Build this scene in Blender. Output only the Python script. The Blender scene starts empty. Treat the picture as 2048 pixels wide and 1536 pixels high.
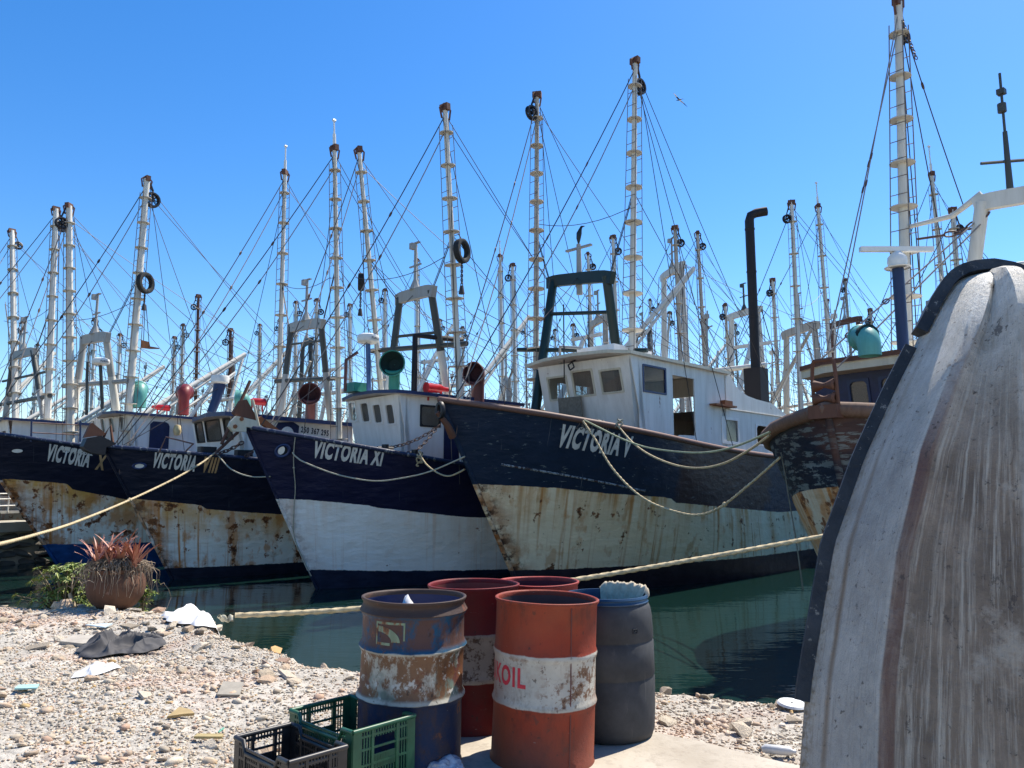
import bpy, bmesh, math, random
import numpy as np
from mathutils import Vector, Matrix, noise as mnoise
RND = random.Random(11)
NR = np.random.RandomState(5)
rad = math.radians
SC = bpy.context.scene
COL = SC.collection

# ------------------------------------------------------------------ camera, sky, sun, exposure
FPX, PITCH, CZ = 1540.0, math.atan(207/1540.0), 1.55
cam_d = bpy.data.cameras.new('camera'); cam = bpy.data.objects.new('camera', cam_d); COL.objects.link(cam)
cam_d.sensor_width = 36.0; cam_d.lens = 36.0*FPX/2048; cam_d.clip_start = 0.05; cam_d.clip_end = 6000
cam.location = (0, 0, CZ); cam.rotation_euler = (math.pi/2+PITCH, 0, 0)
SC.camera = cam
SUN_AZ, SUN_EL = rad(48), rad(57)          # azimuth to the right of straight ahead
w = bpy.data.worlds.new('World'); SC.world = w; w.use_nodes = True
nt = w.node_tree; nt.nodes.clear()
sky = nt.nodes.new('ShaderNodeTexSky'); sky.sky_type = 'NISHITA'; sky.sun_disc = False
sky.sun_elevation = SUN_EL; sky.sun_rotation = SUN_AZ
sky.altitude = 0; sky.air_density = 1.0; sky.dust_density = 0.25; sky.ozone_density = 2.6
bg = nt.nodes.new('ShaderNodeBackground'); bg.inputs[1].default_value = 0.105
wo = nt.nodes.new('ShaderNodeOutputWorld')
hs = nt.nodes.new('ShaderNodeHueSaturation'); hs.inputs['Hue'].default_value = 0.505; hs.inputs['Saturation'].default_value = 1.36; hs.inputs['Value'].default_value = 1.0
nt.links.new(sky.outputs[0], hs.inputs['Color']); nt.links.new(hs.outputs[0], bg.inputs[0]); nt.links.new(bg.outputs[0], wo.inputs[0])
sd = bpy.data.lights.new('sun', 'SUN'); sun = bpy.data.objects.new('sun', sd); COL.objects.link(sun)
sd.energy = 4.1; sd.angle = rad(0.53); sd.color = (1.0, 0.93, 0.81)
sv = Vector((math.sin(SUN_AZ)*math.cos(SUN_EL), math.cos(SUN_AZ)*math.cos(SUN_EL), math.sin(SUN_EL)))
sun.rotation_euler = sv.to_track_quat('Z', 'Y').to_euler(); sun.location = (20, 20, 40)
SC.view_settings.view_transform = 'Standard'; SC.view_settings.look = 'None'
SC.view_settings.exposure = 1.02; SC.view_settings.gamma = 1.0; SC.view_settings.use_curve_mapping = False
try:
    SC.cycles.max_bounces = 8; SC.cycles.transparent_max_bounces = 12; SC.cycles.caustics_reflective = False; SC.cycles.caustics_refractive = False
except Exception: pass

# ------------------------------------------------------------------ camera arithmetic used to measure the place off the photograph
_c, _s = math.cos(PITCH), math.sin(PITCH)
def ray(px, py):
    a, b = (px-1024)/FPX, (768-py)/FPX
    return np.array([a, _c-b*_s, _s+b*_c])
EYE = np.array([0, 0, CZ])
def at_z(px, py, z):
    r = ray(px, py); return EYE+r*((z-CZ)/r[2])
def at_y(px, py, y):
    r = ray(px, py); return EYE+r*(y/r[1])
def proj(p):
    p = np.asarray(p, float); x, y, z = p[..., 0], p[..., 1], p[..., 2]-CZ
    d = y*_c+z*_s; v = -y*_s+z*_c
    return np.stack([1024+FPX*x/d, 768-FPX*v/d], -1)

# ------------------------------------------------------------------ mesh builder
class MB:
    def __init__(s): s.v = []; s.f = []; s.m = []; s.cur = 0
    def add(s, vs, fs):
        o = len(s.v); s.v += [tuple(map(float, p)) for p in vs]
        for f in fs: s.f.append(tuple(i+o for i in f)); s.m.append(s.cur)
        return o
    def box(s, c, size, M=None, top=1.0):
        x, y, z = [k/2 for k in size]; c = Vector(c)
        vs = []
        for dz in (-1, 1):
            t = top if dz > 0 else 1.0
            for dx, dy in ((-1, -1), (1, -1), (1, 1), (-1, 1)):
                p = Vector((dx*x*t, dy*y*t, dz*z)); vs.append((M @ p if M else p)+c)
        s.add(vs, [(3, 2, 1, 0), (4, 5, 6, 7), (0, 1, 5, 4), (1, 2, 6, 5), (2, 3, 7, 6), (3, 0, 4, 7)])
    def tube(s, pts, r, seg=6, caps=True, sq=None, up=None):
        pts = [Vector(p) for p in pts]; n = len(pts)
        rs = r if isinstance(r, (list, tuple)) else [r]*n
        vs = []; prev = None
        for i, p in enumerate(pts):
            d = (pts[min(i+1, n-1)]-pts[max(i-1, 0)])
            if d.length < 1e-9: d = Vector((0, 0, 1))
            d.normalize()
            if prev is None:
                u = Vector(up) if up else (Vector((0, 0, 1)) if abs(d.z) < .95 else Vector((1, 0, 0)))
                a = d.cross(u)
                if a.length < 1e-6: a = d.orthogonal()
                a.normalize()
            else:
                a = prev-d*prev.dot(d)
                if a.length < 1e-6: a = d.orthogonal()
                a.normalize()
            prev = a; b = d.cross(a)
            for k in range(seg):
                if sq:      # rectangular bar: sq = aspect (width along a, depth along b)
                    sx, sy = [(-1, -1), (1, -1), (1, 1), (-1, 1)][k]
                    vs.append(p+a*sx*rs[i]*sq[0]+b*sy*rs[i]*sq[1])
                else:
                    t = 2*math.pi*k/seg; vs.append(p+a*math.cos(t)*rs[i]+b*math.sin(t)*rs[i])
        fs = []
        for i in range(n-1):
            for k in range(seg):
                k2 = (k+1) % seg; fs.append((i*seg+k, i*seg+k2, (i+1)*seg+k2, (i+1)*seg+k))
        if caps: fs.append(tuple(range(seg-1, -1, -1))); fs.append(tuple((n-1)*seg+k for k in range(seg)))
        s.add(vs, fs)
    def bar(s, p, q, wd, dp, up=None): s.tube([p, q], 1.0, 4, True, (wd/2, dp/2), up)
    def lathe(s, prof, c=(0, 0, 0), seg=24, M=None, close=False, fn=None):
        c = Vector(c); vs = []; n = len(prof)
        for (r, z) in prof:
            for k in range(seg):
                t = 2*math.pi*k/seg; p = Vector((r*math.cos(t), r*math.sin(t), z))
                if fn: p = fn(p, t)
                vs.append((M @ p if M else p)+c)
        fs = []
        for i in range(n-1):
            for k in range(seg):
                k2 = (k+1) % seg; fs.append((i*seg+k, i*seg+k2, (i+1)*seg+k2, (i+1)*seg+k))
        if close: fs.append(tuple(range(seg-1, -1, -1))); fs.append(tuple((n-1)*seg+k for k in range(seg)))
        s.add(vs, fs)
    def grid(s, fn, nu, nv, wrap=False):
        vs = [fn(i/(nu), j/(nv)) for j in range(nv+1) for i in range(nu+1)]
        fs = [(j*(nu+1)+i, j*(nu+1)+i+1, (j+1)*(nu+1)+i+1, (j+1)*(nu+1)+i) for j in range(nv) for i in range(nu)]
        s.add(vs, fs)
    def prism(s, poly, off):      # poly: list of 3-D points (planar), off: extrusion vector
        off = Vector(off); n = len(poly); a = [Vector(p)-off/2 for p in poly]; b = [Vector(p)+off/2 for p in poly]
        fs = [tuple(range(n-1, -1, -1)), tuple(range(n, 2*n))]+[(i, (i+1) % n, n+(i+1) % n, n+i) for i in range(n)]
        s.add(a+b, fs)
    def build(s, name, mats, parent=None, loc=None, smooth=35, normals=False, attrs=None, uv=None):
        me = bpy.data.meshes.new(name); me.from_pydata(s.v, [], s.f)
        mats = mats if isinstance(mats, (list, tuple)) else [mats]
        for m in mats: me.materials.append(m)
        if len(mats) > 1: me.polygons.foreach_set('material_index', s.m)
        if normals:
            bm = bmesh.new(); bm.from_mesh(me); bmesh.ops.recalc_face_normals(bm, faces=bm.faces); bm.to_mesh(me); bm.free()
        if smooth:
            me.polygons.foreach_set('use_smooth', [True]*len(me.polygons))
            me.set_sharp_from_angle(angle=rad(smooth))
        for k, vals in (attrs or {}).items():
            a = me.attributes.new(k, 'FLOAT', 'POINT'); a.data.foreach_set('value', np.asarray(vals, np.float32))
        if uv is not None:
            l = me.uv_layers.new(name='UVMap'); li = np.empty(len(me.loops), np.int32); me.loops.foreach_get('vertex_index', li)
            l.data.foreach_set('uv', np.asarray(uv, np.float32)[li].ravel())
        me.update()
        o = bpy.data.objects.new(name, me); COL.objects.link(o)
        if parent is not None: o.parent = parent
        if loc is not None: o.location = loc
        return o
def tag(o, label=None, cat=None, group=None, kind=None):
    if label: o['label'] = label
    if cat: o['category'] = cat
    if group: o['group'] = group
    if kind: o['kind'] = kind
    return o
def empty(name, loc=(0, 0, 0), rz=0.0):
    o = bpy.data.objects.new(name, None); COL.objects.link(o); o.location = loc; o.rotation_euler = (0, 0, rz)
    o.empty_display_size = .2; return o
def link_copy(o, parent=None, M=None):
    c = o.copy(); COL.objects.link(c)
    if parent is not None: c.parent = parent
    if M is not None: c.matrix_local = M
    return c
def copy_tree(o, parent=None):
    c = o.copy(); COL.objects.link(c)
    if parent is not None: c.parent = parent
    for ch in list(o.children): copy_tree(ch, c)
    return c

# ------------------------------------------------------------------ materials
class NT:
    def __init__(s, name, rough=.6, metal=0.0, spec=.4):
        s.mat = bpy.data.materials.new(name); s.mat.use_nodes = True; s.t = s.mat.node_tree; s.n = s.t.nodes
        s.b = s.n['Principled BSDF']; s.b.inputs['Roughness'].default_value = rough; s.b.inputs['Metallic'].default_value = metal
        s.b.inputs['Specular IOR Level'].default_value = spec
        s._tc = None
    def L(s, a, b): s.t.links.new(a, b)
    def tc(s, k='Object'):
        if s._tc is None: s._tc = s.n.new('ShaderNodeTexCoord')
        return s._tc.outputs[k]
    def map(s, vec, scale=(1, 1, 1), loc=(0, 0, 0), rot=(0, 0, 0)):
        m = s.n.new('ShaderNodeMapping'); s.L(vec, m.inputs[0]); m.inputs['Scale'].default_value = scale; m.inputs['Location'].default_value = loc; m.inputs['Rotation'].default_value = rot
        return m.outputs[0]
    def noise(s, vec, scale=5, detail=4, rough=.55, dist=0, col=False):
        n = s.n.new('ShaderNodeTexNoise'); s.L(vec, n.inputs['Vector']); n.inputs['Scale'].default_value = scale; n.inputs['Detail'].default_value = detail
        n.inputs['Roughness'].default_value = rough; n.inputs['Distortion'].default_value = dist
        return n.outputs[1 if col else 0]
    def voro(s, vec, scale=5, out=0, feat='F1'):
        n = s.n.new('ShaderNodeTexVoronoi'); n.feature = feat; s.L(vec, n.inputs['Vector']); n.inputs['Scale'].default_value = scale; return n.outputs[out]
    def ramp(s, f, stops, interp='LINEAR'):
        r = s.n.new('ShaderNodeValToRGB'); s.L(f, r.inputs[0]); e = r.color_ramp; e.interpolation = interp
        while len(e.elements) > 1: e.elements.remove(e.elements[-1])
        for i, (p, c) in enumerate(stops):
            el = e.elements[0] if i == 0 else e.elements.new(p)
            el.position = p; el.color = (c, c, c, 1) if isinstance(c, (int, float)) else (*c, 1)
        return r.outputs[0]
    def mth(s, op, a, b=None, clamp=False):
        m = s.n.new('ShaderNodeMath'); m.operation = op; m.use_clamp = clamp
        for i, x in enumerate((a, b)):
            if x is None: continue
            if isinstance(x, (int, float)): m.inputs[i].default_value = x
            else: s.L(x, m.inputs[i])
        return m.outputs[0]
    def step(s, x, lo, hi):
        m = s.n.new('ShaderNodeMapRange'); s.L(x, m.inputs[0]); m.inputs[1].default_value = lo; m.inputs[2].default_value = hi; m.clamp = True
        return m.outputs[0]
    def mix(s, f, a, b, blend='MIX'):
        m = s.n.new('ShaderNodeMix'); m.data_type = 'RGBA'; m.blend_type = blend
        for i, x in ((0, f), (6, a), (7, b)):
            if isinstance(x, (int, float)) and i == 0: m.inputs[0].default_value = x
            elif isinstance(x, (tuple, list)): m.inputs[i].default_value = (*x, 1)
            else: s.L(x, m.inputs[i])
        return m.outputs[2]
    def attr(s, name, out='Fac'):
        a = s.n.new('ShaderNodeAttribute'); a.attribute_name = name; return a.outputs[out]
    def island(s): return s.n.new('ShaderNodeNewGeometry').outputs['Random Per Island']
    def objrand(s): return s.n.new('ShaderNodeObjectInfo').outputs['Random']
    def sep(s, v):
        x = s.n.new('ShaderNodeSeparateXYZ'); s.L(v, x.inputs[0]); return x.outputs
    def color(s, c):
        if isinstance(c, (tuple, list)): s.b.inputs['Base Color'].default_value = (*c, 1)
        else: s.L(c, s.b.inputs['Base Color'])
        return s
    def rough(s, r): s.L(r, s.b.inputs['Roughness']); return s
    def bump(s, h, dist=.01, strength=1.0):
        b = s.n.new('ShaderNodeBump'); b.inputs['Distance'].default_value = dist; b.inputs['Strength'].default_value = strength
        s.L(h, b.inputs['Height']); s.L(b.outputs[0], s.b.inputs['Normal']); return s
RUST = (.20, .068, .022); RUSTD = (.065, .026, .014); ORANGE = (.38, .17, .05)
def painted(name, col, rust=.25, rough=.55, scale=3.0, dirt=.35, seed=0.0, rustcol=RUST, streak=True, bump=.004):
    """worn paint: blotches, vertical dirt runs and rust coming through"""
    m = NT(name, rough); v = m.map(m.tc('Object'), loc=(seed, seed*1.7, 0))
    n1 = m.noise(v, scale, 6, .6)
    vs = m.map(v, (4, 4, .5)) if streak else v
    n2 = m.noise(vs, scale*.8, 5, .6)
    dark = tuple(k*.62*(.98, .92, .82)[i] for i, k in enumerate(col))
    c = m.mix(m.ramp(n2, [(.35, dirt), (.6, 0)]), col, dark)
    c = m.mix(m.ramp(n1, [(.42, 0), (.75, .35)]), c, tuple(k*.8 for k in col))
    n3 = m.noise(m.map(v, (1.6, 1.6, .7)), scale*1.3, 8, .68)
    lo = .74-.22*rust
    c = m.mix(m.ramp(n3, [(lo, 0), (lo+.035, .9)]), c, rustcol)
    c = m.mix(m.ramp(n3, [(lo+.05, 0), (lo+.09, .8)]), c, RUSTD)
    m.color(c); m.bump(n1, bump); return m.mat
def plain(name, col, rough=.6, metal=0, var=.3, scale=8, bump=.002, spec=.4):
    m = NT(name, rough, metal, spec); n = m.noise(m.tc('Object'), scale, 5, .6)
    m.color(m.mix(m.ramp(n, [(.3, 0), (.7, 1)]), tuple(k*(1-var) for k in col), tuple(min(1, k*(1+var*.6)) for k in col)))
    if bump: m.bump(n, bump)
    return m.mat
M = {}
M['mast'] = painted('mast_paint', (.66, .63, .55), .20, .5, 2.2, .4)
M['mastrust'] = painted('mast_rusty_paint', (.50, .45, .37), .62, .6, 2.5, .6)
M['cabin'] = painted('cabin_paint', (.80, .77, .71), .16, .55, 1.6, .28)
M['cabinrust'] = painted('cabin_rusty_paint', (.76, .73, .66), .36, .6, 1.5, .40)
M['navytrim'] = painted('navy_trim', (.012, .028, .10), .1, .45, 3)
M['navydoor'] = plain('navy_door', (.008, .014, .06), .45)
M['gantrygrey'] = painted('gantry_grey', (.33, .33, .31), .2, .55, 2)
M['gantrydark'] = painted('gantry_soot', (.055, .06, .055), .2, .55, 2)
M['gantrygreen'] = painted('gantry_green', (.006, .022, .021), .1, .4, 2)
M['rust'] = painted('rusty_steel', (.13, .055, .032), .5, .75, 4)
M['rustrail'] = painted('rusty_rail', (.16, .085, .065), .35, .6, 4)
M['rustor'] = painted('orange_rust', (.24, .09, .035), .4, .75, 4)
M['black'] = plain('black_steel', (.014, .013, .015), .5)
M['stack'] = painted('exhaust_steel', (.016, .012, .012), .1, .65, 2)
M['cable'] = plain('steel_cable', (.045, .036, .034), .55)
M['cablelight'] = plain('galvanised_cable', (.24, .20, .17), .5)
M['chain'] = plain('rusty_chain', (.10, .055, .04), .6)
M['wood'] = plain('weathered_board', (.19, .165, .125), .8, scale=14)
M['rubber'] = plain('tyre_rubber', (.017, .018, .018), .75, var=.5, scale=30)
M['teal'] = painted('teal_paint', (.10, .33, .29), .1, .45, 3)
M['green'] = painted('green_paint', (.03, .22, .16), .1, .5, 3)
M['redcowl'] = painted('dark_red_paint', (.20, .022, .022), .15, .45, 3)
M['maroon'] = painted('maroon_paint', (.14, .045, .04), .2, .5, 3)
M['red'] = plain('red_enamel', (.42, .012, .018), .3)
M['void'] = plain('dark_interior', (.006, .008, .010), .9, bump=0)
M['voidred'] = plain('dark_red_interior', (.035, .008, .010), .8, bump=0)
M['voidgreen'] = plain('dark_green_interior', (.004, .022, .02), .8, bump=0)
M['radar'] = plain('radar_plastic', (.74, .73, .68), .35, var=.08)
M['bluepost'] = plain('blue_post', (.06, .12, .27), .45)
M['navypost'] = painted('navy_post', (.014, .03, .09), .12, .45, 3)
M['cream'] = painted('cream_paint', (.58, .53, .40), .2, .55, 3)
M['lettering'] = plain('lettering_paint', (.62, .60, .55), .6, var=.25, scale=4)
M['letteringrust'] = plain('stained_lettering_paint', (.46, .28, .13), .6, var=.4, scale=4)
M['letteringdark'] = plain('dark_lettering_paint', (.012, .014, .03), .6)
M['buoy'] = plain('buoy_foam', (.68, .52, .26), .6)
def glass(name, tint, alpha):
    m = NT(name, .06, 0, .6); m.color(tint)
    tr = m.n.new('ShaderNodeBsdfTransparent'); mx = m.n.new('ShaderNodeMixShader'); mx.inputs[0].default_value = alpha
    tr.inputs[0].default_value = (.75, .8, .8, 1)
    out = [x for x in m.n if x.type == 'OUTPUT_MATERIAL'][0]
    m.L(tr.outputs[0], mx.inputs[1]); m.L(m.b.outputs[0], mx.inputs[2]); m.L(mx.outputs[0], out.inputs[0]); return m.mat
M['glass'] = glass('window_glass', (.03, .035, .035), .55)
M['glassclear'] = glass('clear_window_glass', (.05, .06, .06), .22)
M['glassdusty'] = glass('dusty_window_glass', (.13, .12, .10), .72)
def rope_mat(name, col):
    m = NT(name, .85); uv = m.tc('UV'); wv = m.n.new('ShaderNodeTexWave'); wv.wave_type = 'BANDS'; wv.bands_direction = 'DIAGONAL'
    m.L(uv, wv.inputs[0]); wv.inputs['Scale'].default_value = .95; wv.inputs['Distortion'].default_value = .4
    n = m.noise(m.tc('Object'), 12, 3)
    c = m.mix(m.ramp(wv.outputs['Fac'], [(.1, 0), (.5, 1)]), tuple(k*.45 for k in col), col)
    c = m.mix(m.ramp(n, [(.4, 0), (.7, .5)]), c, tuple(k*.6 for k in col)); m.color(c); m.bump(wv.outputs['Fac'], .008, .8); return m.mat
M['rope'] = rope_mat('manila_rope', (.50, .41, .25)); M['ropegrey'] = rope_mat('grey_rope', (.42, .40, .32)); M['ropegreen'] = rope_mat('greenish_rope', (.36, .37, .24))
# ------------------------------------------------------------------ trawlers
def hull_mat(name, navy, white, boot, rust=.5, seed=0., flake=.3, dent=.5, patch=None, stemrust=.5, orange=0.0, boot_rough=.5):
    m = NT(name, .5); uv = m.map(m.tc('UV'), loc=(seed, 0, 0))
    b1, b2, st, u = m.attr('paint_line'), m.attr('boot_line'), m.attr('stem_dist'), m.attr('along')
    wob = m.noise(uv, 3.2, 3); j = m.mth('MULTIPLY', m.mth('SUBTRACT', wob, .5), .045)
    fine = m.noise(uv, 22, 3); j = m.mth('ADD', j, m.mth('MULTIPLY', m.mth('SUBTRACT', fine, .5), .02))
    isn = m.step(m.mth('ADD', b1, j), -.006, .006); isb = m.step(m.mth('ADD', b2, m.mth('MULTIPLY', j, 1.6)), .006, -.006)
    # white: grime, orange run-off from the line, rust scabs with runs
    nb = m.noise(uv, .9, 5, .6); c = m.mix(m.ramp(nb, [(.35, 0), (.7, .35)]), white, tuple(k*.72*(1, .96, .88)[i] for i, k in enumerate(white)))
    run = m.noise(m.map(uv, (4.2, .22, 1)), 1.0, 6, .62)
    broad = m.noise(m.map(uv, (.7, .25, 1)), 1.0, 3, .5)
    fade = m.step(b1, -1.15, -.05)
    k = m.mth('MULTIPLY', m.ramp(run, [(.44-.10*rust, 0), (.62, 1)]), m.mth('MULTIPLY', fade, m.ramp(broad, [(.42-.14*rust, 0), (.58, 1)])))
    c = m.mix(m.mth('MULTIPLY', k, min(1, rust*1.9)), c, (.62, .31, .09))
    k2 = m.mth('MULTIPLY', m.ramp(m.noise(m.map(uv, (9, .16, 1)), 1.0, 4, .6), [(.56-.06*rust, 0), (.64, 1)]), m.ramp(broad, [(.44, 0), (.56, 1)]))
    c = m.mix(m.mth('MULTIPLY', k2, min(1, rust*1.6)), c, (.52, .20, .045))
    if orange:
        ko = m.mth('MULTIPLY', m.step(b1, -.95, -.1), m.ramp(m.noise(m.map(uv, (1, .6, 1)), 1.6, 5, .65), [(.36, 0), (.54, 1)])); c = m.mix(m.mth('MULTIPLY', ko, orange), c, (.66, .35, .085))
    scab = m.noise(m.map(uv, (1.25, 1.0, 1)), 2.1, 7, .66); th = .675-.12*rust
    below = m.noise(m.map(uv, (1.25, .62, 1), (0, .09, 0)), 2.1, 5, .6)
    c = m.mix(m.mth('MULTIPLY', m.ramp(below, [(th-.06, 0), (th+.02, .7)]), min(1, rust*1.3)), c, (.55, .22, .055))
    c = m.mix(m.ramp(scab, [(th, 0), (th+.025, .95)]), c, RUST); c = m.mix(m.ramp(scab, [(th+.05, 0), (th+.08, .9)]), c, RUSTD)
    scr = m.noise(m.map(uv, (1.6, 11, 1), (3.3, 0, 0)), 1.6, 5, .65); c = m.mix(m.ramp(scr, [(.705, 0), (.73, .85)]), c, (.05, .04, .04))
    ks = m.mth('MULTIPLY', m.step(st, .75, .06), m.ramp(m.noise(uv, 2.6, 6, .65), [(.36, 0), (.58, 1)])); c = m.mix(m.mth('MULTIPLY', ks, stemrust), c, (.36, .12, .03))
    c = m.mix(m.mth('MULTIPLY', m.mth('MULTIPLY', m.step(st, .45, .1), m.ramp(m.noise(uv, 4.5, 6, .65), [(.50, 0), (.58, 1)])), stemrust), c, RUSTD)
    # navy: sun-bleached, scratched, flaking
    nn = m.noise(uv, 1.3, 6, .6); navy = tuple(k*.6 for k in navy); cn = m.mix(m.ramp(nn, [(.35, 0), (.72, .5)]), navy, tuple(k*1.7+.003 for k in navy))
    if patch:
        (u0, u1, pc) = patch; pm = m.mth('MULTIPLY', m.step(m.mth('ADD', u, m.mth('MULTIPLY', m.mth('SUBTRACT', nn, .5), 1.2)), u0-.15, u0+.15), m.step(m.mth('ADD', u, m.mth('MULTIPLY', m.mth('SUBTRACT', nb, .5), 3)), u1+.2, u1-.2))
        cn = m.mix(m.mth('MULTIPLY', pm, .92), cn, pc)
    fl = m.noise(m.map(uv, (1.2, 3.0, 1)), 2.6, 8, .7); ft = .735-.10*flake
    cn = m.mix(m.mth('MULTIPLY', m.ramp(fl, [(ft, 0), (ft+.02, .8)]), m.ramp(broad, [(.4, .25), (.6, 1)])), cn, (.20, .23, .22))
    vs = m.noise(m.map(uv, (14, .5, 1)), 1.2, 4, .6); cn = m.mix(m.ramp(vs, [(.66, 0), (.71, .45*flake+.06)]), cn, (.22, .23, .23))
    cr = m.noise(m.map(uv, (2.2, 1.1, 1), (8, 3, 0)), 2.2, 6, .65); cn = m.mix(m.ramp(cr, [(.68, 0), (.72, .6*rust)]), cn, (.075, .035, .03))
    cb = m.mix(m.ramp(m.noise(uv, 2.4, 5, .6), [(.4, 0), (.7, 1)]), boot, tuple(k*1.6+.004 for k in boot))
    c = m.mix(isn, c, cn); c = m.mix(isb, c, cb); m.color(c)
    m.rough(m.mix(isn, (.6,)*3, (.5,)*3)); m.b.inputs['Specular IOR Level'].default_value = .28
    h = m.mth('ADD', m.mth('MULTIPLY', m.mth('ADD', m.noise(uv, 1.1, 2), m.mth('MULTIPLY', m.noise(m.map(uv, (1, 2, 1)), 2.6, 3), .5)), dent*1.6), m.mth('MULTIPLY', scab, .12)); m.bump(h, .10, .8)
    return m.mat

class Trawler:
    def __init__(s, x0, y0, al, z0, zb, r, ld, lw, sh, B=5.1, L=20.0, label=None, group='trawlers moored side by side', ex=(1.7, .9), cat='trawler'):
        s.p0 = np.array([x0, y0, z0]); s.al = al; s.a = np.array([math.cos(al), math.sin(al), 0]); s.l = np.array([math.sin(al), -math.cos(al), 0])
        s.zb, s.r, s.ld, s.lw, s.sh, s.B, s.Ln, s.ex = zb, r, ld, lw, sh, B, L, ex
        s.hc = 6.5; s.root = empty('trawler', (x0, y0, z0), al); tag(s.root, label, cat, group)
    # local metres: u aft of the stem head, b to port (towards the quay), z up from the water
    def P(s, u, b, z): return Vector((u, -b, z))
    def W(s, u, b, z): return Vector(s.p0+u*s.a+b*s.l+np.array([0, 0, z]))
    def onb(s, px, py, b):
        r = ray(px, py); o = EYE-s.p0; k = (b-o@s.l)/(r@s.l); p = o+k*r; return float(p@s.a), float(b), float(p[2])
    def onu(s, px, py, u):
        r = ray(px, py); o = EYE-s.p0; k = (u-o@s.a)/(r@s.a); p = o+k*r; return float(u), float(p@s.l), float(p[2])
    def Pb(s, px, py, b): return s.P(*s.onb(px, py, b))
    def sheer(s, u): return s.zb-s.sh*(1-(1-np.clip(np.asarray(u, float)/14, 0, 1))**2)
    def half(s, u, t):
        u = np.asarray(u, float); t = np.asarray(t, float); tc = np.clip(t, -.4, 1)
        u0 = s.r*(1-tc); le = s.lw+(s.ld-s.lw)*tc; ex = s.ex[0]+s.ex[1]*np.clip(tc, 0, 1); w = np.clip((u-u0)/le, 0, 1)
        b = s.B/2*(.93+.07*tc)*(1-(1-w)**ex); b = b*(1-.16*np.clip((u-14)/6, 0, 1)**2)
        return b*np.where(t < 0, 1+.5*t, 1)
    def hp(s, u, z, side=1, off=0.0):          # point on the outer skin
        t = z/s.sheer(u); b = s.half(u, t)
        if off:
            e = .05; bu = (s.half(u+e, z/s.sheer(u+e))-s.half(u-e, z/s.sheer(u-e)))/(2*e); bz = (s.half(u, (z+e)/s.sheer(u))-s.half(u, (z-e)/s.sheer(u)))/(2*e)
            n = np.array([-bu, 1, -bz]); n = n/np.linalg.norm(n); return s.P(u+n[0]*off, side*(b+n[1]*off), z+n[2]*off)
        return s.P(u, side*b, z)
    def pix(s, px, py):                          # (u, z) where that line of sight meets the port skin
        if not hasattr(s, '_g'):
            U, T = np.meshgrid(np.linspace(0, 14, 281), np.linspace(-.1, 1.0, 111)); Uu = U+s.r*(1-T); b = s.half(Uu, T); z = T*s.sheer(Uu)
            p = s.p0+Uu[..., None]*s.a+b[..., None]*s.l; p[..., 2] += z; s._g = (proj(p), Uu, z)
        q, U, z = s._g; i = np.argmin(((q-np.array([px, py]))**2).sum(-1)); return float(U.flat[i]), float(z.flat[i])
    def hull(s, mat, line, boot, railmat, rail_r=.06, deckmat=None, rail_drop=0.0, stem_r=.05, stemmat=None):
        """line / boot: list of (u, z) along which one paint meets the next"""
        nu, nt = 64, 22; ts = np.concatenate([np.linspace(-.30, 0, 5)[:-1], np.linspace(0, 1, nt-3)])
        ss = (np.linspace(0, 1, nu+1))**1.6; vs = []; bl1 = []; bl2 = []; sd = []; al_ = []; uvs = []
        l1 = np.array(sorted(line)); l2 = np.array(sorted(boot)); mb = MB()
        for side in (1, -1):
            o = len(vs)
            for t in ts:
                u0 = s.r*(1-t); us = u0+ss*(s.Ln-u0); sz = s.sheer(us); zz = t*sz if t > 0 else np.full_like(us, t*s.zb); b = s.half(us, t)
                for u, bb, z in zip(us, b, zz):
                    vs.append(tuple(s.P(u, side*bb, z))); bl1.append(z-np.interp(u, l1[:, 0], l1[:, 1])); bl2.append(z-np.interp(u, l2[:, 0], l2[:, 1])); sd.append(u-u0); al_.append(u); uvs.append((u+.20*z, z))
            for j in range(len(ts)-1):
                for i in range(nu):
                    q = (o+j*(nu+1)+i, o+j*(nu+1)+i+1, o+(j+1)*(nu+1)+i+1, o+(j+1)*(nu+1)+i); mb.f.append(q if side > 0 else q[::-1]); mb.m.append(0)
        mb.v = vs
        n1 = (nu+1)*len(ts)
        for j in range(len(ts)-1): mb.f.append((j*(nu+1)+nu, n1+j*(nu+1)+nu, n1+(j+1)*(nu+1)+nu, (j+1)*(nu+1)+nu)); mb.m.append(0)
        s.hullo = mb.build('hull', mat, s.root, smooth=40, attrs=dict(paint_line=bl1, boot_line=bl2, stem_dist=sd, along=al_), uv=uvs)
        # deck and inner bulwark
        d = MB(); us = .45+np.linspace(0, 1, 60)**1.7*(s.Ln-.47)
        for i in range(59):
            row = []
            for u in us[i:i+2]:
                zt = float(s.sheer(u)); b = max(.02, float(s.half(u, 1))-.10); dz = .85; bd = max(.01, float(s.half(u, (zt-dz)/zt))-.16)
                row.append([s.P(u, b, zt), s.P(u, bd, zt-dz), s.P(u, -bd, zt-dz), s.P(u, -b, zt)])
            d.add(row[0]+row[1], [(0, 4, 5, 1), (1, 5, 6, 2), (2, 6, 7, 3)])
        d.build('deck', deckmat or M['deck'], s.root, smooth=0)
        rl = [s.P(u, float(s.half(u, 1)), float(s.sheer(u))-rail_drop) for u in np.concatenate([np.linspace(s.Ln, 3, 24), [2.2, 1.5, .9, .5, .2, .05]])]
        pts = rl+[s.P(-.03, 0, s.zb-rail_drop)]+[Vector((p.x, -p.y, p.z)) for p in reversed(rl)]
        r = MB(); r.tube(pts, rail_r, 8); r.build('rail', railmat, s.root, smooth=60)
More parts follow.
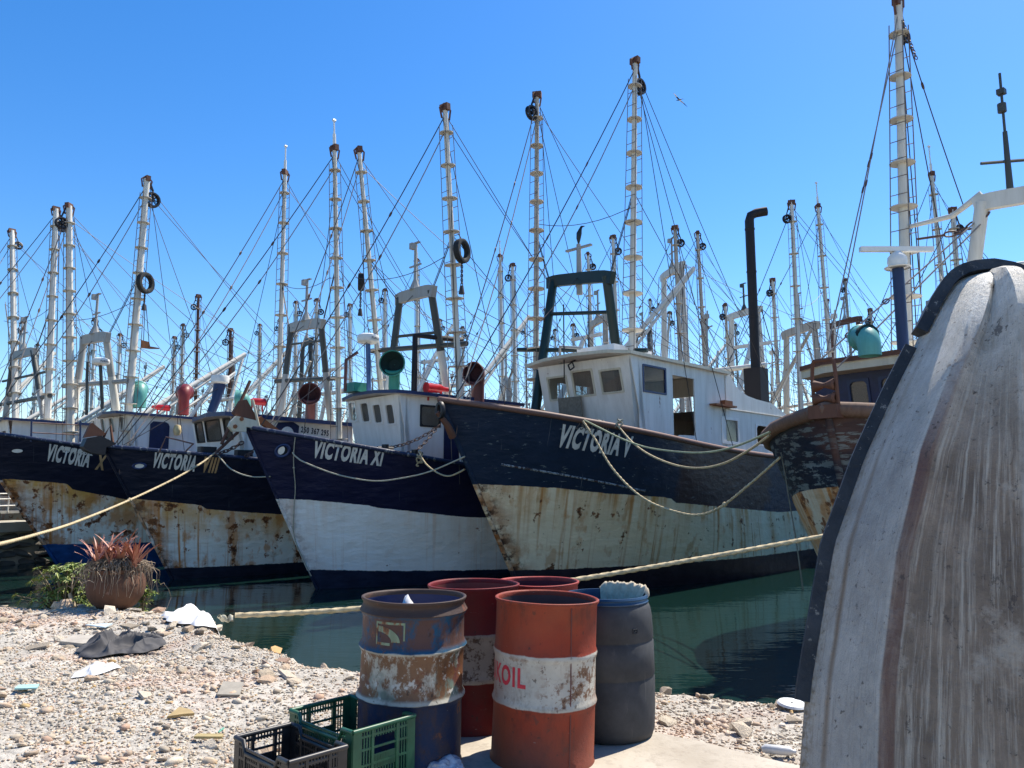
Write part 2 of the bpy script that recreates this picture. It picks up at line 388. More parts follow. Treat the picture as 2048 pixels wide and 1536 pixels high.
        if stem_r:
            st = MB(); st.tube([s.P(s.r*(1-t)-.01, 0, t*s.zb) for t in np.linspace(-.28, 1.0, 8)], stem_r, 6); so = st.build('stem_bar', stemmat or mat, s.root, smooth=60)
            z = [v.co.z for v in so.data.vertices]; x = [v.co.x for v in so.data.vertices]
            for nm, val in (('paint_line', np.array(z)-float(np.interp(s.r*.5, l1[:, 0], l1[:, 1]))), ('boot_line', np.array(z)-float(np.interp(s.r, l2[:, 0], l2[:, 1]))), ('stem_dist', np.full(len(z), .08)), ('along', np.array(x))):
                a = so.data.attributes.new(nm, 'FLOAT', 'POINT'); a.data.foreach_set('value', np.asarray(val, np.float32))
            lay = so.data.uv_layers.new(name='UVMap'); li = np.empty(len(so.data.loops), np.int32); so.data.loops.foreach_get('vertex_index', li)
            lay.data.foreach_set('uv', np.stack([np.array(x), np.array(z)], -1).astype(np.float32)[li].ravel())
        return s.hullo
    def letters(s, text, pa, pb, h, mat, parent=None, shear=.03, weight=.02, off=.012, name='lettering', squeeze=None):
        """text painted on the port skin: pa, pb the pixels of its base line's two ends"""
        (ua, za), (ub, zb2) = s.pix(*pa), s.pix(*pb)
        def fn(x, y, wd):
            f = x/wd; u = ua+(ub-ua)*f; z = za+(zb2-za)*f+y*h; return s.hp(u, z, 1, off)
        return text_on(name, text, fn, mat, parent or s.hullo, shear, weight)
    # ---- walls with real openings
    def wall(s, mb, A, Bp, z0, z1, holes=(), rake=(0, 0), th=.05, z1b=None):
        """A, Bp: (u, b) of the foot's ends seen from outside left to right; rake: (du, db) of the top; holes: (s0, z0, s1, z1) in metres"""
        A = np.array(A, float); Bp = np.array(Bp, float); ln = np.linalg.norm(Bp-A); d = (Bp-A)/ln
        nrm = np.array([d[1], -d[0]]); cen = np.array([s.hc, 0.])
        if nrm@((A+Bp)/2-cen) < 0: nrm = -nrm
        z1b = z1 if z1b is None else z1b
        def mp(x, z, off=0.0):
            top = z1+(z1b-z1)*x/ln; f = (z-z0)/(max(z1, z1b)-z0); q = A+d*x+np.array(rake)*f+nrm*off; return s.P(q[0], q[1], min(z, top))
        xs = sorted({0., ln, *[h[0] for h in holes], *[h[2] for h in holes]}); zs = sorted({z0, max(z1, z1b), *[h[1] for h in holes], *[h[3] for h in holes]})
        inh = lambda x, z: any(h[0] < x < h[2] and h[1] < z < h[3] for h in holes)
        nx, nz = len(xs)-1, len(zs)-1; solid = [[not inh((xs[i]+xs[i+1])/2, (zs[j]+zs[j+1])/2) for j in range(nz)] for i in range(nx)]
        for i in range(nx):
            for j in range(nz):
                if not solid[i][j]: continue
                c = [(xs[i], zs[j]), (xs[i+1], zs[j]), (xs[i+1], zs[j+1]), (xs[i], zs[j+1])]
                o = [mp(*q) for q in c]; n = [mp(*q, -th) for q in c]; mb.add(o+n, [(0, 1, 2, 3), (7, 6, 5, 4)])
                for (di, dj, e0, e1) in ((-1, 0, 3, 0), (1, 0, 1, 2), (0, -1, 0, 1), (0, 1, 2, 3)):
                    ii, jj = i+di, j+dj
                    if not (0 <= ii < nx and 0 <= jj < nz) or not solid[ii][jj]: mb.add([o[e0], o[e1], n[e1], n[e0]], [(0, 1, 2, 3)])
        wl = type('W', (), {})(); wl.mp = mp; wl.ln = ln
        def wpix(px, py):
            O = np.array(s.p0); p = [np.array(s.p0)+q.x*s.a+(-q.y)*s.l+np.array([0, 0, q.z]) for q in (mp(0, z0), mp(ln, z0), mp(0, min(z1, z1b)))]
            e1, e2 = p[1]-p[0], p[2]-p[0]; N = np.cross(e1, e2); r = ray(px, py); k = ((p[0]-EYE)@N)/(r@N); q = EYE+k*r-p[0]
            sol = np.linalg.lstsq(np.stack([e1, e2], 1), q, rcond=None)[0]; return float(sol[0]*ln), float(z0+sol[1]*(min(z1, z1b)-z0))
        wl.pix = wpix; return wl
    def window(s, wl, hole, parent, frame, pane, rc=.07, fw=.035, skew=0, name='window'):
        x0, z0, x1, z1 = hole
        def rr(e, rcc):
            pts = []
            a0, b0, a1, b1 = x0-e, z0-e, x1+e, z1+e
            for (cx, cz, st) in ((a1-rcc, b1-rcc, 0), (a0+rcc, b1-rcc, 90), (a0+rcc, b0+rcc, 180), (a1-rcc, b0+rcc, 270)):
                for k in range(5):
                    t = rad(st+k*22.5); pts.append((cx+rcc*math.cos(t), cz+rcc*math.sin(t)))
            return pts
        o, i = rr(fw, .03), rr(-.02, rc); n = len(o); mb = MB()
        lay = [[wl.mp(*q, .022) for q in o], [wl.mp(*q, .022) for q in i], [wl.mp(*q, -.03) for q in i], [wl.mp(*q, .001) for q in o]]
        mb.add(sum(lay, []), [(a*n+k, a*n+(k+1) % n, b*n+(k+1) % n, b*n+k) for a, b in ((0, 1), (1, 2), (3, 0)) for k in range(n)])
        wo_ = mb.build(name, frame, parent, smooth=30)
        if pane:
            g = MB(); g.add([wl.mp(*q, -.02) for q in rr(-.018, rc)], [tuple(range(n))]); g.build('pane', pane, wo_, smooth=0)
        return wo_
    def roof(s, pts, th, mats, parent, name='roof'):
        """pts: outline of (u, b, z); mats: (top, edge)"""
        mb = MB(); n = len(pts); a = [s.P(*p) for p in pts]; b = [p+Vector((0, 0, -th)) for p in a]
        c = sum(a, Vector())/n; mb.add(a+[c], [(i, (i+1) % n, n) for i in range(n)]); mb.add(b+[c-Vector((0, 0, th))], [((i+1) % n, i, n) for i in range(n)])
        mb.cur = 1; mb.add(a+b, [(i, n+i, n+(i+1) % n, (i+1) % n) for i in range(n)])
        return mb.build(name, list(mats), parent, smooth=0)
    # ---- spars
    def outrigger(s, b0, b1, rings=8, r0=.09, r1=.06, rod=True, mat='mast', ringr=(.30, .19), ant=0.0, block=1, rungs=True, z_first=None, headmat='rust', tyre=None):
        b0, b1 = Vector(b0), Vector(b1); zf_ = float(s.sheer(b0.x))-.45; b0 = b0+(b1-b0)*((zf_-b0.z)/(b1.z-b0.z)) if b0.z > zf_ else b0; hb_ = float(s.half(b0.x, (b0.z)/float(s.sheer(b0.x))))-.25; b0.y = max(-hb_, min(hb_, b0.y)); d = (b1-b0); L = d.length; d = d.normalized(); mb = MB()
        mb.tube([b0, b0+d*L*.5, b1], [r0, (r0+r1)/2, r1], 10); o = mb.build('outrigger', M[mat], s.root, smooth=60)
        ax = Vector((1, 0, 0))-d*d.x; ax.normalize(); ay = d.cross(ax)
        zf = .12 if z_first is None else z_first; ring_me = {}
        Rz = d.to_track_quat('Z', 'Y').to_matrix()
        for k in range(rings):
            f = zf+(0.93-zf)*k/(rings-1); c = b0+d*L*f; R_ = ringr[0]+(ringr[1]-ringr[0])*f
            m = MB(); m.lathe([(r1*.8, -.012), (R_, -.012), (R_, .012), (r1*.8, .012)], (0, 0, 0), 18, Rz); m.build('ring', M['ring'], o, c, smooth=30)
        if rod:
            for q in range(4):
                t = rad(45+90*q); off = ax*math.cos(t)+ay*math.sin(t)
                pts = [b0+d*L*f+off*(ringr[0]+(ringr[1]-ringr[0])*f)*.97 for f in (zf*.3, .5, .95)]
                m = MB(); m.tube(pts, .0135, 4); m.build('guy_rod', M['rod'], o, smooth=0)
            if rungs:
                m = MB(); f = zf
                while f < .93:
                    c = b0+d*L*f; R_ = (ringr[0]+(ringr[1]-ringr[0])*f)*.97
                    for (qa, qb) in ((0, 3), (1, 2)):
                        pa, pb = [c+(ax*math.cos(rad(45+90*q))+ay*math.sin(rad(45+90*q)))*R_ for q in (qa, qb)]; m.tube([pa, pb], .011, 4, False)
                    f += .42/L
                m.build('rungs', M['rod'], o, smooth=0)['kind'] = 'stuff'
        hd = MB(); hd.box(b1, (.30, .16, .20), Rz); hd.tube([b1-d*.35+ax*.14, b1+ax*.2-d*.05, b1+ax*.02+d*.12], .03, 5); hd.tube([b1-d*.35-ax*.14, b1-ax*.2-d*.05, b1-ax*.02+d*.12], .03, 5); hd.build('head_fitting', M[headmat], o, smooth=40)
        if ant:
            m = MB(); m.tube([b1, b1+d*.5, b1+d*.5+d*.01, b1+d*ant], [.06, .055, .03, .026], 8); m.tube([b1+d*(ant-.06)-ax*.05, b1+d*(ant-.06)+ax*.05], .05, 8); m.build('topmast', M['radar'], o, smooth=40)
        if block:
            side = 1 if block > 0 else -1
            pulley(b1-d*.75+ax*.26*side-ay*.0, .17*abs(block), o, ax, d, M['black'], b1-d*.1+ax*.12*side)
        return o
    def stay(s, p, q, sag=0.0, r=.0115, mat='cable', links=(), n=8):
        p, q = Vector(p), Vector(q); pts = [p.lerp(q, k/n)-Vector((0, 0, sag*4*(k/n)*(1-k/n))) for k in range(n+1)] if sag else [p, q]
        mb = MB(); mb.tube(pts, r, 5, False); o = mb.build('stay', M[mat], s.root, smooth=60)
        for f in links:
            c = p.lerp(q, f)-Vector((0, 0, sag*4*f*(1-f))); d = (q-p).normalized(); m = MB(); a = d.orthogonal().normalized()
            ring = [c+d*math.cos(t)*.085+a*math.sin(t)*.045 for t in [2*math.pi*k/8 for k in range(9)]]; m.tube(ring, .016, 5, False); m.build('shackle', M['chain'], o, smooth=60)
        return o
    def gantry(s, legs, top, beam_h=.30, r=(.16, .13), mat='gantrygrey', matlow=None, cross=(), ant=True, topmat=None, ext=True):
        """legs: [(foot, head), (foot, head)] local points; top: overshoot"""
        o = MB(); (f0, h0), (f1, h1) = [(Vector(a), Vector(b)) for a, b in legs]; zc = (f0.z+f1.z)/2; e0_, e1_ = f0.copy(), f1.copy(); zl = 2.9 if ext else zc; f0 = f0+(h0-f0)*((zl-f0.z)/(h0.z-f0.z)); f1 = f1+(h1-f1)*((zl-f1.z)/(h1.z-f1.z)); xf = lambda fr: (zc+(h0.z-zc)*fr-zl)/(h0.z-zl)
        d = (h1-h0).normalized(); e0, e1 = h0-d*top, h1+d*top; n = 10
        pts = [e0.lerp(e1, k/n)+Vector((0, 0, -.07*(2*k/n-1)**6)) for k in range(n+1)]
        o.tube(pts, 1.0, 4, True, (.09, beam_h/2)); g = o.build('gantry', M[topmat or mat], s.root, smooth=0)
        for f, h in ((f0, h0), (f1, h1)):
            m = MB(); mid = f.lerp(h, xf(.45))
            if matlow: m.tube([mid, h], [r[1]*1.05, r[1]], 10); m.build('leg', M[mat], g, smooth=60); m = MB(); m.tube([f, mid], [r[0], r[1]*1.08], 10); m.build('leg', M[matlow], g, smooth=60)
            else: m.tube([f, h], [r[0], r[1]], 10); m.build('leg', M[mat], g, smooth=60)
        for (fr, ov, rr) in cross:
            fr = xf(fr); a, b = f0.lerp(h0, fr), f1.lerp(h1, fr); dd = (b-a).normalized(); m = MB(); m.tube([a-dd*ov, b+dd*ov], rr, 8); m.build('crossbar', M[mat], g, smooth=60)
        if ant:
            c = h0.lerp(h1, .5)+Vector((0, 0, beam_h*.4)); m = MB(); m.tube([c, c+Vector((0, 0, .35)), c+Vector((0, 0, 1.5))], [.20, .055, .05], 8); m.box(c+Vector((0, 0, .8)), (.05, .62, .05)); m.box(c+Vector((-.12, 0, 1.42)), (.16, .16, .2)); m.box(c+Vector((0, 0, 1.55)), (.1, .4, .04)); m.build('signal_mast', M['gantrygrey' if ant is True else ant], g, smooth=30)
        return g
    def cowl(s, base, h, r, mouth, yaw, mat, inner, stretch=1.0):
        """ventilator: pipe that bends over into a flared mouth; yaw in local degrees, 0 = facing aft"""
        base = Vector(base); f = Vector((math.cos(rad(yaw)), math.sin(rad(yaw)), 0)); up = Vector((0, 0, 1)); R_ = r*1.25
        pts = [base, base+up*h*.6]; rs = [r, r]
        for k in range(1, 8):
            t = rad(80)*k/7; pts.append(base+up*(h*.6+R_*math.sin(t)*1.1)+f*(R_*(1-math.cos(t)))); rs.append(r+(mouth-r)*(k/7)**1.3)
        pts.append(pts[-1]+f*mouth*.35*stretch+up*.0); rs.append(mouth*1.03)
        mb = MB(); mb.tube(pts, rs, 18, False); e = pts[-1]; d = (pts[-1]-pts[-2]).normalized()
        rim = [e+(d.cross(up).normalized()*math.cos(t)+d.cross(d.cross(up).normalized())*math.sin(t))*mouth*1.03 for t in [2*math.pi*k/20 for k in range(21)]]; mb.tube(rim, .022, 5, False)
        mb.cur = 1; mb.tube([e-d*.02, e-d*.30], [mouth*.99, r*1.0], 18, False); mb.tube([e-d*.30, e-d*.31], [r*1.0, .01], 18, False)
        return mb.build('cowl_vent', [M[mat], M[inner]], s.root, smooth=50)
    def radar_dome(s, top, base, rd, h, post_r, postmat, text=None, yaw=0):
        base, top = Vector(base), Vector(top); m = MB(); m.tube([base, top], post_r, 10); p = m.build('radar_post', M[postmat], s.root, smooth=60)
        d = MB(); d.lathe([(.02, 0), (rd*.55, 0), (rd*.93, .06), (rd, .12), (rd, h*.62), (rd*.96, h*.85), (rd*.7, h), (.01, h)], top, 28); dm = d.build('radar_dome', M['radar'], p, smooth=40)
        if text:
            def fn(x, y, wd):
                a = rad(yaw)+(x/wd-.5)*1.15; return top+Vector((math.cos(a)*(rd+.006), math.sin(a)*(rd+.006), h*.36+y*h*.26))
            text_on('lettering', text, fn, M['letteringdark'], p, .0, .01)
        return dm
    def searchlight(s, c, mat='red', yaw=0, sc=1.0):
        c = Vector(c); f = Vector((math.cos(rad(yaw)), math.sin(rad(yaw)), 0)); m = MB(); k = sc
        m.tube([c-f*.38*k, c-f*.2*k, c-f*.12*k, c+f*.3*k, c+f*.34*k], [.06*k, .075*k, .12*k, .13*k, .145*k], 12)
        m.tube([c-f*.15*k, c-f*.15*k-Vector((0, 0, .34*k))], .03*k, 6); m.tube([c+f*.25*k, c+f*.27*k-Vector((0, 0, .34*k))], .03*k, 6)
        return m.build('searchlight', M[mat], s.root, smooth=40)
    def chain(s, p, q, sag=.2, ll=.13, r=.014, mat='chain', name='chain'):
        p, q = Vector(p), Vector(q); n = max(4, int((q-p).length/ll)); m = MB()
        pt = lambda f: p.lerp(q, f)-Vector((0, 0, sag*4*f*(1-f)))
        for k in range(n):
            a, b = pt(k/n), pt((k+1)/n); d = (b-a).normalized(); c = (a+b)/2; u = d.orthogonal().normalized(); v = d.cross(u)
            if k % 2: u, v = v, u
            m.tube([c+d*math.cos(t)*ll*.72+u*math.sin(t)*ll*.34 for t in [2*math.pi*i/8 for i in range(9)]], r, 5, False)
        o = m.build(name, M[mat], s.root, smooth=60); o['kind'] = 'stuff'; return o
    def poly(s, pix, b, th, mat, name, parent=None):
        pts = [s.Pb(px, py, b) for px, py in pix]; m = MB(); m.prism(pts, Vector((0, th, 0))); return m.build(name, M[mat], parent or s.root, smooth=0, normals=True)
    def pipe(s, pts, r, mat, name, seg=8, parent=None):
        m = MB(); m.tube(pts, r, seg); return m.build(name, M[mat], parent or s.root, smooth=50)

def pulley(c, r, parent, ax, up, mat, hang=None):
    m = MB(); c = Vector(c); ay = ax.cross(up).normalized(); n = 14
    for off in (-.05, .05): m.tube([c+ay*off+(ax*math.cos(t)+up*math.sin(t))*r for t in [2*math.pi*k/n for k in range(n+1)]], r*.20, 5, False)
    for k in range(4):
        t = math.pi*k/4; m.tube([c+(ax*math.cos(t)+up*math.sin(t))*r, c-(ax*math.cos(t)+up*math.sin(t))*r], r*.09, 4, False)
    m.tube([c-ay*.08, c+ay*.08], r*.25, 8)
    m.tube([c+up*r*.2-ay*.09, c+up*r*1.5, c+up*r*.2+ay*.09], r*.13, 5)
    if hang is not None: m.tube([c+up*r*1.4, Vector(hang)], r*.16, 5)
    return m.build('pulley_block', mat, parent, smooth=50)

def text_on(name, text, fn, mat, parent, shear=.1, weight=.02, subdiv=True):
    cu = bpy.data.curves.new(name, 'FONT'); cu.body = text; cu.size = 1.0; cu.shear = shear; cu.offset = weight*1.7; cu.resolution_u = 3; cu.space_character = 1.16
    tmp = bpy.data.objects.new(name, cu); COL.objects.link(tmp); dg = bpy.context.evaluated_depsgraph_get(); dg.update()
    me = bpy.data.meshes.new_from_object(tmp.evaluated_get(dg)); bpy.data.objects.remove(tmp); bpy.data.curves.remove(cu)
    bm = bmesh.new(); bm.from_mesh(me); bmesh.ops.triangulate(bm, faces=bm.faces)
    if subdiv: bmesh.ops.subdivide_edges(bm, edges=[e for e in bm.edges if e.calc_length() > .25], cuts=2, use_grid_fill=False); bmesh.ops.triangulate(bm, faces=bm.faces)
    xs = [v.co.x for v in bm.verts]; x0, wd = min(xs), max(xs)-min(xs)
    for v in bm.verts: v.co = fn(v.co.x-x0, v.co.y/.72, wd)
    bm.to_mesh(me); bm.free(); me.materials.clear(); me.materials.append(mat); me.name = name
    o = bpy.data.objects.new(name, me); COL.objects.link(o); o.parent = parent; return o
M['deck'] = painted('deck_paint', (.14, .09, .075), .4, .7, 2)
M['wornrail'] = painted('worn_navy_rail', (.012, .022, .06), .75, .5, 5, .2, 2.0, (.30, .32, .32))
M['ring'] = painted('spreader_ring', (.56, .53, .46), .35, .6, 5)
M['rod'] = plain('ladder_rod', (.17, .135, .11), .6)
# ------------------------------------------------------------------ shared fitting-out
def rect(wl, TL, TR, BR, BL):
    q = [wl.pix(*p) for p in (TL, TR, BR, BL)]
    return ((q[0][0]+q[3][0])/2, (q[2][1]+q[3][1])/2, (q[1][0]+q[2][0])/2, (q[0][1]+q[1][1])/2)
def rig(t, oS, oP, topS, topP, gtop, stern=17.0, fore=2, seed=1, low=3.0, gal=True):
    """standing and running rigging of one boat: topS/topP outrigger heads, gtop gantry beam ends"""
    r = random.Random(seed); bow = t.P(.35, 0, t.zb+.05)
    for top, side in ((topS, -1), (topP, 1)):
        for k in range(fore):
            t.stay(top-Vector((0, 0, .25+.5*k)), bow+Vector((.35*k, -side*.12, 0)), .25+.2*k, .016, mat='cablelight' if (gal and k) else 'cable', links=(.32, .55) if k == 0 else (.4,))
        t.stay(top-Vector((0, 0, .2)), t.P(stern, side*2.0, 2.2), .15)
        t.stay(top-Vector((0, 0, .5)), t.P(stern-3, side*.4, 7.0+r.random()), .2)
        t.stay(top-Vector((.1, 0, .3)), t.P(t.hc+2.2, side*2.3, 3.2), .03)
        t.stay(top-Vector((-.14, 0, .3)), t.P(t.hc-.3, side*2.45, 3.0), .02)
        g = gtop[0 if side < 0 else 1]; mid = (oS if side < 0 else oP).lerp(top, .52+.06*r.random())
        t.stay(mid, g, .03, .016); t.stay(mid+Vector((0, 0, .12)), g+Vector((0, 0, .1)), .02); t.stay(mid, t.P(stern-2, side*1.4, 4.0), .15)
    t.stay(gtop[0], t.P(stern, -.6, 6.0), .3); t.stay(gtop[1], t.P(stern, .6, 6.0), .3); t.stay(gtop[0].lerp(gtop[1], .5), bow+Vector((.2, 0, 0)), .2)
    t.stay(topS-Vector((0, 0, 4.5)), topP-Vector((0, 0, 4.6)), .3)
def afterdeck(t, h=7.4, mat='mast', seed=2):
    """mast, lowered boom and winch house aft of the wheelhouse"""
    r = random.Random(seed); f = t.P(t.hc+4.2, .2, 2.6)
    mb = MB(); mb.tube([f, t.P(t.hc+7.5, .2, h)], [.13, .09], 8); mb.box(t.P(t.hc+7.6, .2, h), (.12, 1.5, .12)); mb.build('boom', M[mat], t.root, smooth=60)
    m = MB(); top = t.P(14.6, 0, 7.2)
    for sd in (-1, 1): m.tube([t.P(14.2, sd*1.7, 2.2), t.P(14.6, sd*.9, 7.2)], .10, 8)
    m.tube([t.P(14.6, 1.2, 7.2), t.P(14.6, -1.2, 7.2)], .10, 8); m.build('stern_frame', M[mat], t.root, smooth=60)
    for sd in (-1, 1): t.stay(t.P(14.6, sd*.9, 7.2), t.P(t.hc+1.5, sd*1.0, 8.6), .15); t.stay(t.P(t.hc+7.5, .2, h), t.P(14.6, sd*.9, 7.2), .1)
def tyre(t, c, rr=.36, yaw=70, label='', chain=None):
    R_ = Matrix.Rotation(rad(yaw), 3, 'Z') @ Matrix.Rotation(rad(90), 3, 'X'); m = MB(); n = 26; prof = [(rr*.62, -.07), (rr*.80, -.10), (rr*.97, -.085), (rr, -.03), (rr, .03), (rr*.97, .085), (rr*.80, .10), (rr*.62, .07), (rr*.58, 0.0), (rr*.62, -.07)]
    m.lathe(prof, (0, 0, 0), n, R_)
    o = m.build('tyre', M['rubber'], None, t.W(*c), smooth=45); tag(o, label, 'tyre', 'tyres hung on the outrigger poles')
    b = MB(); 
    if chain:
        pts = [Vector((0, 0, -rr*.6-.02*0)), Vector((0.02, .01, -chain))]; nn = max(4, int(chain/.09))
        for k in range(nn):
            cc = Vector((0, 0, -rr*.95-(chain-rr*.95)*k/nn)); u, v = (Vector((1, 0, 0)), Vector((0, 1, 0)))
            if k % 2: u = v
            b.tube([cc+Vector((0, 0, 1))*math.cos(q)*.06+u*math.sin(q)*.03 for q in [2*math.pi*i/8 for i in range(9)]], .012, 4, False)
        b.tube([Vector((0, 0, -chain+.02)), Vector((0, 0, -chain-.22))], [.05, .09], 8); ch = b.build('chain', M['cable'], o, smooth=60); ch['kind'] = 'stuff'
    h = MB(); h.tube([Vector((0, 0, rr*.9)), Vector((-.12, .05, rr*1.5))], .015, 4); h.build('lanyard', M['cable'], o)
    return o

# ------------------------------------------------------------------ trawler V: nearest, seen broadside in the middle
V = Trawler(-1.706, 18.19, .802, -1.2, 4.822, 2.835, 7.488, 9.328, 1.088, label='large navy and cream trawler with a brown pipe rail and dark green gantry'); V.hc = 8
ln = [V.pix(*p) for p in [(950, 968), (1110, 977), (1210, 985), (1330, 994), (1344, 995)]]; s2 = [V.pix(*p) for p in [(1347, 1004), (1450, 1014), (1560, 1025)]]
ln = [(-1, ln[0][1])]+ln+s2; ln.append((20, s2[-1][1]+.02*(20-s2[-1][0])))
bt = [V.pix(*p) for p in [(1032, 1141), (1120, 1137), (1340, 1128), (1580, 1103)]]; bt = [(-1, bt[0][1])]+bt+[(20, bt[-1][1])]
V.hull(hull_mat('hull_paint_v', (.010, .026, .060), (.95, .75, .49), (.022, .014, .018), .55, 1.3, 1.15, .45, (6.6, 11.5, (.040, .020, .020)), .95), ln, bt, M['rustrail'], .075, stem_r=.065)
V.letters('VICTORIA V', (1110, 889), (1258, 911), .50, M['lettering'], weight=.03)
V.letters('2503 P10', (1150, 858), (1215, 867), .20, plain('faint_lettering', (.11, .10, .10), .6), weight=.01)
# strake scraped white along the flank
(ua, za), (ub, zb_) = V.pix(1003, 931), V.pix(1290, 981)
m = MB(); m.tube([V.hp(u, za+(zb_-za)*(u-ua)/(ub-ua), 1, .0) for u in np.linspace(ua, ub, 16)], .028, 5); m.build('rubbing_strake', painted('scraped_strake', (.34, .35, .35), 1.15, .6, 7, .6, rustcol=(.008, .014, .03)), V.root)
hs = MB(); A, Bq = (5.97, -1.5), (5.97, 1.85)
fw = V.wall(hs, A, Bq, 3.0, 6.33, [], (-.85, 0))
hs = MB()
w1 = rect(fw, (1093, 757), (1130, 753), (1140, 796), (1104, 801)); w2 = rect(fw, (1143, 745), (1181, 739), (1192, 789), (1151, 793)); w3 = rect(fw, (1198, 743), (1238, 737), (1248, 781), (1208, 788))
fw = V.wall(hs, A, Bq, 3.0, 6.33, [w1, w2, w3], (-.85, 0))
pw = V.wall(MB(), (5.5, 1.85), (10.3, 1.85), 3.0, 6.33)
sw = rect(pw, (1281, 732), (1330, 736), (1331, 787), (1292, 783)); dr = rect(pw, (1346, 751), (1389, 757), (1391, 870), (1347, 870)); dr = (dr[0], 3.02, dr[2], dr[3])
V.wall(hs, (5.12, 1.85), (5.13, 1.85), 6.2, 6.33)
pw = V.wall(hs, (5.5, 1.85), (10.3, 1.85), 3.0, 6.33, [sw, dr])
g = MB(); g.prism([V.P(5.97, 1.85, 3.0), V.P(5.5, 1.85, 3.0), V.P(5.5, 1.85, 6.33), V.P(5.12, 1.85, 6.33)], (0, .05, 0)); hs.add(g.v, g.f)
lw = V.wall(MB(), (10.3, 1.85), (15.0, 1.85), 3.0, 5.22)
q1 = rect(lw, (1444, 838), (1476, 840), (1476, 884), (1446, 884)); q2 = rect(lw, (1512, 850), (1537, 852), (1537, 890), (1513, 890))
lw = V.wall(hs, (10.3, 1.85), (15.0, 1.85), 3.0, 5.22, [q1, q2])
V.wall(hs, (5.6, -1.5), (10.3, -1.5), 3.0, 6.33, [(.35, 4.7, 2.0, 5.95)])
V.wall(hs, (10.3, -1.5), (10.3, 1.85), 3.0, 6.33, [(.8, 3.1, 2.3, 5.7)])
V.wall(hs, (15.0, -1.5), (15.0, 1.85), 2.6, 5.22); V.wall(hs, (10.3, -1.5), (15.0, -1.5), 3.0, 5.22)
cr = [V.onb(*p, 1.85) for p in [(1457, 747), (1463, 760), (1470, 772), (1480, 783), (1494, 792), (1512, 799), (1540, 806)]]
cr = [(10.3, 1.85, 6.3)]+[(max(10.32, u), b, z) for u, b, z in cr]+[(15.0, 1.85, 5.22), (10.3, 1.85, 5.22)]
g = MB(); g.prism([V.P(*p) for p in cr], (0, .05, 0)); hs.add(g.v, g.f)
house = hs.build('wheelhouse', M['cabinrust'], V.root, smooth=0)
m = MB(); m.add([V.P(10.3, 1.9, 5.22), V.P(15.05, 1.9, 5.22), V.P(15.05, -1.55, 5.22), V.P(10.3, -1.55, 5.22)], [(0, 1, 2, 3)]); m.build('casing_top', M['cabinrust'], house, smooth=0)
for h, pn in ((w1, 'glassclear'), (w2, 'glassdusty'), (w3, 'glassdusty')): V.window(fw, h, house, M['cream'], M[pn], .04)
V.window(pw, sw, house, M['navytrim'], M['glassclear'], .04)
V.window(lw, q1, house, M['cabin'], M['glassdusty'], .04, .07); V.window(lw, q2, house, M['cabin'], None, .16, .04)
m = MB(); m.prism([pw.mp(dr[0]+.15, 3.05, .05), pw.mp(dr[0]+.95, 3.05, .22), pw.mp(dr[0]+.95, 4.25, .22), pw.mp(dr[0]+.15, 4.25, .05)], (0.0, .04, 0)); m.build('half_door', M['cabin'], house, smooth=0, normals=True)
V.roof([(5.05, -1.95, 6.46), (4.75, -.9, 6.50), (4.62, .2, 6.50), (4.72, 1.4, 6.47), (5.0, 1.98, 6.42), (10.45, 1.98, 6.42), (10.45, -1.7, 6.40), (6.0, -1.75, 6.42)], .09, (M['cabin'], M['cream']), house)
b = [fw.mp(*fw.pix(*p), .10) for p in [(1121, 797), (1166, 793), (1176, 838), (1131, 846)]]; b[2] = b[2]+Vector((-.12, 0, -.25)); b[3] = b[3]+Vector((-.12, 0, -.25))
m = MB(); m.prism(b, (-.035, 0, -.008)); bo = m.build('board', M['wood'], None, None, 0, True); bo.location = V.root.location; bo.rotation_euler = V.root.rotation_euler
tag(bo, 'tan wooden board leaning upright against the white wheelhouse front', 'board')
c = fw.mp(*fw.pix(1152, 734), .22); m = MB()
for k in range(4):
    t0, t1 = rad(20+90*k), rad(110+90*k); m.tube([c+Vector((0, math.cos(t0)*.12, math.sin(t0)*.12)), c+Vector((0, math.cos(t1)*.12, math.sin(t1)*.12))], .022, 5)
m.tube([c+Vector((0, 0, .12)), c+Vector((.2, 0, .2))], .025, 5); m.build('floodlight', M['black'], house, smooth=0)
m = MB(); a = V.onb(1224, 716, .95); m.box(V.P(a[0]+.95, .35, 6.62), (1.9, 1.35, .36)); m.build('roof_locker', M['cabin'], house, smooth=0)
m = MB(); c = pw.mp(*pw.pix(1440, 812), .12); m.box(c, (1.3, .24, .05)); m.box(c+Vector((.2, 0, .1)), (.5, .16, .14)); m.build('rusty_shelf', M['rustor'], house, smooth=0)
V.gantry([(V.Pb(1078, 770, -1.9), V.Pb(1107, 562, -1.9)), (V.Pb(1238, 740, .6), V.Pb(1213, 552, .6))], .28, .36, (.16, .14), 'gantrygreen', cross=[(.66, .05, .06), (.30, 1.0, .07)], ant=False)
gt = [V.Pb(1098, 560, -1.9), V.Pb(1222, 545, .6)]
oS, oP = V.Pb(1060, 800, -2.45), V.Pb(1264, 735, 1.1); tS, tP = V.Pb(1074, 190, -2.45), V.Pb(1270, 122, 1.1)
V.outrigger(oS, tS, 11, .10, .07, mat='mastrust', block=-1.25, ringr=(.33, .19))
V.outrigger(oP, tP, 10, .11, .075, ringr=(.36, .20), block=1.3)
rig(V, oS, oP, tS, tP, gt, seed=3); afterdeck(V, 8.2)
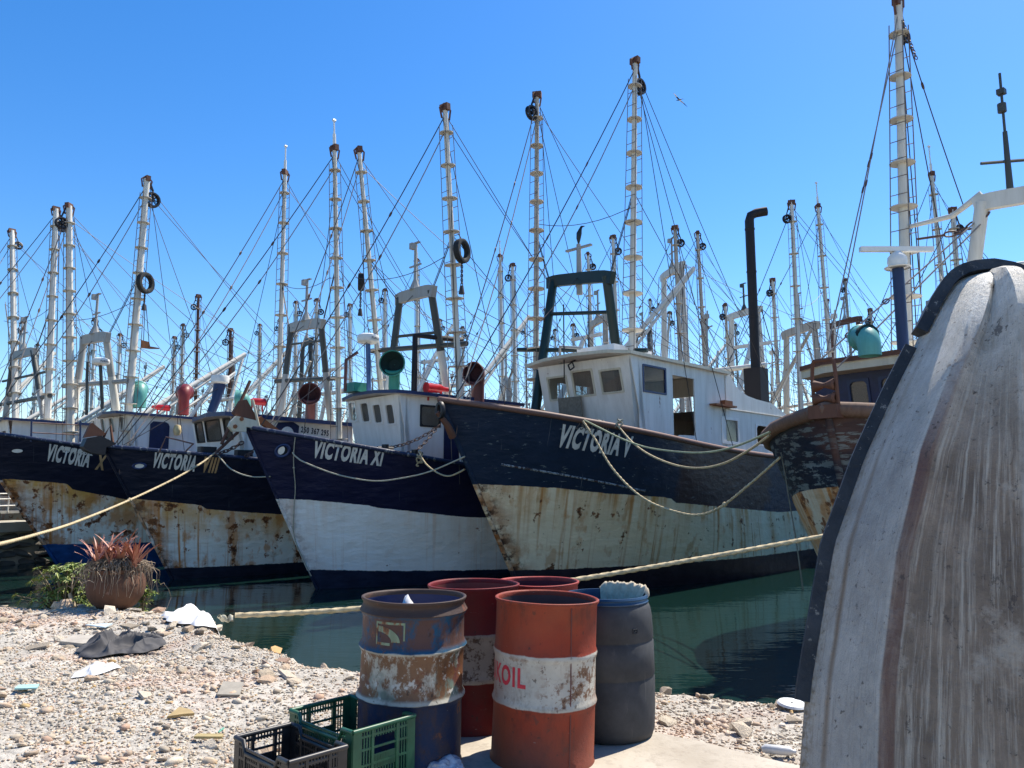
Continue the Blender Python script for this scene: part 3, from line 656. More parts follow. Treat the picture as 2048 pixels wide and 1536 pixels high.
# exhaust stack with silencer box
su = V.onb(1514, 800, 1.3); fx = su[0]
m = MB(); z0, z1 = V.onu(1514, 806, fx)[2], V.onu(1514, 737, fx)[2]; m.box(V.P(fx, 1.3, (z0+z1)/2), (.62, .62, z1-z0)); st = m.build('silencer_box', M['stack'], V.root, smooth=0)
zt = V.onu(1514, 424, fx)[2]; m = MB(); m.tube([V.P(fx, 1.3, z1), V.P(fx, 1.3, zt-.25), V.P(fx+.04, 1.34, zt-.06), V.P(fx+.18, 1.48, zt+.04), V.P(fx+.42, 1.78, zt+.10)], .165, 14); m.build('exhaust_pipe', M['stack'], V.root, smooth=50)
for f in (.33, .62, .9): m = MB(); m.tube([V.P(fx, 1.3, z1+(zt-z1)*f-.03), V.P(fx, 1.3, z1+(zt-z1)*f+.03)], .18, 14); m.build('pipe_band', M['stack'], V.root, smooth=50)
for px in ((1222, 690), (1178, 702), (1128, 715)):
    a = V.Pb(px[0], px[1], -.3); m = MB(); m.tube([a-Vector((0, 0, .6)), a+Vector((0, 0, 1.2+.4*RND.random()))], .02, 5); m.build('whip_aerial', M['black'], V.root)
m = MB(); a, b = V.Pb(1120, 727, -.6), V.Pb(1160, 703, .1); m.box(V.P(6.2, -.5, 6.62), (.5, 1.5, .22)); m.tube([a, a+Vector((0, 0, .5)), b+Vector((0, 0, .1))], .05, 6); m.build('roof_gear', M['gantrygrey'], V.root, smooth=0)
# anchor housed at the stem head
m = MB(); c = V.P(.0, .12, 4.55)
m.tube([c+Vector((math.cos(t)*.0-.1, math.cos(t)*.10, math.sin(t)*.17)) for t in [2*math.pi*k/12 for k in range(13)]], .06, 6, False); m.build('hawse_ring', M['black'], V.root, smooth=60)
V.pipe([V.P(-.18, .1, 4.5), V.P(.1, .16, 4.2), V.P(.32, .10, 3.95)], [.06, .085, .10], 'rust', 'anchor_shank')

# ------------------------------------------------------------------ trawler XI
XI = Trawler(-6.96, 20.15, .741, -1.365, 4.49, 2.30, 8.18, 7.96, 1.49, 5.2, label='clean navy and white trawler with the triangular rusty anchor on its stem head'); XI.hc = 5.5
ln = [XI.pix(*p) for p in [(560, 997), (612, 1000), (735, 1012), (745, 1014), (912, 1032), (960, 1036)]]; ln = [(-1, ln[0][1])]+ln+[(20, ln[-1][1]-.1)]
bt = [XI.pix(*p) for p in [(632, 1140), (760, 1143), (1000, 1140)]]; bt = [(-1, bt[0][1])]+bt+[(20, bt[-1][1])]
XI.hull(hull_mat('hull_paint_xi', (.006, .009, .048), (.88, .86, .82), (.007, .012, .030), .14, 5.1, .35, .55, None, .3), ln, bt, M['wornrail'], .06)
XI.letters('VICTORIA XI', (625, 913), (762, 932), .42, M['lettering'], weight=.03)
u, z = XI.pix(567, 902); m = MB(); ax = XI.hp(u, z, 1, .0); m.lathe([(.30, -.02), (.36, .03), (.30, .05), (.22, .03)], (0, 0, 0), 22, fn=lambda p, t: XI.hp(u+p.x*.46, z+p.y*.52, 1, p.z+.02)); m.build('hawse_ring', M['navytrim'], XI.hullo, smooth=40)
m = MB(); m.add([XI.hp(u+.12*math.cos(t), z+.15*math.sin(t), 1, .03) for t in [2*math.pi*k/16 for k in range(16)]], [tuple(range(16))]); m.build('hawse_hole', M['void'], XI.hullo, smooth=0)
m = MB(); m.add([XI.hp(u-.03+.07*math.cos(t), z+.01+.11*math.sin(t), 1, .036) for t in [2*math.pi*k/12 for k in range(12)]], [tuple(range(12))]); m.build('hawse_plate', M['cabin'], XI.hullo, smooth=0)
hs = MB(); fc = -.35; A, Bq = (4.62, fc-1.35), (4.62, fc+1.35); fw = XI.wall(MB(), A, Bq, 3.0, 5.62, [], (-.55, 0))
ws = [rect(fw, *q) for q in (((698, 805), (710, 805), (716, 843), (702, 842)), ((721, 805), (736, 806), (741, 845), (725, 844)), ((745, 808), (761, 809), (766, 847), (750, 846)), ((770, 808), (787, 809), (791, 849), (776, 848)))]
fw = XI.wall(hs, A, Bq, 3.0, 5.62, ws, (-.55, 0))
pw = XI.wall(MB(), (4.3, fc+1.35), (8.6, fc+1.35), 3.0, 5.62); sw = rect(pw, (841, 812), (879, 813), (880, 853), (842, 852)); pd = rect(pw, (886, 830), (926, 832), (926, 920), (888, 920)); pw = XI.wall(hs, (4.3, fc+1.35), (8.6, fc+1.35), 3.0, 5.62, [sw])
g = MB(); g.prism([XI.P(4.62, fc+1.35, 3.0), XI.P(4.3, fc+1.35, 3.0), XI.P(4.3, fc+1.35, 5.62), XI.P(4.07, fc+1.35, 5.62)], (0, .05, 0)); hs.add(g.v, g.f)
XI.wall(hs, (4.3, fc-1.35), (8.6, fc-1.35), 3.0, 5.62); XI.wall(hs, (8.6, fc-1.35), (8.6, fc+1.35), 3.0, 5.62)
house = hs.build('wheelhouse', M['cabin'], XI.root, smooth=0)
for h in ws: XI.window(fw, h, house, M['cabin'], M['glassdusty'], .07, .03)
XI.window(pw, sw, house, M['black'], M['glassdusty'], .10, .03)
m = MB(); x0 = pd[0]; m.prism([pw.mp(x0, 3.02, .03), pw.mp(x0+1.0, 3.02, .03), pw.mp(x0+1.0, 5.1, .03), pw.mp(x0, 5.1, .03)], (0, .03, 0)); m.build('door', M['navydoor'], house, smooth=0, normals=True)
XI.roof([(4.0, fc-1.75, 5.74), (3.72, fc-.6, 5.78), (3.70, fc+.6, 5.76), (3.9, fc+1.5, 5.71), (4.3, fc+1.62, 5.70), (8.8, fc+1.62, 5.66), (8.8, fc-1.6, 5.68), (4.6, fc-1.7, 5.72)], .10, (M['cabin'], M['navytrim']), house)
XI.gantry([(XI.Pb(775, 800, -1.5), XI.Pb(800, 596, -1.5)), (XI.Pb(897, 800, .75), XI.Pb(862, 580, .75))], .22, .36, (.14, .12), 'gantrydark', 'mast', [(.50, 1.2, .085), (.62, .02, .05)], True, 'gantrygrey')
gt = [XI.Pb(793, 598, -1.5), XI.Pb(866, 578, .75)]
oS, oP = XI.Pb(756, 800, -2.5), XI.Pb(927, 830, 2.3); tS, tP = XI.Pb(718, 300, -2.5), XI.Pb(890, 215, 2.3)
XI.outrigger(oS, tS, 10, .11, .07, block=0); XI.outrigger(oP, tP, 10, .11, .075, ringr=(.34, .20), block=0)
rig(XI, oS, oP, tS, tP, gt, seed=5); afterdeck(XI, 8.6)
XI.radar_dome(XI.Pb(736, 688, -.4), XI.Pb(738, 785, -.4), .335, .30, .075, 'bluepost', 'FURUNO', -70)
XI.cowl(XI.Pb(955, 815, 1.2), 1.25, .21, .34, 205, 'maroon', 'voidred')
XI.cowl(XI.Pb(788, 786, .2), 1.05, .17, .37, 222, 'green', 'voidgreen')
m = MB(); a = XI.onb(828, 786, .6); m.tube([XI.P(a[0], .6, a[2]-.2), XI.P(a[0], .6, XI.onu(826, 672, a[0])[2]), XI.P(a[0]+1.6, .9, XI.onu(826, 672, a[0])[2]+.02)], .095, 8); m.build('exhaust_pipe', M['stack'], XI.root, smooth=50)
XI.searchlight(XI.Pb(873, 777, 1.0), 'red', 180, 1.15)
m = MB(); m.box(XI.Pb(713, 776, -.9), (.55, .62, .28), top=.9); m.build('roof_light', M['green'], XI.root, smooth=0)
m = MB(); a, b = XI.Pb(690, 783, -.8), XI.Pb(692, 720, -.8); m.tube([a, b, XI.Pb(716, 704, -.6)], .05, 6); m.build('davit', M['maroon'], XI.root, smooth=50)
# anchor at the stem head
an = empty('anchor', (0, 0, 0)); an.parent = XI.root
XI.poly([(464, 825), (478, 802), (492, 799), (516, 841), (468, 831)], .02, .10, 'rust', 'fluke', an)
XI.poly([(471, 832), (515, 842), (517, 858), (491, 854), (491, 864), (464, 863), (456, 853), (460, 843)], .08, .12, 'cream', 'plate', an)
XI.poly([(516, 836), (520, 833), (562, 864), (554, 870), (518, 846)], .0, .14, 'rustor', 'shank', an)
XI.pipe([XI.Pb(505, 799, .1), XI.Pb(519, 857, .12)], .035, 'cream', 'stock', parent=an)
for q in ((483, 838), (470, 853)):
    m = MB(); c = XI.Pb(*q, .15); m.tube([c, c+Vector((0, -.03, 0))], .055, 8); m.build('bolt', M['rustor'], an, smooth=40)
XI.chain(XI.Pb(778, 895, 1.3), XI.Pb(880, 850, 1.7), .12); XI.chain(XI.Pb(828, 905, 1.9), XI.Pb(872, 858, 1.7), .05, .12)
for q in ((838, 903), (780, 893)):
    u, z = XI.pix(q[0], q[1]+14); p = XI.P(u, float(XI.half(u, 1))-.12, float(XI.sheer(u))); p = p+Vector((0, .12, 0)); m = MB(); m.tube([p-Vector((0, 0, .05)), p+Vector((0, 0, .20))], .10, 10); m.tube([p+Vector((-.25, 0, .10)), p+Vector((.25, 0, .10))], .05, 6); m.build('bollard', M['black'], XI.root, smooth=50)

# ------------------------------------------------------------------ trawler VIII
VIII = Trawler(-11.766, 22.219, .852, -1.2, 3.934, 2.248, 7.779, 8.871, .704, label='rust-streaked navy and white trawler with a dark cowl and navy roof edge'); VIII.hc = 5.2
ln = [VIII.pix(*p) for p in [(266, 997), (330, 1004), (402, 1010)]]+[VIII.pix(*p) for p in [(408, 1019), (500, 1026), (570, 1030)]]; ln = [(-1, ln[0][1])]+ln+[(20, ln[-1][1])]
bt = [VIII.pix(*p) for p in [(334, 1136), (450, 1131), (600, 1124)]]; bt = [(-1, bt[0][1])]+bt+[(20, bt[-1][1])]
VIII.hull(hull_mat('hull_paint_viii', (.006, .010, .030), (.86, .83, .75), (.008, .010, .020), .85, 9.7, .3, .6, None, .7, .8), ln, bt, M['wornrail'], .06)
VIII.letters('VICTORIA', (302, 933), (391, 941), .42, M['lettering'], weight=.03); VIII.letters('VIII', (401, 943), (432, 945), .46, M['letteringrust'], weight=.03)
u, z = VIII.pix(279, 931); m = MB(); m.lathe([(.26, -.02), (.33, .03), (.27, .05), (.2, .03)], (0, 0, 0), 22, fn=lambda p, t: VIII.hp(u+p.x*.5, z+p.y*.3, 1, p.z+.02)); m.build('hawse_ring', M['navytrim'], VIII.hullo, smooth=40)
m = MB(); m.add([VIII.hp(u+.12*math.cos(t), z+.07*math.sin(t), 1, .04) for t in [2*math.pi*k/12 for k in range(12)]], [tuple(range(12))]); m.build('hawse_plate', M['cabin'], VIII.hullo, smooth=0)
fc = .05; A, Bq = (3.75, fc-1.5), (3.75, fc+1.5); fw = VIII.wall(MB(), A, Bq, 2.9, 4.92, [], (-.45, 0)); hs = MB()
ws = [rect(fw, *q) for q in (((389, 846), (403, 845), (411, 883), (397, 885)), ((409, 842), (438, 840), (445, 880), (416, 883)), ((446, 838), (459, 837), (467, 877), (453, 879)))]
fw = VIII.wall(hs, A, Bq, 2.9, 4.92, ws, (-.45, 0)); pw = VIII.wall(hs, (3.5, fc+1.5), (7.6, fc+1.5), 2.9, 4.90)
g = MB(); g.prism([VIII.P(3.75, fc+1.5, 2.9), VIII.P(3.5, fc+1.5, 2.9), VIII.P(3.5, fc+1.5, 4.9), VIII.P(3.3, fc+1.5, 4.9)], (0, .05, 0)); hs.add(g.v, g.f)
VIII.wall(hs, (3.5, fc-1.5), (7.6, fc-1.5), 2.9, 4.9); VIII.wall(hs, (7.6, fc-1.5), (7.6, fc+1.5), 2.9, 4.9); house = hs.build('wheelhouse', M['cabin'], VIII.root, smooth=0)
for h in ws: VIII.window(fw, h, house, M['black'], M['glassdusty'], .09, .03)
d = [pw.pix(*p) for p in [(551, 880), (548, 858), (556, 845), (585, 844), (597, 852), (594, 880)]]; m = MB(); m.prism([pw.mp(x, zz, .03) for x, zz in d], (0, .03, 0)); dd = m.build('door', M['navydoor'], house, smooth=0, normals=True)
c = pw.pix(573, 868); m = MB(); m.lathe([(.0, .02), (.22, .02), (.24, 0)], (0, 0, 0), 20, fn=lambda p, t: pw.mp(c[0]+p.x, c[1]+p.y, .05+p.z)); m.build('porthole_cover', M['cabin'], dd, smooth=30)
(xa, za), (xb, zb_) = pw.pix(601, 864), pw.pix(657, 872)
text_on('lettering', '250 367 295', lambda x, y, wd: pw.mp(xa+(xb-xa)*x/wd, za+(zb_-za)*x/wd+y*.19, .01), M['letteringdark'], house, .12, .02)
VIII.roof([(3.55, fc-1.95, 4.96), (3.15, fc-1.2, 5.02), (2.85, fc+.3, 5.08), (2.9, fc+1.4, 5.06), (3.2, fc+1.72, 5.02), (7.8, fc+1.72, 4.97), (7.8, fc-1.7, 4.97)], .13, (M['cabin'], M['navytrim']), house)
VIII.gantry([(VIII.Pb(563, 820, -1.35), VIII.Pb(583, 655, -1.35)), (VIII.Pb(660, 830, 1.1), VIII.Pb(642, 645, 1.1))], .18, .34, (.13, .11), 'gantrydark', 'gantrygrey', [(.38, .6, .08), (.80, .02, .04)], True, 'gantrygrey')
gt = [VIII.Pb(578, 655, -1.35), VIII.Pb(647, 642, 1.1)]
oS, oP = VIII.Pb(554, 820, -2.4), VIII.Pb(677, 800, 2.2); tS, tP = VIII.Pb(570, 345, -2.4), VIII.Pb(669, 296, 2.2)
VIII.outrigger(oS, tS, 9, .11, .075, ant=1.15, block=0); VIII.outrigger(oP, tP, 10, .11, .075, ant=1.05, block=0)
rig(VIII, oS, oP, tS, tP, gt, seed=7); afterdeck(VIII, 8.0)
VIII.cowl(VIII.Pb(620, 842, .9), 1.12, .17, .36, 228, 'maroon', 'voidred'); VIII.cowl(VIII.Pb(490, 832, .9), .5, .17, .29, 140, 'teal', 'voidgreen')
m = MB(); m.tube([VIII.Pb(422, 826, -.2), VIII.Pb(432, 800, -.2), VIII.Pb(440, 768, -.2)], [.14, .15, .20], 12); p_ = m.build('radar_post', M['navypost'], VIII.root, smooth=50)
d = MB(); d.lathe([(.02, 0), (.2, 0), (.28, .05), (.29, .2), (.27, .27), (.02, .29)], VIII.Pb(440, 768, -.2), 24); d.build('radar_dome', M['radar'], p_, smooth=40)
VIII.searchlight(VIII.Pb(512, 803, .9), 'red', 0, .9)
for a, b in (((443, 888), (500, 762)), ((425, 912), (478, 862))): VIII.pipe([VIII.Pb(*a, 1.6), VIII.Pb(*b, 1.4)], .05, 'rust', 'davit')
VIII.pipe([VIII.Pb(318, 905, 1.2), VIII.Pb(332, 874, 1.3), VIII.Pb(388, 888, 1.7)], .022, 'rustrail', 'hand_rail')
VIII.pipe([VIII.Pb(371, 903, 1.3), VIII.Pb(386, 888, 1.4)], .022, 'rustrail', 'hand_rail')
an = empty('anchor', (0, 0, 0)); an.parent = VIII.root
VIII.poly([(166, 876), (180, 847), (184, 846), (211, 868), (204, 872), (190, 872)], .0, .12, 'rust', 'fluke', an)
VIII.poly([(163, 893), (170, 877), (198, 872), (226, 886), (226, 892), (209, 894), (206, 910), (182, 907), (168, 901)], .05, .3, 'black', 'crown', an)
VIII.pipe([VIII.Pb(205, 878, .0), VIII.Pb(221, 851, .0), VIII.Pb(226, 890, .1)], .045, 'rust', 'shank', parent=an)
VIII.chain(VIII.Pb(432, 908, 1.9), VIII.Pb(486, 884, 1.6), .05, .16, .02); VIII.chain(VIII.Pb(492, 912, 2.0), VIII.Pb(508, 898, 1.8), .03, .16, .02)
for q in ((421, 900), (494, 908)):
    u, z = VIII.pix(q[0], q[1]+12); p = VIII.P(u, float(VIII.half(u, 1))-.12, float(VIII.sheer(u))); p = p+Vector((0, .1, 0)); m = MB(); m.box(p+Vector((0, 0, .12)), (.5, .22, .26)); m.build('bollard', M['black'], VIII.root, smooth=0)

# ------------------------------------------------------------------ trawler X
X = Trawler(-17.494, 24.718, .879, -1.2, 4.593, 3.088, 8.144, 9.282, 1.212, label='rusty navy and white trawler with a blue bottom band, behind the potted aloe'); X.hc = 6.5
ln = [X.pix(*p) for p in [(17, 957), (70, 962), (133, 967)]]+[X.pix(*p) for p in [(139, 978), (200, 990), (258, 999)]]; ln = [(-1, ln[0][1])]+ln+[(20, ln[-1][1])]
bt = [X.pix(*p) for p in [(104, 1089), (200, 1089), (296, 1086)]]; bt = [(-1, bt[0][1])]+bt+[(20, bt[-1][1])]
X.hull(hull_mat('hull_paint_x', (.006, .009, .030), (.86, .84, .78), (.006, .045, .145), .95, 14.2, .2, .6, None, 1.0, .95), ln, bt, M['wornrail'], .06, stem_r=.07)
X.letters('VICTORIA', (91, 920), (178, 934), .50, M['lettering'], weight=.03); X.letters('X', (191, 937), (207, 939), .46, M['letteringrust'], weight=.03); X.letters('2503055 2', (126, 904), (185, 912), .17, M['lettering'], weight=.015)
u, z = X.pix(36, 900); m = MB(); m.add([X.hp(u+.13*math.cos(t), z+.06*math.sin(t), 1, .03) for t in [2*math.pi*k/14 for k in range(14)]], [tuple(range(14))]); m.build('hawse_plate', M['cabin'], X.hullo, smooth=0)
fc = -.1; A, Bq = (4.9, fc-1.5), (4.9, fc+1.5); fw = X.wall(MB(), A, Bq, 3.4, 5.32, [], (-.40, 0)); hs = MB()
ws = [rect(fw, *q) for q in (((183, 842), (188, 840), (194, 858), (189, 860)), ((200, 838), (208, 837), (213, 864), (206, 866)), ((217, 836), (227, 835), (231, 865), (222, 867)), ((237, 834), (248, 833), (253, 865), (243, 866)))]
fw = X.wall(hs, A, Bq, 3.4, 5.32, ws, (-.40, 0)); pw = X.wall(hs, (4.65, fc+1.5), (9.4, fc+1.5), 3.2, 5.30)
g = MB(); g.prism([X.P(4.9, fc+1.5, 3.2), X.P(4.65, fc+1.5, 3.2), X.P(4.65, fc+1.5, 5.3), X.P(4.5, fc+1.5, 5.3)], (0, .05, 0)); hs.add(g.v, g.f)
X.wall(hs, (4.65, fc-1.5), (9.4, fc-1.5), 3.2, 5.3); X.wall(hs, (9.4, fc-1.5), (9.4, fc+1.5), 3.2, 5.3); house = hs.build('wheelhouse', M['cabin'], X.root, smooth=0)
for h in ws: X.window(fw, h, house, M['cabin'], M['glassdusty'], .06, .02)
d = rect(pw, (299, 843), (337, 844), (337, 900), (298, 900)); m = MB(); x0, z0, x1, z1 = d[0], 3.22, d[2], d[3]
m.prism([pw.mp(x, zz, .03) for x, zz in ((x0, z0), (x1, z0), (x1, z1-.15), (x1-.05, z1-.05), (x1-.15, z1), (x0+.1, z1), (x0, z1-.1))], (0, .03, 0)); m.build('door', M['navydoor'], house, smooth=0, normals=True)
X.roof([(4.9, fc-2.1, 5.36), (4.35, fc-1.0, 5.44), (4.0, fc+.3, 5.46), (4.05, fc+1.3, 5.44), (4.4, fc+1.72, 5.40), (9.6, fc+1.72, 5.34), (9.6, fc-1.7, 5.34)], .09, (M['cabin'], M['navytrim']), house)
c = pw.mp(*pw.pix(348, 861), .25); m = MB(); m.lathe([(.01, -.2), (.1, -.18), (.14, -.05), (.14, .05), (.1, .18), (.01, .2)], c, 14); b_ = m.build('buoy', M['buoy'], None, None, 40); b_.location = X.root.location; b_.rotation_euler = X.root.rotation_euler
m = MB(); m.tube([c+Vector((0, 0, .2)), c+Vector((0, .12, 1.0))], .012, 4); m.build('lanyard', M['cable'], b_); tag(b_, 'small yellow foam buoy hanging beside the navy wheelhouse door', 'buoy')
X.gantry([(X.Pb(146, 828, -2.3), X.Pb(168, 680, -2.3)), (X.Pb(232, 818, .0), X.Pb(212, 672, .0))], .22, .36, (.14, .12), 'gantrygrey', 'mast', [(.38, 1.0, .09)], True, 'gantrygrey', False)
gt = [X.Pb(165, 680, -2.3), X.Pb(217, 672, .0)]
oS, oP = X.Pb(127, 880, -2.3), X.Pb(257, 820, .9); tS, tP = X.Pb(138, 412, -2.3), X.Pb(294, 358, .9)
X.outrigger(oS, tS, 10, .15, .11, ringr=(.30, .20), block=-1.2); X.outrigger(oP, tP, 10, .15, .11, ringr=(.30, .21), block=1.5)
rig(X, oS, oP, tS, tP, gt, seed=9); afterdeck(X, 8.2)
X.radar_dome(X.Pb(201, 731, .3), X.Pb(205, 818, .3), .30, .26, .06, 'gantrydark', 'FURUNO', -80)
X.cowl(X.Pb(277, 815, .9), .62, .25, .30, 70, 'teal', 'voidgreen'); X.cowl(X.Pb(366, 830, .9), 1.05, .20, .31, 60, 'redcowl', 'voidred')
X.searchlight(X.Pb(322, 815, .8), 'red', 0, .9)
X.pipe([X.Pb(173, 830, 0), X.Pb(175, 724, 0)], .05, 'gantrydark', 'exhaust_pipe')
for px in (160, 62): X.pipe([X.Pb(px, 884, 1.0), X.Pb(px+1, 842, 1.0)], .03, 'navypost', 'rail_stanchion')
for yy in (842, 862): X.pipe([X.Pb(62, yy+3, 1.0), X.Pb(160, yy+8, 1.0)], .018, 'rustrail', 'hand_rail')

# ------------------------------------------------------------------ trawler beyond the frame's left edge, its spars in view
Z = Trawler(-24.2, 28.0, .88, -1.2, 4.3, 2.8, 8, 9, 1.1, label='trawler at the far left edge, only grey gantry, spars and pale wheelhouse showing'); Z.hc = 6.5
zl = [(-1, 2.6), (20, 2.0)]; zb2 = [(-1, .5), (20, .4)]
Z.hull(hull_mat('hull_paint_z', (.007, .010, .035), (.55, .55, .53), (.01, .012, .03), .6, 21.0), zl, zb2, M['navytrim'], .06)
hs = MB(); Z.wall(hs, (5, -1.5), (5, 1.5), 3.2, 5.4, [(.3, 4.3, .8, 5), (1.2, 4.3, 1.8, 5), (2.2, 4.3, 2.7, 5)], (-.4, 0)); Z.wall(hs, (4.8, 1.5), (9.5, 1.5), 3.2, 5.4); Z.wall(hs, (4.8, -1.5), (9.5, -1.5), 3.2, 5.4); Z.wall(hs, (9.5, -1.5), (9.5, 1.5), 3.2, 5.4)
house = hs.build('wheelhouse', M['cabin'], Z.root, smooth=0); Z.roof([(4.3, -1.8, 5.5), (4.1, 0, 5.52), (4.3, 1.8, 5.5), (9.7, 1.8, 5.45), (9.7, -1.8, 5.45)], .1, (M['cabin'], M['navytrim']), house)
uz = lambda px, py, u=6.3: Vector((lambda q: Z.P(*q))(Z.onu(px, py, u)))
Z.gantry([(uz(8, 860), uz(27, 712)), (uz(90, 850), uz(66, 702))], .25, .36, (.14, .12), 'gantrydark', 'gantrygrey', [(.36, 1.1, .09), (.68, 1.0, .06)], True, 'gantrygrey')
gt = [uz(24, 710), uz(72, 700)]; oS, oP = uz(-8, 800), uz(93, 880); tS, tP = uz(24, 462), uz(112, 418)
Z.outrigger(oS, tS, 9, .15, .11, ringr=(.30, .21), block=1.0); Z.outrigger(oP, tP, 10, .15, .11, ringr=(.30, .20), block=1.3)
rig(Z, oS, oP, tS, tP, gt, seed=13); afterdeck(Z, 8)

# ------------------------------------------------------------------ trawler at the right, bow towards the quay behind the skiff
_p = at_y(1652, 812, 12.6)
Rt = Trawler(_p[0], 12.6, .66, -1.2, _p[2]+1.2, 1.15, 4.3, 5.6, 1.35, 5.6, ex=(2.0, 1.4), label='peeling navy trawler with a rusty roller on its blunt bow, right behind the upended skiff'); Rt.hc = 6
ln = [(-1, 2.85), (1.0, 2.72), (3, 2.4), (20, 2.0)]; bt = [(-1, .35), (20, .35)]
Rt.hull(hull_mat('hull_paint_r', (.010, .018, .038), (.70, .62, .46), (.012, .014, .03), .95, 31.0, 2.1, .5, (-.4, .35, (.07, .032, .026)), .5), ln, bt, painted('scaly_rail', (.17, .10, .07), .6, .8, 6, .7), .13, rail_drop=.05, stem_r=.07)
m = MB(); h0 = Rt.zb
for sd in (-1, 1): m.tube([Rt.P(.02, sd*.21, h0-.15), Rt.P(-.02, sd*.21, h0+.45), Rt.P(-.02, sd*.19, h0+.72), Rt.P(-.02, sd*.16, h0+.76)], .035, 6)
m.tube([Rt.P(-.02, -.17, h0+.76), Rt.P(-.02, .17, h0+.76)], .035, 6); fr = m.build('roller_frame', M['rust'], Rt.root, smooth=50)
for k, dz in ((0, .12), (1, .34)):
    m = MB(); m.lathe([(.06, -.2), (.10, -.17), (.045, -.02), (.045, .02), (.10, .17), (.06, .2)], Rt.P(-.02, 0, h0+dz), 14, Matrix.Rotation(rad(90), 3, 'X')); m.build('roller', M['rust'], fr, smooth=40)
m = MB(); m.box(Rt.P(.02, 0, h0-.1), (.3, .5, .22)); m.build('roller_bed', M['rust'], fr, smooth=0)
hs = MB(); wz = [Rt.onu(1612, 735, 3.2), Rt.onu(1800, 712, 3.2)]; fb0, fb1, zr = wz[0][1]+.15, 2.0, wz[0][2]
fw = Rt.wall(hs, (3.5, fb0), (3.5, fb1), 3.2, zr-.05, [(.75, zr-.95, 1.15, zr-.40), (1.4, zr-.95, 1.95, zr-.40), (2.3, zr-.95, 2.9, zr-.4)], (-.3, 0))
Rt.wall(hs, (3.3, fb0), (8, fb0), 3.2, zr-.05); Rt.wall(hs, (3.3, fb1), (8, fb1), 3.2, zr-.05); Rt.wall(hs, (8, fb0), (8, fb1), 3.2, zr-.05); house = hs.build('wheelhouse', M['navydoor'], Rt.root, smooth=0)
for h in ((.75, zr-.95, 1.15, zr-.40), (1.4, zr-.95, 1.95, zr-.40), (2.3, zr-.95, 2.9, zr-.4)): Rt.window(fw, h, house, M['navypost'], M['glassdusty'], .1, .03)
ro = [(3.0, fb0-.18, zr), (2.75, fb0+.5, zr+.03), (2.7, 1.0, zr+.03), (2.9, 2.2, zr), (8.2, 2.2, zr), (8.2, fb0-.18, zr)]
Rt.roof(ro, .10, (M['cabin'], M['rust']), house); Rt.roof([(u+.05, b, z-.10) for u, b, z in ro], .16, (M['cream'], M['cream']), house, 'roof_fascia')
uz = lambda px, py, u=5.6: Vector(Rt.P(*Rt.onu(px, py, u)))
tS, oS = uz(1796, 5), uz(1816, 740); Rt.outrigger(oS, tS, 10, .115, .09, ringr=(.40, .21), block=.9, z_first=.1)
gA, gB, gC = uz(1965, 405), uz(1938, 560), uz(2110, 380); Rt.gantry([(uz(1925, 700), gA), (uz(2190, 690), gC)], .15, .34, (.15, .14), 'mast', cross=[(.55, .1, .06)], ant=False)
Rt.pipe([gA+Vector((0, 0, .2)), uz(1905, 432), uz(1812, 455)], [.075, .06, .05], 'mast', 'spreader_arm')
Rt.chain(uz(1978, 425), uz(1890, 470), .1, .2, .022); Rt.stay(uz(1890, 470), uz(1835, 478), 0, .03, 'chain')
for k, (a, b) in enumerate((((1960, 436), (1640, 720)), ((1970, 440), (1675, 735)))): Rt.stay(uz(*a), Rt.P(*Rt.onu(b[0], b[1], 2.4)), .0, .018, 'cablelight', (.6, .83))
bow = Rt.P(.3, 0, h0+.1)
for k in range(2): Rt.stay(tS-Vector((0, 0, .2+.3*k)), Rt.P(*Rt.onu(1668-14*k, 700, 2.2)), .04, .014, 'cablelight', (.47, .55))
Rt.stay(tS-Vector((0, 0, .2)), uz(1930, 420, 8), .1, .013, links=(.35,)); Rt.stay(tS-Vector((0, 0, .3)), uz(1850, 700, 6.5), .05, .013); Rt.stay(tS-Vector((0, 0, .3)), uz(1835, 700, 6.2), .05, .013); Rt.stay(tS-Vector((0, 0, .3)), uz(1905, 600, 9), .05, .013)
Rt.chain(tS-Vector((-.1, 0, .3)), uz(1833, 118), .02, .09, .010)
m = MB(); a, b = Rt.onb(1806, 690, .0), Rt.onb(1804, 540, .0); m.tube([Rt.P(a[0], 0, zr), Rt.P(a[0], 0, b[2])], .105, 12); po = m.build('radar_post', M['navypost'], Rt.root, smooth=60)
m = MB(); c = Rt.P(a[0], 0, b[2]); m.lathe([(.22, 0), (.24, .02), (.16, .04), (.18, .12), (.17, .22), (.10, .30), (.06, .34)], c, 20); m.build('radar_motor', M['radar'], po, smooth=40)
m = MB(); vx = Vector((math.sin(.66)*.75, -math.cos(.66)*.98, 0)); vx = Vector((math.cos(-.66), math.sin(-.66), 0)); c2 = c+Vector((0, 0, .38)); m.tube([c2-vx*.70, c2+vx*.70], 1.0, 4, True, (.055, .045)); m.build('radar_scanner', M['radar'], po, smooth=0)
Rt.cowl(Rt.P(*Rt.onb(1740, 712, .2)), .20, .19, .22, 50, 'teal', 'voidgreen', 1.4)
m = MB(); a = uz(2022, 400, 7); m.tube([a, a+Vector((0, 0, 1.6))], [.08, .05], 8); m.tube([a+Vector((0, 0, 1.5)), a+Vector((0, 0, 3.0))], .03, 6); dv = Vector((math.cos(-.66), math.sin(-.66), 0)); m.tube([a+Vector((0, 0, .85))-dv*.6, a+Vector((0, 0, .95))+dv*.6], .035, 6); m.box(a+Vector((0, 0, 2.55)), (.16, .16, .12)); m.lathe([(.01, -.1), (.09, -.1), (.09, .1), (.01, .1)], a+Vector((-.05, 0, 2.15)), 10); m.build('signal_mast', M['gantrydark'], Rt.root, smooth=40)

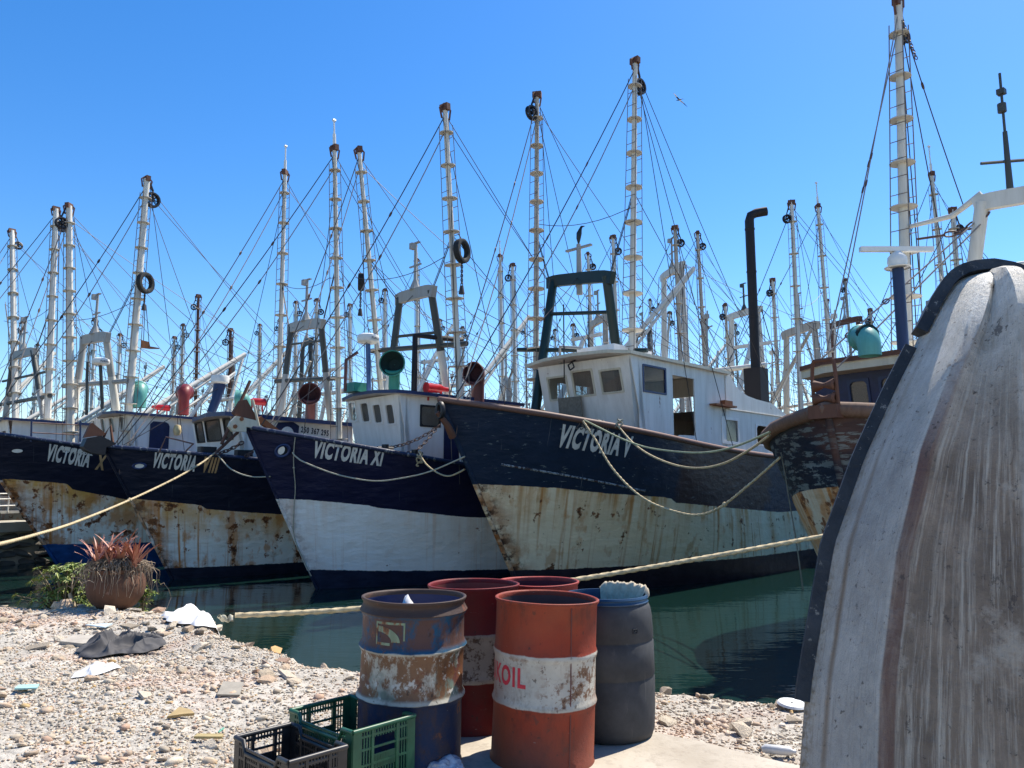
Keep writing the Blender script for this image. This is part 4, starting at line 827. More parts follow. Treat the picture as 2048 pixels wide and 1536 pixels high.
tyre(XI, XI.onb(924, 502, 2.75), .36, 62, 'worn tyre beside the pole between the green cowl and the brown cowl, chain below it', 1.05)
tyre(XI, XI.onb(722, 564, -2.75), .31, 100, 'dark tyre on the pole just above the round radar dome, small hook block below', .95)
tyre(X, X.onb(291, 566, 1.25), .40, 75, 'tyre hung on the tall left pole behind the white wheelhouse with a navy door', .8)

X.poly([(282, 680), (298, 684), (301, 698), (283, 696)], 1.25, .05, 'rustor', 'trawl_plate'); X.poly([(301, 693), (318, 696), (318, 698), (301, 698)], 1.25, .05, 'rust', 'trawl_bar')
for q0, q1 in (((290, 610), (287, 682)), ((292, 610), (298, 685))): X.stay(X.Pb(*q0, 1.25), X.Pb(*q1, 1.25), .0, .014)
# ------------------------------------------------------------------ trawlers in the berths behind
HULLS = [hull_mat('far_hull_navy', (.010, .018, .045), (.56, .56, .53), (.012, .014, .02), .5, 41.0), hull_mat('far_hull_green', (.012, .06, .055), (.56, .56, .52), (.03, .012, .012), .4, 47.0), hull_mat('far_hull_white', (.50, .51, .50), (.55, .55, .52), (.05, .014, .014), .4, 53.0)]
def far_boat(cx, D, al, tops, label, hm=0, gmat='gantrygrey', spar='mast', ants=(0, 0), gy=None, booms=(), zb=4.3, cowlmat=None, seed=1, rings=8, gcross=.5, tilt=0.0, house='cabin', gant='gantrygrey'):
    p = at_y(cx, 900, D); u6 = 6.2
    t = Trawler(p[0]-u6*math.cos(al), D-u6*math.sin(al), al, -1.2, zb, 2.4, 7.8, 9, 1.1, 5.0, label=label, group='trawlers in the berths behind the front row'); t.hc = 6.5
    t.hull(HULLS[hm], [(-1, 2.5), (20, 1.9)], [(-1, .5), (20, .4)], M['navytrim'], .06, stem_r=0)
    hs = MB(); w_ = t.wall(hs, (4.8, -1.5), (4.8, 1.5), 3.0, 5.4, [(.3, 4.4, .85, 5.0), (1.15, 4.4, 1.85, 5.0), (2.15, 4.4, 2.7, 5.0)], (-.4, 0)); pw = t.wall(hs, (4.6, 1.5), (9.4, 1.5), 3.0, 5.4, [(.5, 4.4, 1.2, 5.0)])
    t.wall(hs, (4.6, -1.5), (9.4, -1.5), 3.0, 5.4); t.wall(hs, (9.4, -1.5), (9.4, 1.5), 3.0, 5.4); ho = hs.build('wheelhouse', M[house], t.root, smooth=0)
    for h in ((.3, 4.4, .85, 5.0), (1.15, 4.4, 1.85, 5.0), (2.15, 4.4, 2.7, 5.0)): t.window(w_, h, ho, M['cabin'], M['glassdusty'], .08)
    t.window(pw, (.5, 4.4, 1.2, 5.0), ho, M['cabin'], M['glassdusty'], .08)
    t.roof([(4.2, -1.8, 5.5), (3.95, 0, 5.53), (4.2, 1.8, 5.5), (9.6, 1.8, 5.45), (9.6, -1.8, 5.45)], .1, (M['cabin'], M['navytrim']), ho)
    gz = 8.7 if gy is None else t.onu(cx, gy, u6)[2]
    t.gantry([(t.P(u6, -1.6, 3), t.P(u6, -1.05, gz)), (t.P(u6, 1.6, 3), t.P(u6, 1.05, gz))], .3, .36, (.16, .14), gmat, cross=[(gcross, .8, .07)], ant=gant)
    gt = [t.P(u6, -1.3, gz), t.P(u6, 1.3, gz)]; R_ = []
    for k, sd in enumerate((-1, 1)):
        if tops[k]:
            b = sd*2.3; u, _, z = t.onb(*tops[k], b)
            if not 2.5 < u < 10: u = 5.8; _, b, z = t.onu(*tops[k], u); 
            b = max(-5.2, min(5.2, b)); tp = t.P(u, b, z); bs = t.P(u+.3, sd*2.3, 2.8)
        else: tp, bs = t.P(6, sd*2.2, 13.6), t.P(6, sd*2.3, 2.8)
        R_.append((bs, tp))
        if tops[k] or tops[k] is None: t.outrigger(bs, tp, rings, .13, .085, mat=spar, ant=ants[k], block=(1.0 if seed % 2 else -1.0) if not ants[k] else 0, ringr=(.30, .18))
    rig(t, R_[0][0], R_[1][0], R_[0][1], R_[1][1], gt, seed=seed, fore=1); afterdeck(t, 7.5+seed % 3*.5, seed=seed)
    rr_ = random.Random(seed*7)
    for sd in (-1, 1):     # outriggers lowered half way, a trawl gallows and a mast ladder
        p0_, e_ = t.P(8.4, sd*1.0, 3.2), t.P(9.4+rr_.random()*2, sd*(3.6+2*rr_.random()), 8.0+2.5*rr_.random()); m = MB(); m.tube([p0_, e_], [.11, .07], 7); bo_ = m.build('boom', M['mast' if rr_.random() < .7 else 'mastrust'], t.root, smooth=60)
        m = MB(); dn = (e_-p0_); 
        for k in range(9): c0_ = p0_+dn*(k/9); c1_ = p0_+dn*((k+.5)/9)+Vector((0, 0, -.55*(1-k/9))); c2_ = p0_+dn*((k+1)/9); m.tube([c0_, c1_, c2_], .02, 4, False)
        m.tube([p0_+Vector((0, 0, -.6)), e_], .035, 5, False); m.build('truss', M['mast'], bo_, smooth=0)['kind'] = 'stuff'
        t.stay(e_, t.P(6.2, sd*1.3, gz), .1); t.stay(e_, t.P(15, sd*2, 2.6), .1)
        m = MB(); a0_, a1_ = t.P(11.5+sd*.8, sd*1.6, 2.4), t.P(12.2, sd*.9, 6.2+rr_.random()); m.tube([a0_, a1_], .07, 6); m.tube([a1_, t.P(12.2, 0, a1_.z+.3)], .06, 6); m.build('gallows', M['mastrust' if seed % 3 else 'mast'], t.root, smooth=60)
        m = MB(); q0, q1 = t.P(5.6, sd*2.2, 3), t.P(6.2, sd*1.25, gz)
        for o_ in (-.18, .18): m.tube([q0+Vector((o_, 0, 0)), q1+Vector((o_, 0, 0))], .018, 4, False)
        for k in range(12): c_ = q0.lerp(q1, k/12); m.tube([c_+Vector((-.18, 0, 0)), c_+Vector((.18, 0, 0))], .014, 4, False)
        m.build('ladder', M['rod'], t.root, smooth=0)
    m = MB(); mz = 9.5+rr_.random()*2.5; m.tube([t.P(7.6, .3, 5.4), t.P(7.9, .3, mz)], [.08, .04], 8); m.box(t.P(7.85, .3, mz-.9), (.06, 1.1, .06)); m.box(t.P(7.85, .3, mz-.3), (.2, .2, .22)); m.build('light_mast', M['gantrygrey' if seed % 2 else 'mast'], t.root, smooth=40)
    for k in range(2): m = MB(); a_ = t.P(5+k*1.5, -.8+k*1.4, 5.5); m.tube([a_, a_+Vector((.1, 0, 2.6+rr_.random()))], .02, 4); m.build('whip_aerial', M['black'], t.root)
    for (a, b, dep, rr) in booms:
        pa, pb = [np.array(at_y(*q, D+dd)) for q, dd in zip((a, b), dep)]
        cv = lambda q: Vector((float((q-t.p0)@t.a), -float((q-t.p0)@t.l), float(q[2]-t.p0[2]))); A, Bq = cv(pa), cv(pb); d = Bq-A; m = MB(); off = Vector((0, 0, -.62))
        m.tube([A, Bq], [rr, rr*.7], 8); o = m.build('boom', M['mastrust' if rr < .08 else 'mast'], t.root, smooth=60); m = MB(); m.tube([A+off, Bq+off*.15], rr*.55, 6)
        n = 9
        for k in range(n): m.tube([A+off+(Bq+off*.15-A-off)*(k/n), A+d*((k+.5)/n)], .022, 4, False); m.tube([A+d*((k+.5)/n), A+off+(Bq+off*.15-A-off)*((k+1)/n)], .022, 4, False)
        m.build('truss', M['mast'], o, smooth=0)['kind'] = 'stuff'
        t.stay(Bq, gt[1], .1)
    if cowlmat: t.cowl(t.P(7.5, .8, 5.4), .8, .2, .34, 200, cowlmat, 'voidgreen')
    return t
far_boat(1355, 38, .22, ((1395, 466), (1350, 455)), 'far trawler with a rust-topped white boom gantry behind the cream wheelhouse roof', 0, 'mast', 'mastrust', seed=21, gy=535, booms=(((1230, 720), (1388, 535), (-4, -3), .13),))
far_boat(1612, 35, .25, ((1636, 412), (1583, 405)), 'far trawler whose white spar pair rises just right of the black exhaust stack', 2, 'mastrust', 'mast', (1.3, 0), seed=22, gy=655)
far_boat(1884, 31, .30, ((1863, 348), (1905, 420)), 'far trawler behind the bar radar scanner, one spar with a thin white topmast', 0, 'gantrygrey', 'mast', (1.4, 0), seed=23)
far_boat(1012, 44, .15, ((1000, 512), (1025, 530)), 'distant trawler with a thin topmast and hanging pulley wheel left of the rusty ladder pole', 2, 'gantrygrey', 'mast', (1.0, 0), seed=24)
far_boat(1200, 41, .25, ((1176, 508), (1226, 474)), 'distant trawler framed inside the dark green gantry', 1, 'mastrust', 'mast', seed=25, gy=640)
far_boat(846, 46, .2, ((834, 520), (1040, 560)), 'distant trawler with a slim topmast behind the grey gantry above the green cowl', 0, 'gantrygrey', 'mast', (1.0, 0), seed=26, cowlmat='green')
far_boat(606, 50, .5, ((592, 605), (634, 600)), 'distant trawler with dark gantry seen between the two topmast spars', 0, 'gantrydark', 'mast', seed=27, gy=690, booms=(((430, 900), (488, 708), (-8, -6), .10),))
far_boat(455, 47, .4, ((397, 592), (461, 660)), 'distant trawler with one dark rusty spar standing alone against the sky', 1, 'gantrydark', 'rust', seed=28, gy=750, booms=(((230, 862), (490, 708), (-10, -4), .16), ((330, 850), (470, 745), (-9, -5), .10)))
far_boat(352, 58, .35, ((349, 675), (366, 650)), 'distant trawler with short rusty spars left of the dark lone spar', 0, 'gantrygrey', 'mastrust', seed=29, booms=(((100, 880), (328, 732), (-14, -8), .14),))
far_boat(1500, 43, .45, ((1450, 610), (1545, 560)), 'white trawler whose gantry legs carry diamond plates behind the exhaust stack', 2, 'mast', 'mast', seed=30, gy=622, gant='gantrydark')
far_boat(225, 52, .5, ((240, 670), (190, 640)), 'distant trawler seen through the leftmost grey gantries, white truss booms lowered', 2, 'mast', 'mast', seed=31, booms=(((20, 860), (190, 760), (-10, -6), .13), ((60, 900), (250, 790), (-8, -6), .10)))
far_boat(742, 54, .35, ((700, 610), (770, 580)), 'distant trawler between the round radar dome and the grey gantry, green box aboard', 1, 'gantrygrey', 'mast', seed=32)
far_boat(1120, 56, .3, ((1090, 620), (1146, 650)), 'distant trawler low behind the rusty ladder pole, ladders on both spars', 2, 'gantrygrey', 'mast', seed=33)
far_boat(1705, 50, .4, ((1690, 560), (1740, 620)), 'distant trawler with rust-brown crosstree above the teal cowl', 0, 'rust', 'mastrust', seed=34, gy=640)
far_boat(1290, 60, .3, ((1300, 600), (1420, 590)), 'distant trawler with a small dark gantry over the cream roof locker', 0, 'gantrydark', 'mast', seed=35, gy=665)
far_boat(60, 62, .45, ((45, 645), (75, 690)), 'distant trawler with pale house at the far left edge', 2, 'mast', 'mast', seed=36)
far_boat(905, 66, .3, ((880, 640), (925, 655)), 'distant trawler low behind the two nearest tyres, pale spars', 2, 'mast', 'mast', seed=37, booms=(((770, 880), (905, 650), (-12, -7), .15),))
far_boat(530, 64, .5, ((520, 650), (560, 640)), 'distant trawler behind the maroon cowl, white truss boom lowered across it', 0, 'mast', 'mastrust', seed=38, booms=(((400, 880), (585, 690), (-12, -6), .15),))
far_boat(150, 70, .4, ((140, 700), (178, 690)), 'distant trawler behind the leftmost grey gantry legs, short rusty spars', 1, 'gantrygrey', 'mastrust', seed=39, booms=(((-40, 850), (110, 705), (-12, -6), .16),))
far_boat(1060, 70, .35, ((1050, 650), (1110, 660)), 'distant trawler left of the dark green gantry leg, white truss boom raised', 0, 'mast', 'mast', seed=40, booms=(((930, 800), (1058, 632), (-30, -26), .14),))
far_boat(1420, 72, .4, ((1410, 640), (1470, 650)), 'distant trawler behind the cream wheelhouse roof and the exhaust stack', 1, 'mast', 'mastrust', seed=41, booms=(((1330, 850), (1450, 690), (-12, -6), .15),))
far_boat(1660, 68, .5, ((1655, 600), (1600, 640)), 'distant white trawler in the gap right of the exhaust stack', 2, 'mast', 'mast', seed=42)
# ------------------------------------------------------------------ water, bank, concrete pad, quay
m = NT('harbour_water', .03, 0, .5); v = m.tc('Object')
m.color((.006, .022, .019)); n1 = m.noise(m.map(v, (.5, 1.3, 1)), 1.1, 3, .5); n2 = m.noise(m.map(v, (1.2, 3.0, 1)), 2.4, 2, .5)
m.bump(m.mth('ADD', n1, m.mth('MULTIPLY', n2, .25)), .022, .5)
b = MB(); b.add([(-2500, -2500, 0), (2500, -2500, 0), (2500, 2500, 0), (-2500, 2500, 0)], [(0, 1, 2, 3)]); wt = b.build('water', m.mat, None, (0, 0, -1.2), 0); tag(wt, kind='structure')
b = MB(); b.add([(-2500, -2500, 0), (2500, -2500, 0), (2500, 2500, 0), (-2500, 2500, 0)], [(0, 1, 2, 3)]); tag(b.build('seabed', plain('seabed_mud', (.03, .035, .025), .9), None, (0, 0, -6), 0), kind='structure')
SX = np.array([-60, -14, -8, -6.6, -5.4, -4.4, -3.75, -3.1, -2.35, -1.75, -1.2, .2, 1.2, 1.75, 2.4, 4, 8, 60.])
SY = np.array([10.6, 10.4, 10.1, 9.95, 9.9, 9.75, 9.45, 8.55, 7.75, 7.05, 6.75, 6.45, 6.15, 5.92, 5.65, 5.4, 5.2, 5.0])
def shore(x): return np.interp(x, SX, SY)
def fbm(x, y, sc, seed=0.0):
    return np.array([mnoise.fractal(Vector((a*sc+seed, b_*sc+seed*.7, 0.3)), 1.0, 2.0, 4) for a, b_ in zip(np.ravel(x), np.ravel(y))]).reshape(np.shape(x))
PADP = [(-.78, -1.0), (-.78, 5.2), (.25, 5.6), (.93, 5.1), (1.62, 4.48), (3.4, 3.1), (3.4, -1.0)]
def in_pad(x, y, grow=0.0):
    x, y = np.asarray(x, float), np.asarray(y, float); ok = np.ones(x.shape, bool); n = len(PADP)
    for i in range(n):
        (x0, y0), (x1, y1) = PADP[i], PADP[(i+1) % n]; l = math.hypot(x1-x0, y1-y0); ok &= ((x1-x0)*(y-y0)-(y1-y0)*(x-x0))/l <= grow
    return ok
def height(x, y):
    x, y = np.asarray(x, float), np.asarray(y, float); d = shore(x)-y
    h = .075*fbm(x, y, .55, 3)+.028*fbm(x, y, 2.3, 8)
    h = h+.05*np.exp(-((d-.45)/.5)**2)*np.clip((-x-1)/2, 0, 1)          # low crest along the edge on the left
    h = h*np.clip((np.hypot(x-.3, y-3.5)-1.2)/1.5, .25, 1)
    h = np.where(in_pad(x, y, .03), -.02, h)
    fall = np.clip(-d, 0, None); jag = .12*fbm(x, y, 2.0, 5)
    return np.where(d < 0, h-(fall+np.clip(fall*3, 0, 1)*jag)*1.15, h)
gx = np.unique(np.concatenate([np.linspace(-60, -12, 13), np.arange(-12, 5, .11), np.linspace(5, 60, 14)])); gy = np.unique(np.concatenate([np.linspace(-60, 1.8, 12), np.arange(1.8, 11.6, .11), np.linspace(11.8, 15, 5)]))
GX, GY = np.meshgrid(gx, gy); GZ = height(GX, GY); GZ = np.maximum(GZ, -3.2)
m = NT('rubble_ground', .9); v = m.tc('Object'); n1 = m.noise(v, 1.1, 5, .6); n2 = m.noise(v, 16, 6, .7); pink = m.noise(m.map(v, loc=(4, 9, 0)), .75, 4, .6)
c = m.mix(m.ramp(n1, [(.35, 0), (.68, 1)]), (.42, .38, .32), (.58, .535, .46)); c = m.mix(m.mth('MULTIPLY', m.ramp(pink, [(.52, 0), (.66, 1)]), .45), c, (.55, .36, .27))
c = m.mix(m.ramp(n2, [(.35, .65), (.55, 0)]), c, (.15, .135, .115)); c = m.mix(m.ramp(n2, [(.62, 0), (.74, .6)]), c, (.62, .59, .53)); m.color(c); m.bump(n2, .03, .9)
M['ground'] = m.mat
b = MB(); nx = len(gx); b.v = list(zip(GX.ravel().tolist(), GY.ravel().tolist(), GZ.ravel().tolist()))
b.f = [(j*nx+i, j*nx+i+1, (j+1)*nx+i+1, (j+1)*nx+i) for j in range(len(gy)-1) for i in range(nx-1)]; b.m = [0]*len(b.f)
ground = tag(b.build('ground', M['ground'], smooth=180), kind='structure')
# stones
def rock(seed, sub=1, flat=.6, rough=.34):
    bm = bmesh.new(); bmesh.ops.create_icosphere(bm, subdivisions=sub, radius=1.0); r = np.random.RandomState(seed)
    pl = [(Vector(r.normal(size=3)).normalized(), r.uniform(.32, .7)) for _ in range(7)]
    for vv in bm.verts:
        p = vv.co.copy(); p *= 1+r.uniform(-rough, rough)
        for nrm, dd in pl:
            k = p.dot(nrm)
            if k > dd: p -= nrm*(k-dd)
        vv.co = Vector((p.x, p.y*r.uniform(.9, 1.1), p.z*flat))
    vs = np.array([vv.co[:] for vv in bm.verts]); fs = np.array([[q.index for q in f.verts] for f in bm.faces]); bm.free(); return vs, fs
def stone_mat(name, use_obj):
    m = NT(name, .85); r = m.objrand() if use_obj else m.island()
    stops = [(0, (.46, .40, .32)), (.14, (.58, .52, .43)), (.27, (.34, .30, .245)), (.38, (.70, .63, .53)), (.50, (.52, .40, .30)), (.62, (.54, .44, .34)), (.72, (.47, .32, .24)), (.79, (.62, .55, .46)), (.88, (.24, .21, .18)), (.95, (.52, .36, .16)), (.975, (.80, .75, .67))]
    c = m.ramp(r, stops, 'CONSTANT'); n = m.noise(m.tc('Object'), 9 if use_obj else 25, 5, .65); c = m.mix(m.ramp(n, [(.3, .45), (.6, 0)]), c, (.20, .17, .135)); c = m.mix(1.0, c, (1.0, .945, .86), 'MULTIPLY'); c = m.mix(m.ramp(n, [(.6, 0), (.8, .35)]), c, (.70, .67, .60)); 
    if not use_obj:
        g = m.noise(m.map(m.tc('Object'), loc=(4, 9, 0)), .75, 4, .6); c = m.mix(m.mth('MULTIPLY', m.ramp(g, [(.52, 0), (.64, 1)]), .5), c, (.50, .30, .205))
        g2 = m.noise(m.map(m.tc('Object'), loc=(1, 2, 0)), .9, 4, .6); c = m.mix(m.mth('MULTIPLY', m.ramp(g2, [(.50, 0), (.66, 1)]), .6), c, (.30, .265, .215))
    m.color(c); m.bump(n, .02 if use_obj else .006, .8); return m.mat
M['gravel'] = stone_mat('gravel_stones', False); M['stone'] = stone_mat('rubble_stones', True)
def scatter(n, xr, yr, dens=None):
    x = NR.uniform(*xr, n); y = NR.uniform(*yr, n); k = (y < shore(x)+.12) & ~in_pad(x, y, .02)
    if dens is not None: k &= NR.uniform(size=n) < dens(x, y)
    return x[k], y[k]
kinds = [rock(s_, 1, NR.uniform(.45, .75)) for s_ in range(10)]
def gravel(name, xs, ys, smin, smax, pw=2.2, lift=.2):
    zs = np.interp(0, [0, 1], [0, 0])+0*xs
    ix = np.clip(np.searchsorted(gx, xs)-1, 0, len(gx)-2); iy = np.clip(np.searchsorted(gy, ys)-1, 0, len(gy)-2)
    fx = (xs-gx[ix])/(gx[ix+1]-gx[ix]); fy = (ys-gy[iy])/(gy[iy+1]-gy[iy])
    zs = GZ[iy, ix]*(1-fx)*(1-fy)+GZ[iy, ix+1]*fx*(1-fy)+GZ[iy+1, ix]*(1-fx)*fy+GZ[iy+1, ix+1]*fx*fy
    V_, F_ = [], []; o = 0; n = len(xs); sz = smin+(smax-smin)*NR.uniform(size=n)**pw; kd = NR.randint(0, len(kinds), n)
    for k, (vs, fs) in enumerate(kinds):
        sel = np.where(kd == k)[0]; q = len(sel)
        if not q: continue
        a = NR.uniform(0, 6.28, q); tl = NR.normal(0, .35, q); st = NR.uniform(.6, 1.45, q); s0 = sz[sel]
        P = np.repeat(vs[None], q, 0)*s0[:, None, None]; P[..., 0] *= st[:, None]
        y2 = P[..., 1]*np.cos(tl)[:, None]-P[..., 2]*np.sin(tl)[:, None]; z2 = P[..., 1]*np.sin(tl)[:, None]+P[..., 2]*np.cos(tl)[:, None]
        X = P[..., 0]*np.cos(a)[:, None]-y2*np.sin(a)[:, None]+xs[sel][:, None]; Y = P[..., 0]*np.sin(a)[:, None]+y2*np.cos(a)[:, None]+ys[sel][:, None]; Z_ = z2+zs[sel][:, None]+s0[:, None]*lift
        V_.append(np.stack([X, Y, Z_], -1).reshape(-1, 3)); F_.append((fs[None]+(np.arange(q)*len(vs))[:, None, None]).reshape(-1, 3)+o); o += q*len(vs)
    V_ = np.concatenate(V_); F_ = np.concatenate(F_); me = bpy.data.meshes.new(name); me.vertices.add(len(V_)); me.vertices.foreach_set('co', V_.astype(np.float32).ravel()); me.loops.add(F_.size); me.loops.foreach_set('vertex_index', F_.astype(np.int32).ravel())
    me.polygons.add(len(F_)); me.polygons.foreach_set('loop_start', np.arange(0, F_.size, 3, dtype=np.int32)); me.polygons.foreach_set('loop_total', np.full(len(F_), 3, np.int32)); me.update(calc_edges=True); me.materials.append(M['gravel'])
    ob = bpy.data.objects.new(name, me); COL.objects.link(ob); tag(ob, kind='stuff'); return ob
vis = lambda x, y: np.where(np.abs(x)/np.maximum(y, .1) < .74, 1.0, np.where(np.abs(x)/np.maximum(y, .1) < 1.3, .4, 0))
x1, y1 = scatter(290000, (-11, 3.4), (2.2, 10.3), lambda x, y: vis(x, y)*np.clip(5.5/y, .35, 1)*(.55+.45*(fbm(x, y, .8, 2) > -.05)))
gravel('gravel', x1, y1, .004, .019, 2.2)
x2, y2 = scatter(9000, (-11, 3.4), (2.2, 10.3), lambda x, y: vis(x, y)*.75); gravel('rubble', x2, y2, .014, .055, 2.6, .25)
me_st = []
for k in range(8):
    vs, fs = rock(100+k, 2 if k < 3 else 1, .5+.05*k, .16); me = bpy.data.meshes.new('stone'); me.from_pydata(vs.tolist(), [], fs.tolist()); me.materials.append(M['stone']); me_st.append(me)
vs = [(-1, -.8, -.16), (1, -.9, -.16), (1.1, .7, -.16), (-.9, .9, -.16), (-.95, -.75, .16), (.95, -.85, .16), (1.05, .65, .16), (-.85, .85, .16)]; me = bpy.data.meshes.new('stone'); me.from_pydata(vs, [], [(3, 2, 1, 0), (4, 5, 6, 7), (0, 1, 5, 4), (1, 2, 6, 5), (2, 3, 7, 6), (3, 0, 4, 7)]); me.materials.append(M['stone']); me_st.append(me)
x3, y3 = scatter(900, (-7.5, 3.0), (2.9, 10.0), lambda x, y: vis(x, y)*(.25+.75*(shore(x)-y < 1.0))); x3, y3 = x3[:270], y3[:270]
z3 = height(x3, y3)
for x, y, z in zip(x3, y3, z3):
    s_ = .022+.055*NR.uniform()**2.2+.0045*y; o = bpy.data.objects.new('stone', me_st[NR.randint(0, len(me_st))]); COL.objects.link(o); o.parent = ground; o.location = (x, y, z+s_*.18); o.scale = (s_*NR.uniform(.8, 1.5), s_*NR.uniform(.7, 1.1), s_*NR.uniform(.7, 1.0)); o.rotation_euler = (NR.normal(0, .25), NR.normal(0, .25), NR.uniform(0, 6.28))
# concrete pad
m = NT('pad_concrete', .85); v = m.tc('Object'); n1 = m.noise(v, 1.6, 6, .6); n2 = m.noise(v, 22, 5, .65)
c = m.mix(m.ramp(n1, [(.32, 0), (.68, 1)]), (.34, .295, .235), (.50, .45, .375)); c = m.mix(m.ramp(n2, [(.30, .5), (.5, 0)]), c, (.24, .20, .16)); c = m.mix(m.ramp(m.noise(v, 5, 6, .7), [(.62, 0), (.70, .5)]), c, (.33, .25, .17)); m.color(c); m.bump(m.mth('ADD', n1, m.mth('MULTIPLY', n2, .35)), .012, .8)
b = MB(); pp = []
for i in range(len(PADP)):
    (x0, y0), (x1_, y1_) = PADP[i], PADP[(i+1) % len(PADP)]; k = max(1, int(math.hypot(x1_-x0, y1_-y0)/.12))
    for j in range(k):
        f = j/k; w_ = .022*mnoise.noise(Vector((x0+(x1_-x0)*f, y0+(y1_-y0)*f, 0))*5); pp.append((x0+(x1_-x0)*f+w_, y0+(y1_-y0)*f+w_, .012))
b.prism([Vector(p)+Vector((0, 0, -.055)) for p in pp], (0, 0, .13)); pad = tag(b.build('concrete_pad', m.mat, smooth=0, normals=True), kind='structure')
# quay at the far left
m = NT('quay_concrete', .85); v = m.tc('Object'); n1 = m.noise(v, 1.2, 6, .6); m.color(m.mix(m.ramp(n1, [(.3, 0), (.7, 1)]), (.30, .27, .21), (.46, .42, .34))); m.bump(n1, .03); M['quay'] = m.mat
qa, qb = at_y(-420, 1062, 27), at_y(84, 1050, 33); qz = .15
qa = at_z(-700, 1090, qz); qb = at_z(70, 1052, qz); qd = Vector(qb-qa).normalized(); qn = Vector((-qd.y, qd.x, 0))
b = MB(); A, Bq = Vector(qa), Vector(qb)+qd*.5; b.prism([A, Bq, Bq+qn*9, A+qn*9], (0, 0, .34)); q = tag(b.build('quay', M['quay'], smooth=0, normals=True), kind='structure')
m = NT('quay_stone', .9); v = m.tc('Object'); m.color(m.mix(m.objrand(), (.10, .09, .075), (.24, .22, .18))); m.bump(m.noise(v, 6, 5, .7), .1, 1); M['quaystone'] = m.mat
b = MB(); b.prism([A+qn*.35, Bq+qn*.35, Bq+qn*9, A+qn*9], (0, 0, 2.2)); w_ = tag(b.build('quay_wall', M['quay'], None, (0, 0, -1.3), 0, True), kind='structure')
vs, fs = rock(77, 2, .9, .12); me = bpy.data.meshes.new('stone'); me.from_pydata(vs.tolist(), [], fs.tolist()); me.materials.append(M['quaystone'])
L_ = (Bq-A).length
for row in range(4):
    k = 0
    while k < L_:
        if k > L_-9:
            o = bpy.data.objects.new('stone', me); COL.objects.link(o); o.parent = q; p = A+qd*(k+NR.uniform(0, .15))+qn*(.30+.05*NR.normal()); o.location = (p.x, p.y, -.22-.31*row); o.scale = (.34*NR.uniform(.8, 1.2), .25, .19*NR.uniform(.85, 1.1)); o.rotation_euler = (NR.normal(0, .15), NR.normal(0, .15), math.atan2(qd.y, qd.x)+NR.normal(0, .2))
        k += .62
# white railed cart standing on the quay
c = at_z(6, 1040, qz+.17); ct = empty('cart', c, math.atan2(qd.y, qd.x)); tag(ct, 'white tube-railed hand cart on the concrete quay beside the rusty bow', 'cart')
wm = plain('cart_tube', (.66, .64, .58), .5); b = MB()
for z_ in (.55, .8, 1.0): b.tube([(-2.2, -.5, z_), (.85, -.5, z_), (.95, .4, z_), (-2.2, .5, z_)], .028, 6)
for x_ in (-2.0, -1.4, -.8, -.2, .3, .8): b.tube([(x_, -.5, .3), (x_, -.5, 1.0)], .025, 6)
b.build('railing', wm, ct, smooth=50); b = MB(); b.box((-.6, 0, .30), (3.0, 1.0, .08)); b.build('bed', M['gantrygrey'], ct, smooth=0)
b = MB(); b.tube([(.6, -.3, .32), (1.0, -.3, .42), (1.35, -.3, .62), (1.6, -.3, .60)], .04, 6); b.build('handle', wm, ct, smooth=50)
for x_ in (-1.8, -.6, .6):
    b = MB(); b.tube([(x_, -.5, .17), (x_, -.4, .17)], .17, 14); b.build('wheel', M['rubber'], ct, smooth=40)
b = MB(); b.tube([(1.0, -.2, .16), (1.0, -.1, .16)], .16, 14); b.build('wheel', M['rubber'], ct, smooth=40)
# ------------------------------------------------------------------ drums
def drum_profile(r=.286, h=.88, hoops=(.33, .59), hoop_h=.016, inner=True):
    p = [(.02, .02), (r-.015, .02), (r-.004, 0), (r+.006, .004), (r+.006, .02), (r, .028)]
    for z in sorted(hoops):
        p += [(r, z-.032), (r+hoop_h*.5, z-.016), (r+hoop_h, z), (r+hoop_h*.5, z+.016), (r, z+.032)]
    p += [(r, h-.026), (r+.006, h-.020), (r+.011, h-.010), (r+.010, h-.003), (r+.004, h), (r-.004, h-.002), (r-.009, h-.010), (r-.008, h-.03)]
    if inner:
        for z in sorted(hoops, reverse=True): p += [(r-.008, z+.032), (r-.008+hoop_h*.8, z), (r-.008, z-.032)]
        p += [(r-.008, .04), (.02, .035)]
    return p
def drum(name, c, prof, mats, label, tilt=(0, 0), rz=0, seg=64, inner_from=None, dent=.008, group='open drums on the quay', sc=(1.03, 1.025)):
    m = MB(); rnd = random.Random(hash(label) % 999); ph = [rnd.uniform(0, 6.28) for _ in range(4)]
    def fn(p, t):
        k = 1+dent/.29*(math.sin(2*t+ph[0])*.5+math.sin(3*t+ph[1]+p.z*4)*.4+math.sin(5*t+ph[2]-p.z*9)*.25); return Vector((p.x*k, p.y*k, p.z+dent*.25*math.sin(2*t+ph[3])*(p.z > .5)))
    n0 = len(prof) if inner_from is None else inner_from
    m.lathe(prof[:n0+1], (0, 0, 0), seg, fn=fn)
    o = m.build(name, mats[0], None, c, smooth=50); o.scale = (sc[0], sc[0], sc[1]); o.rotation_euler = (tilt[0], tilt[1], rz); tag(o, label, 'drum', group)
    if inner_from is not None:
        i = MB(); i.lathe(prof[n0:], (0, 0, 0), seg, fn=fn); i.build('inside', mats[1], o, smooth=50)
    return o, fn
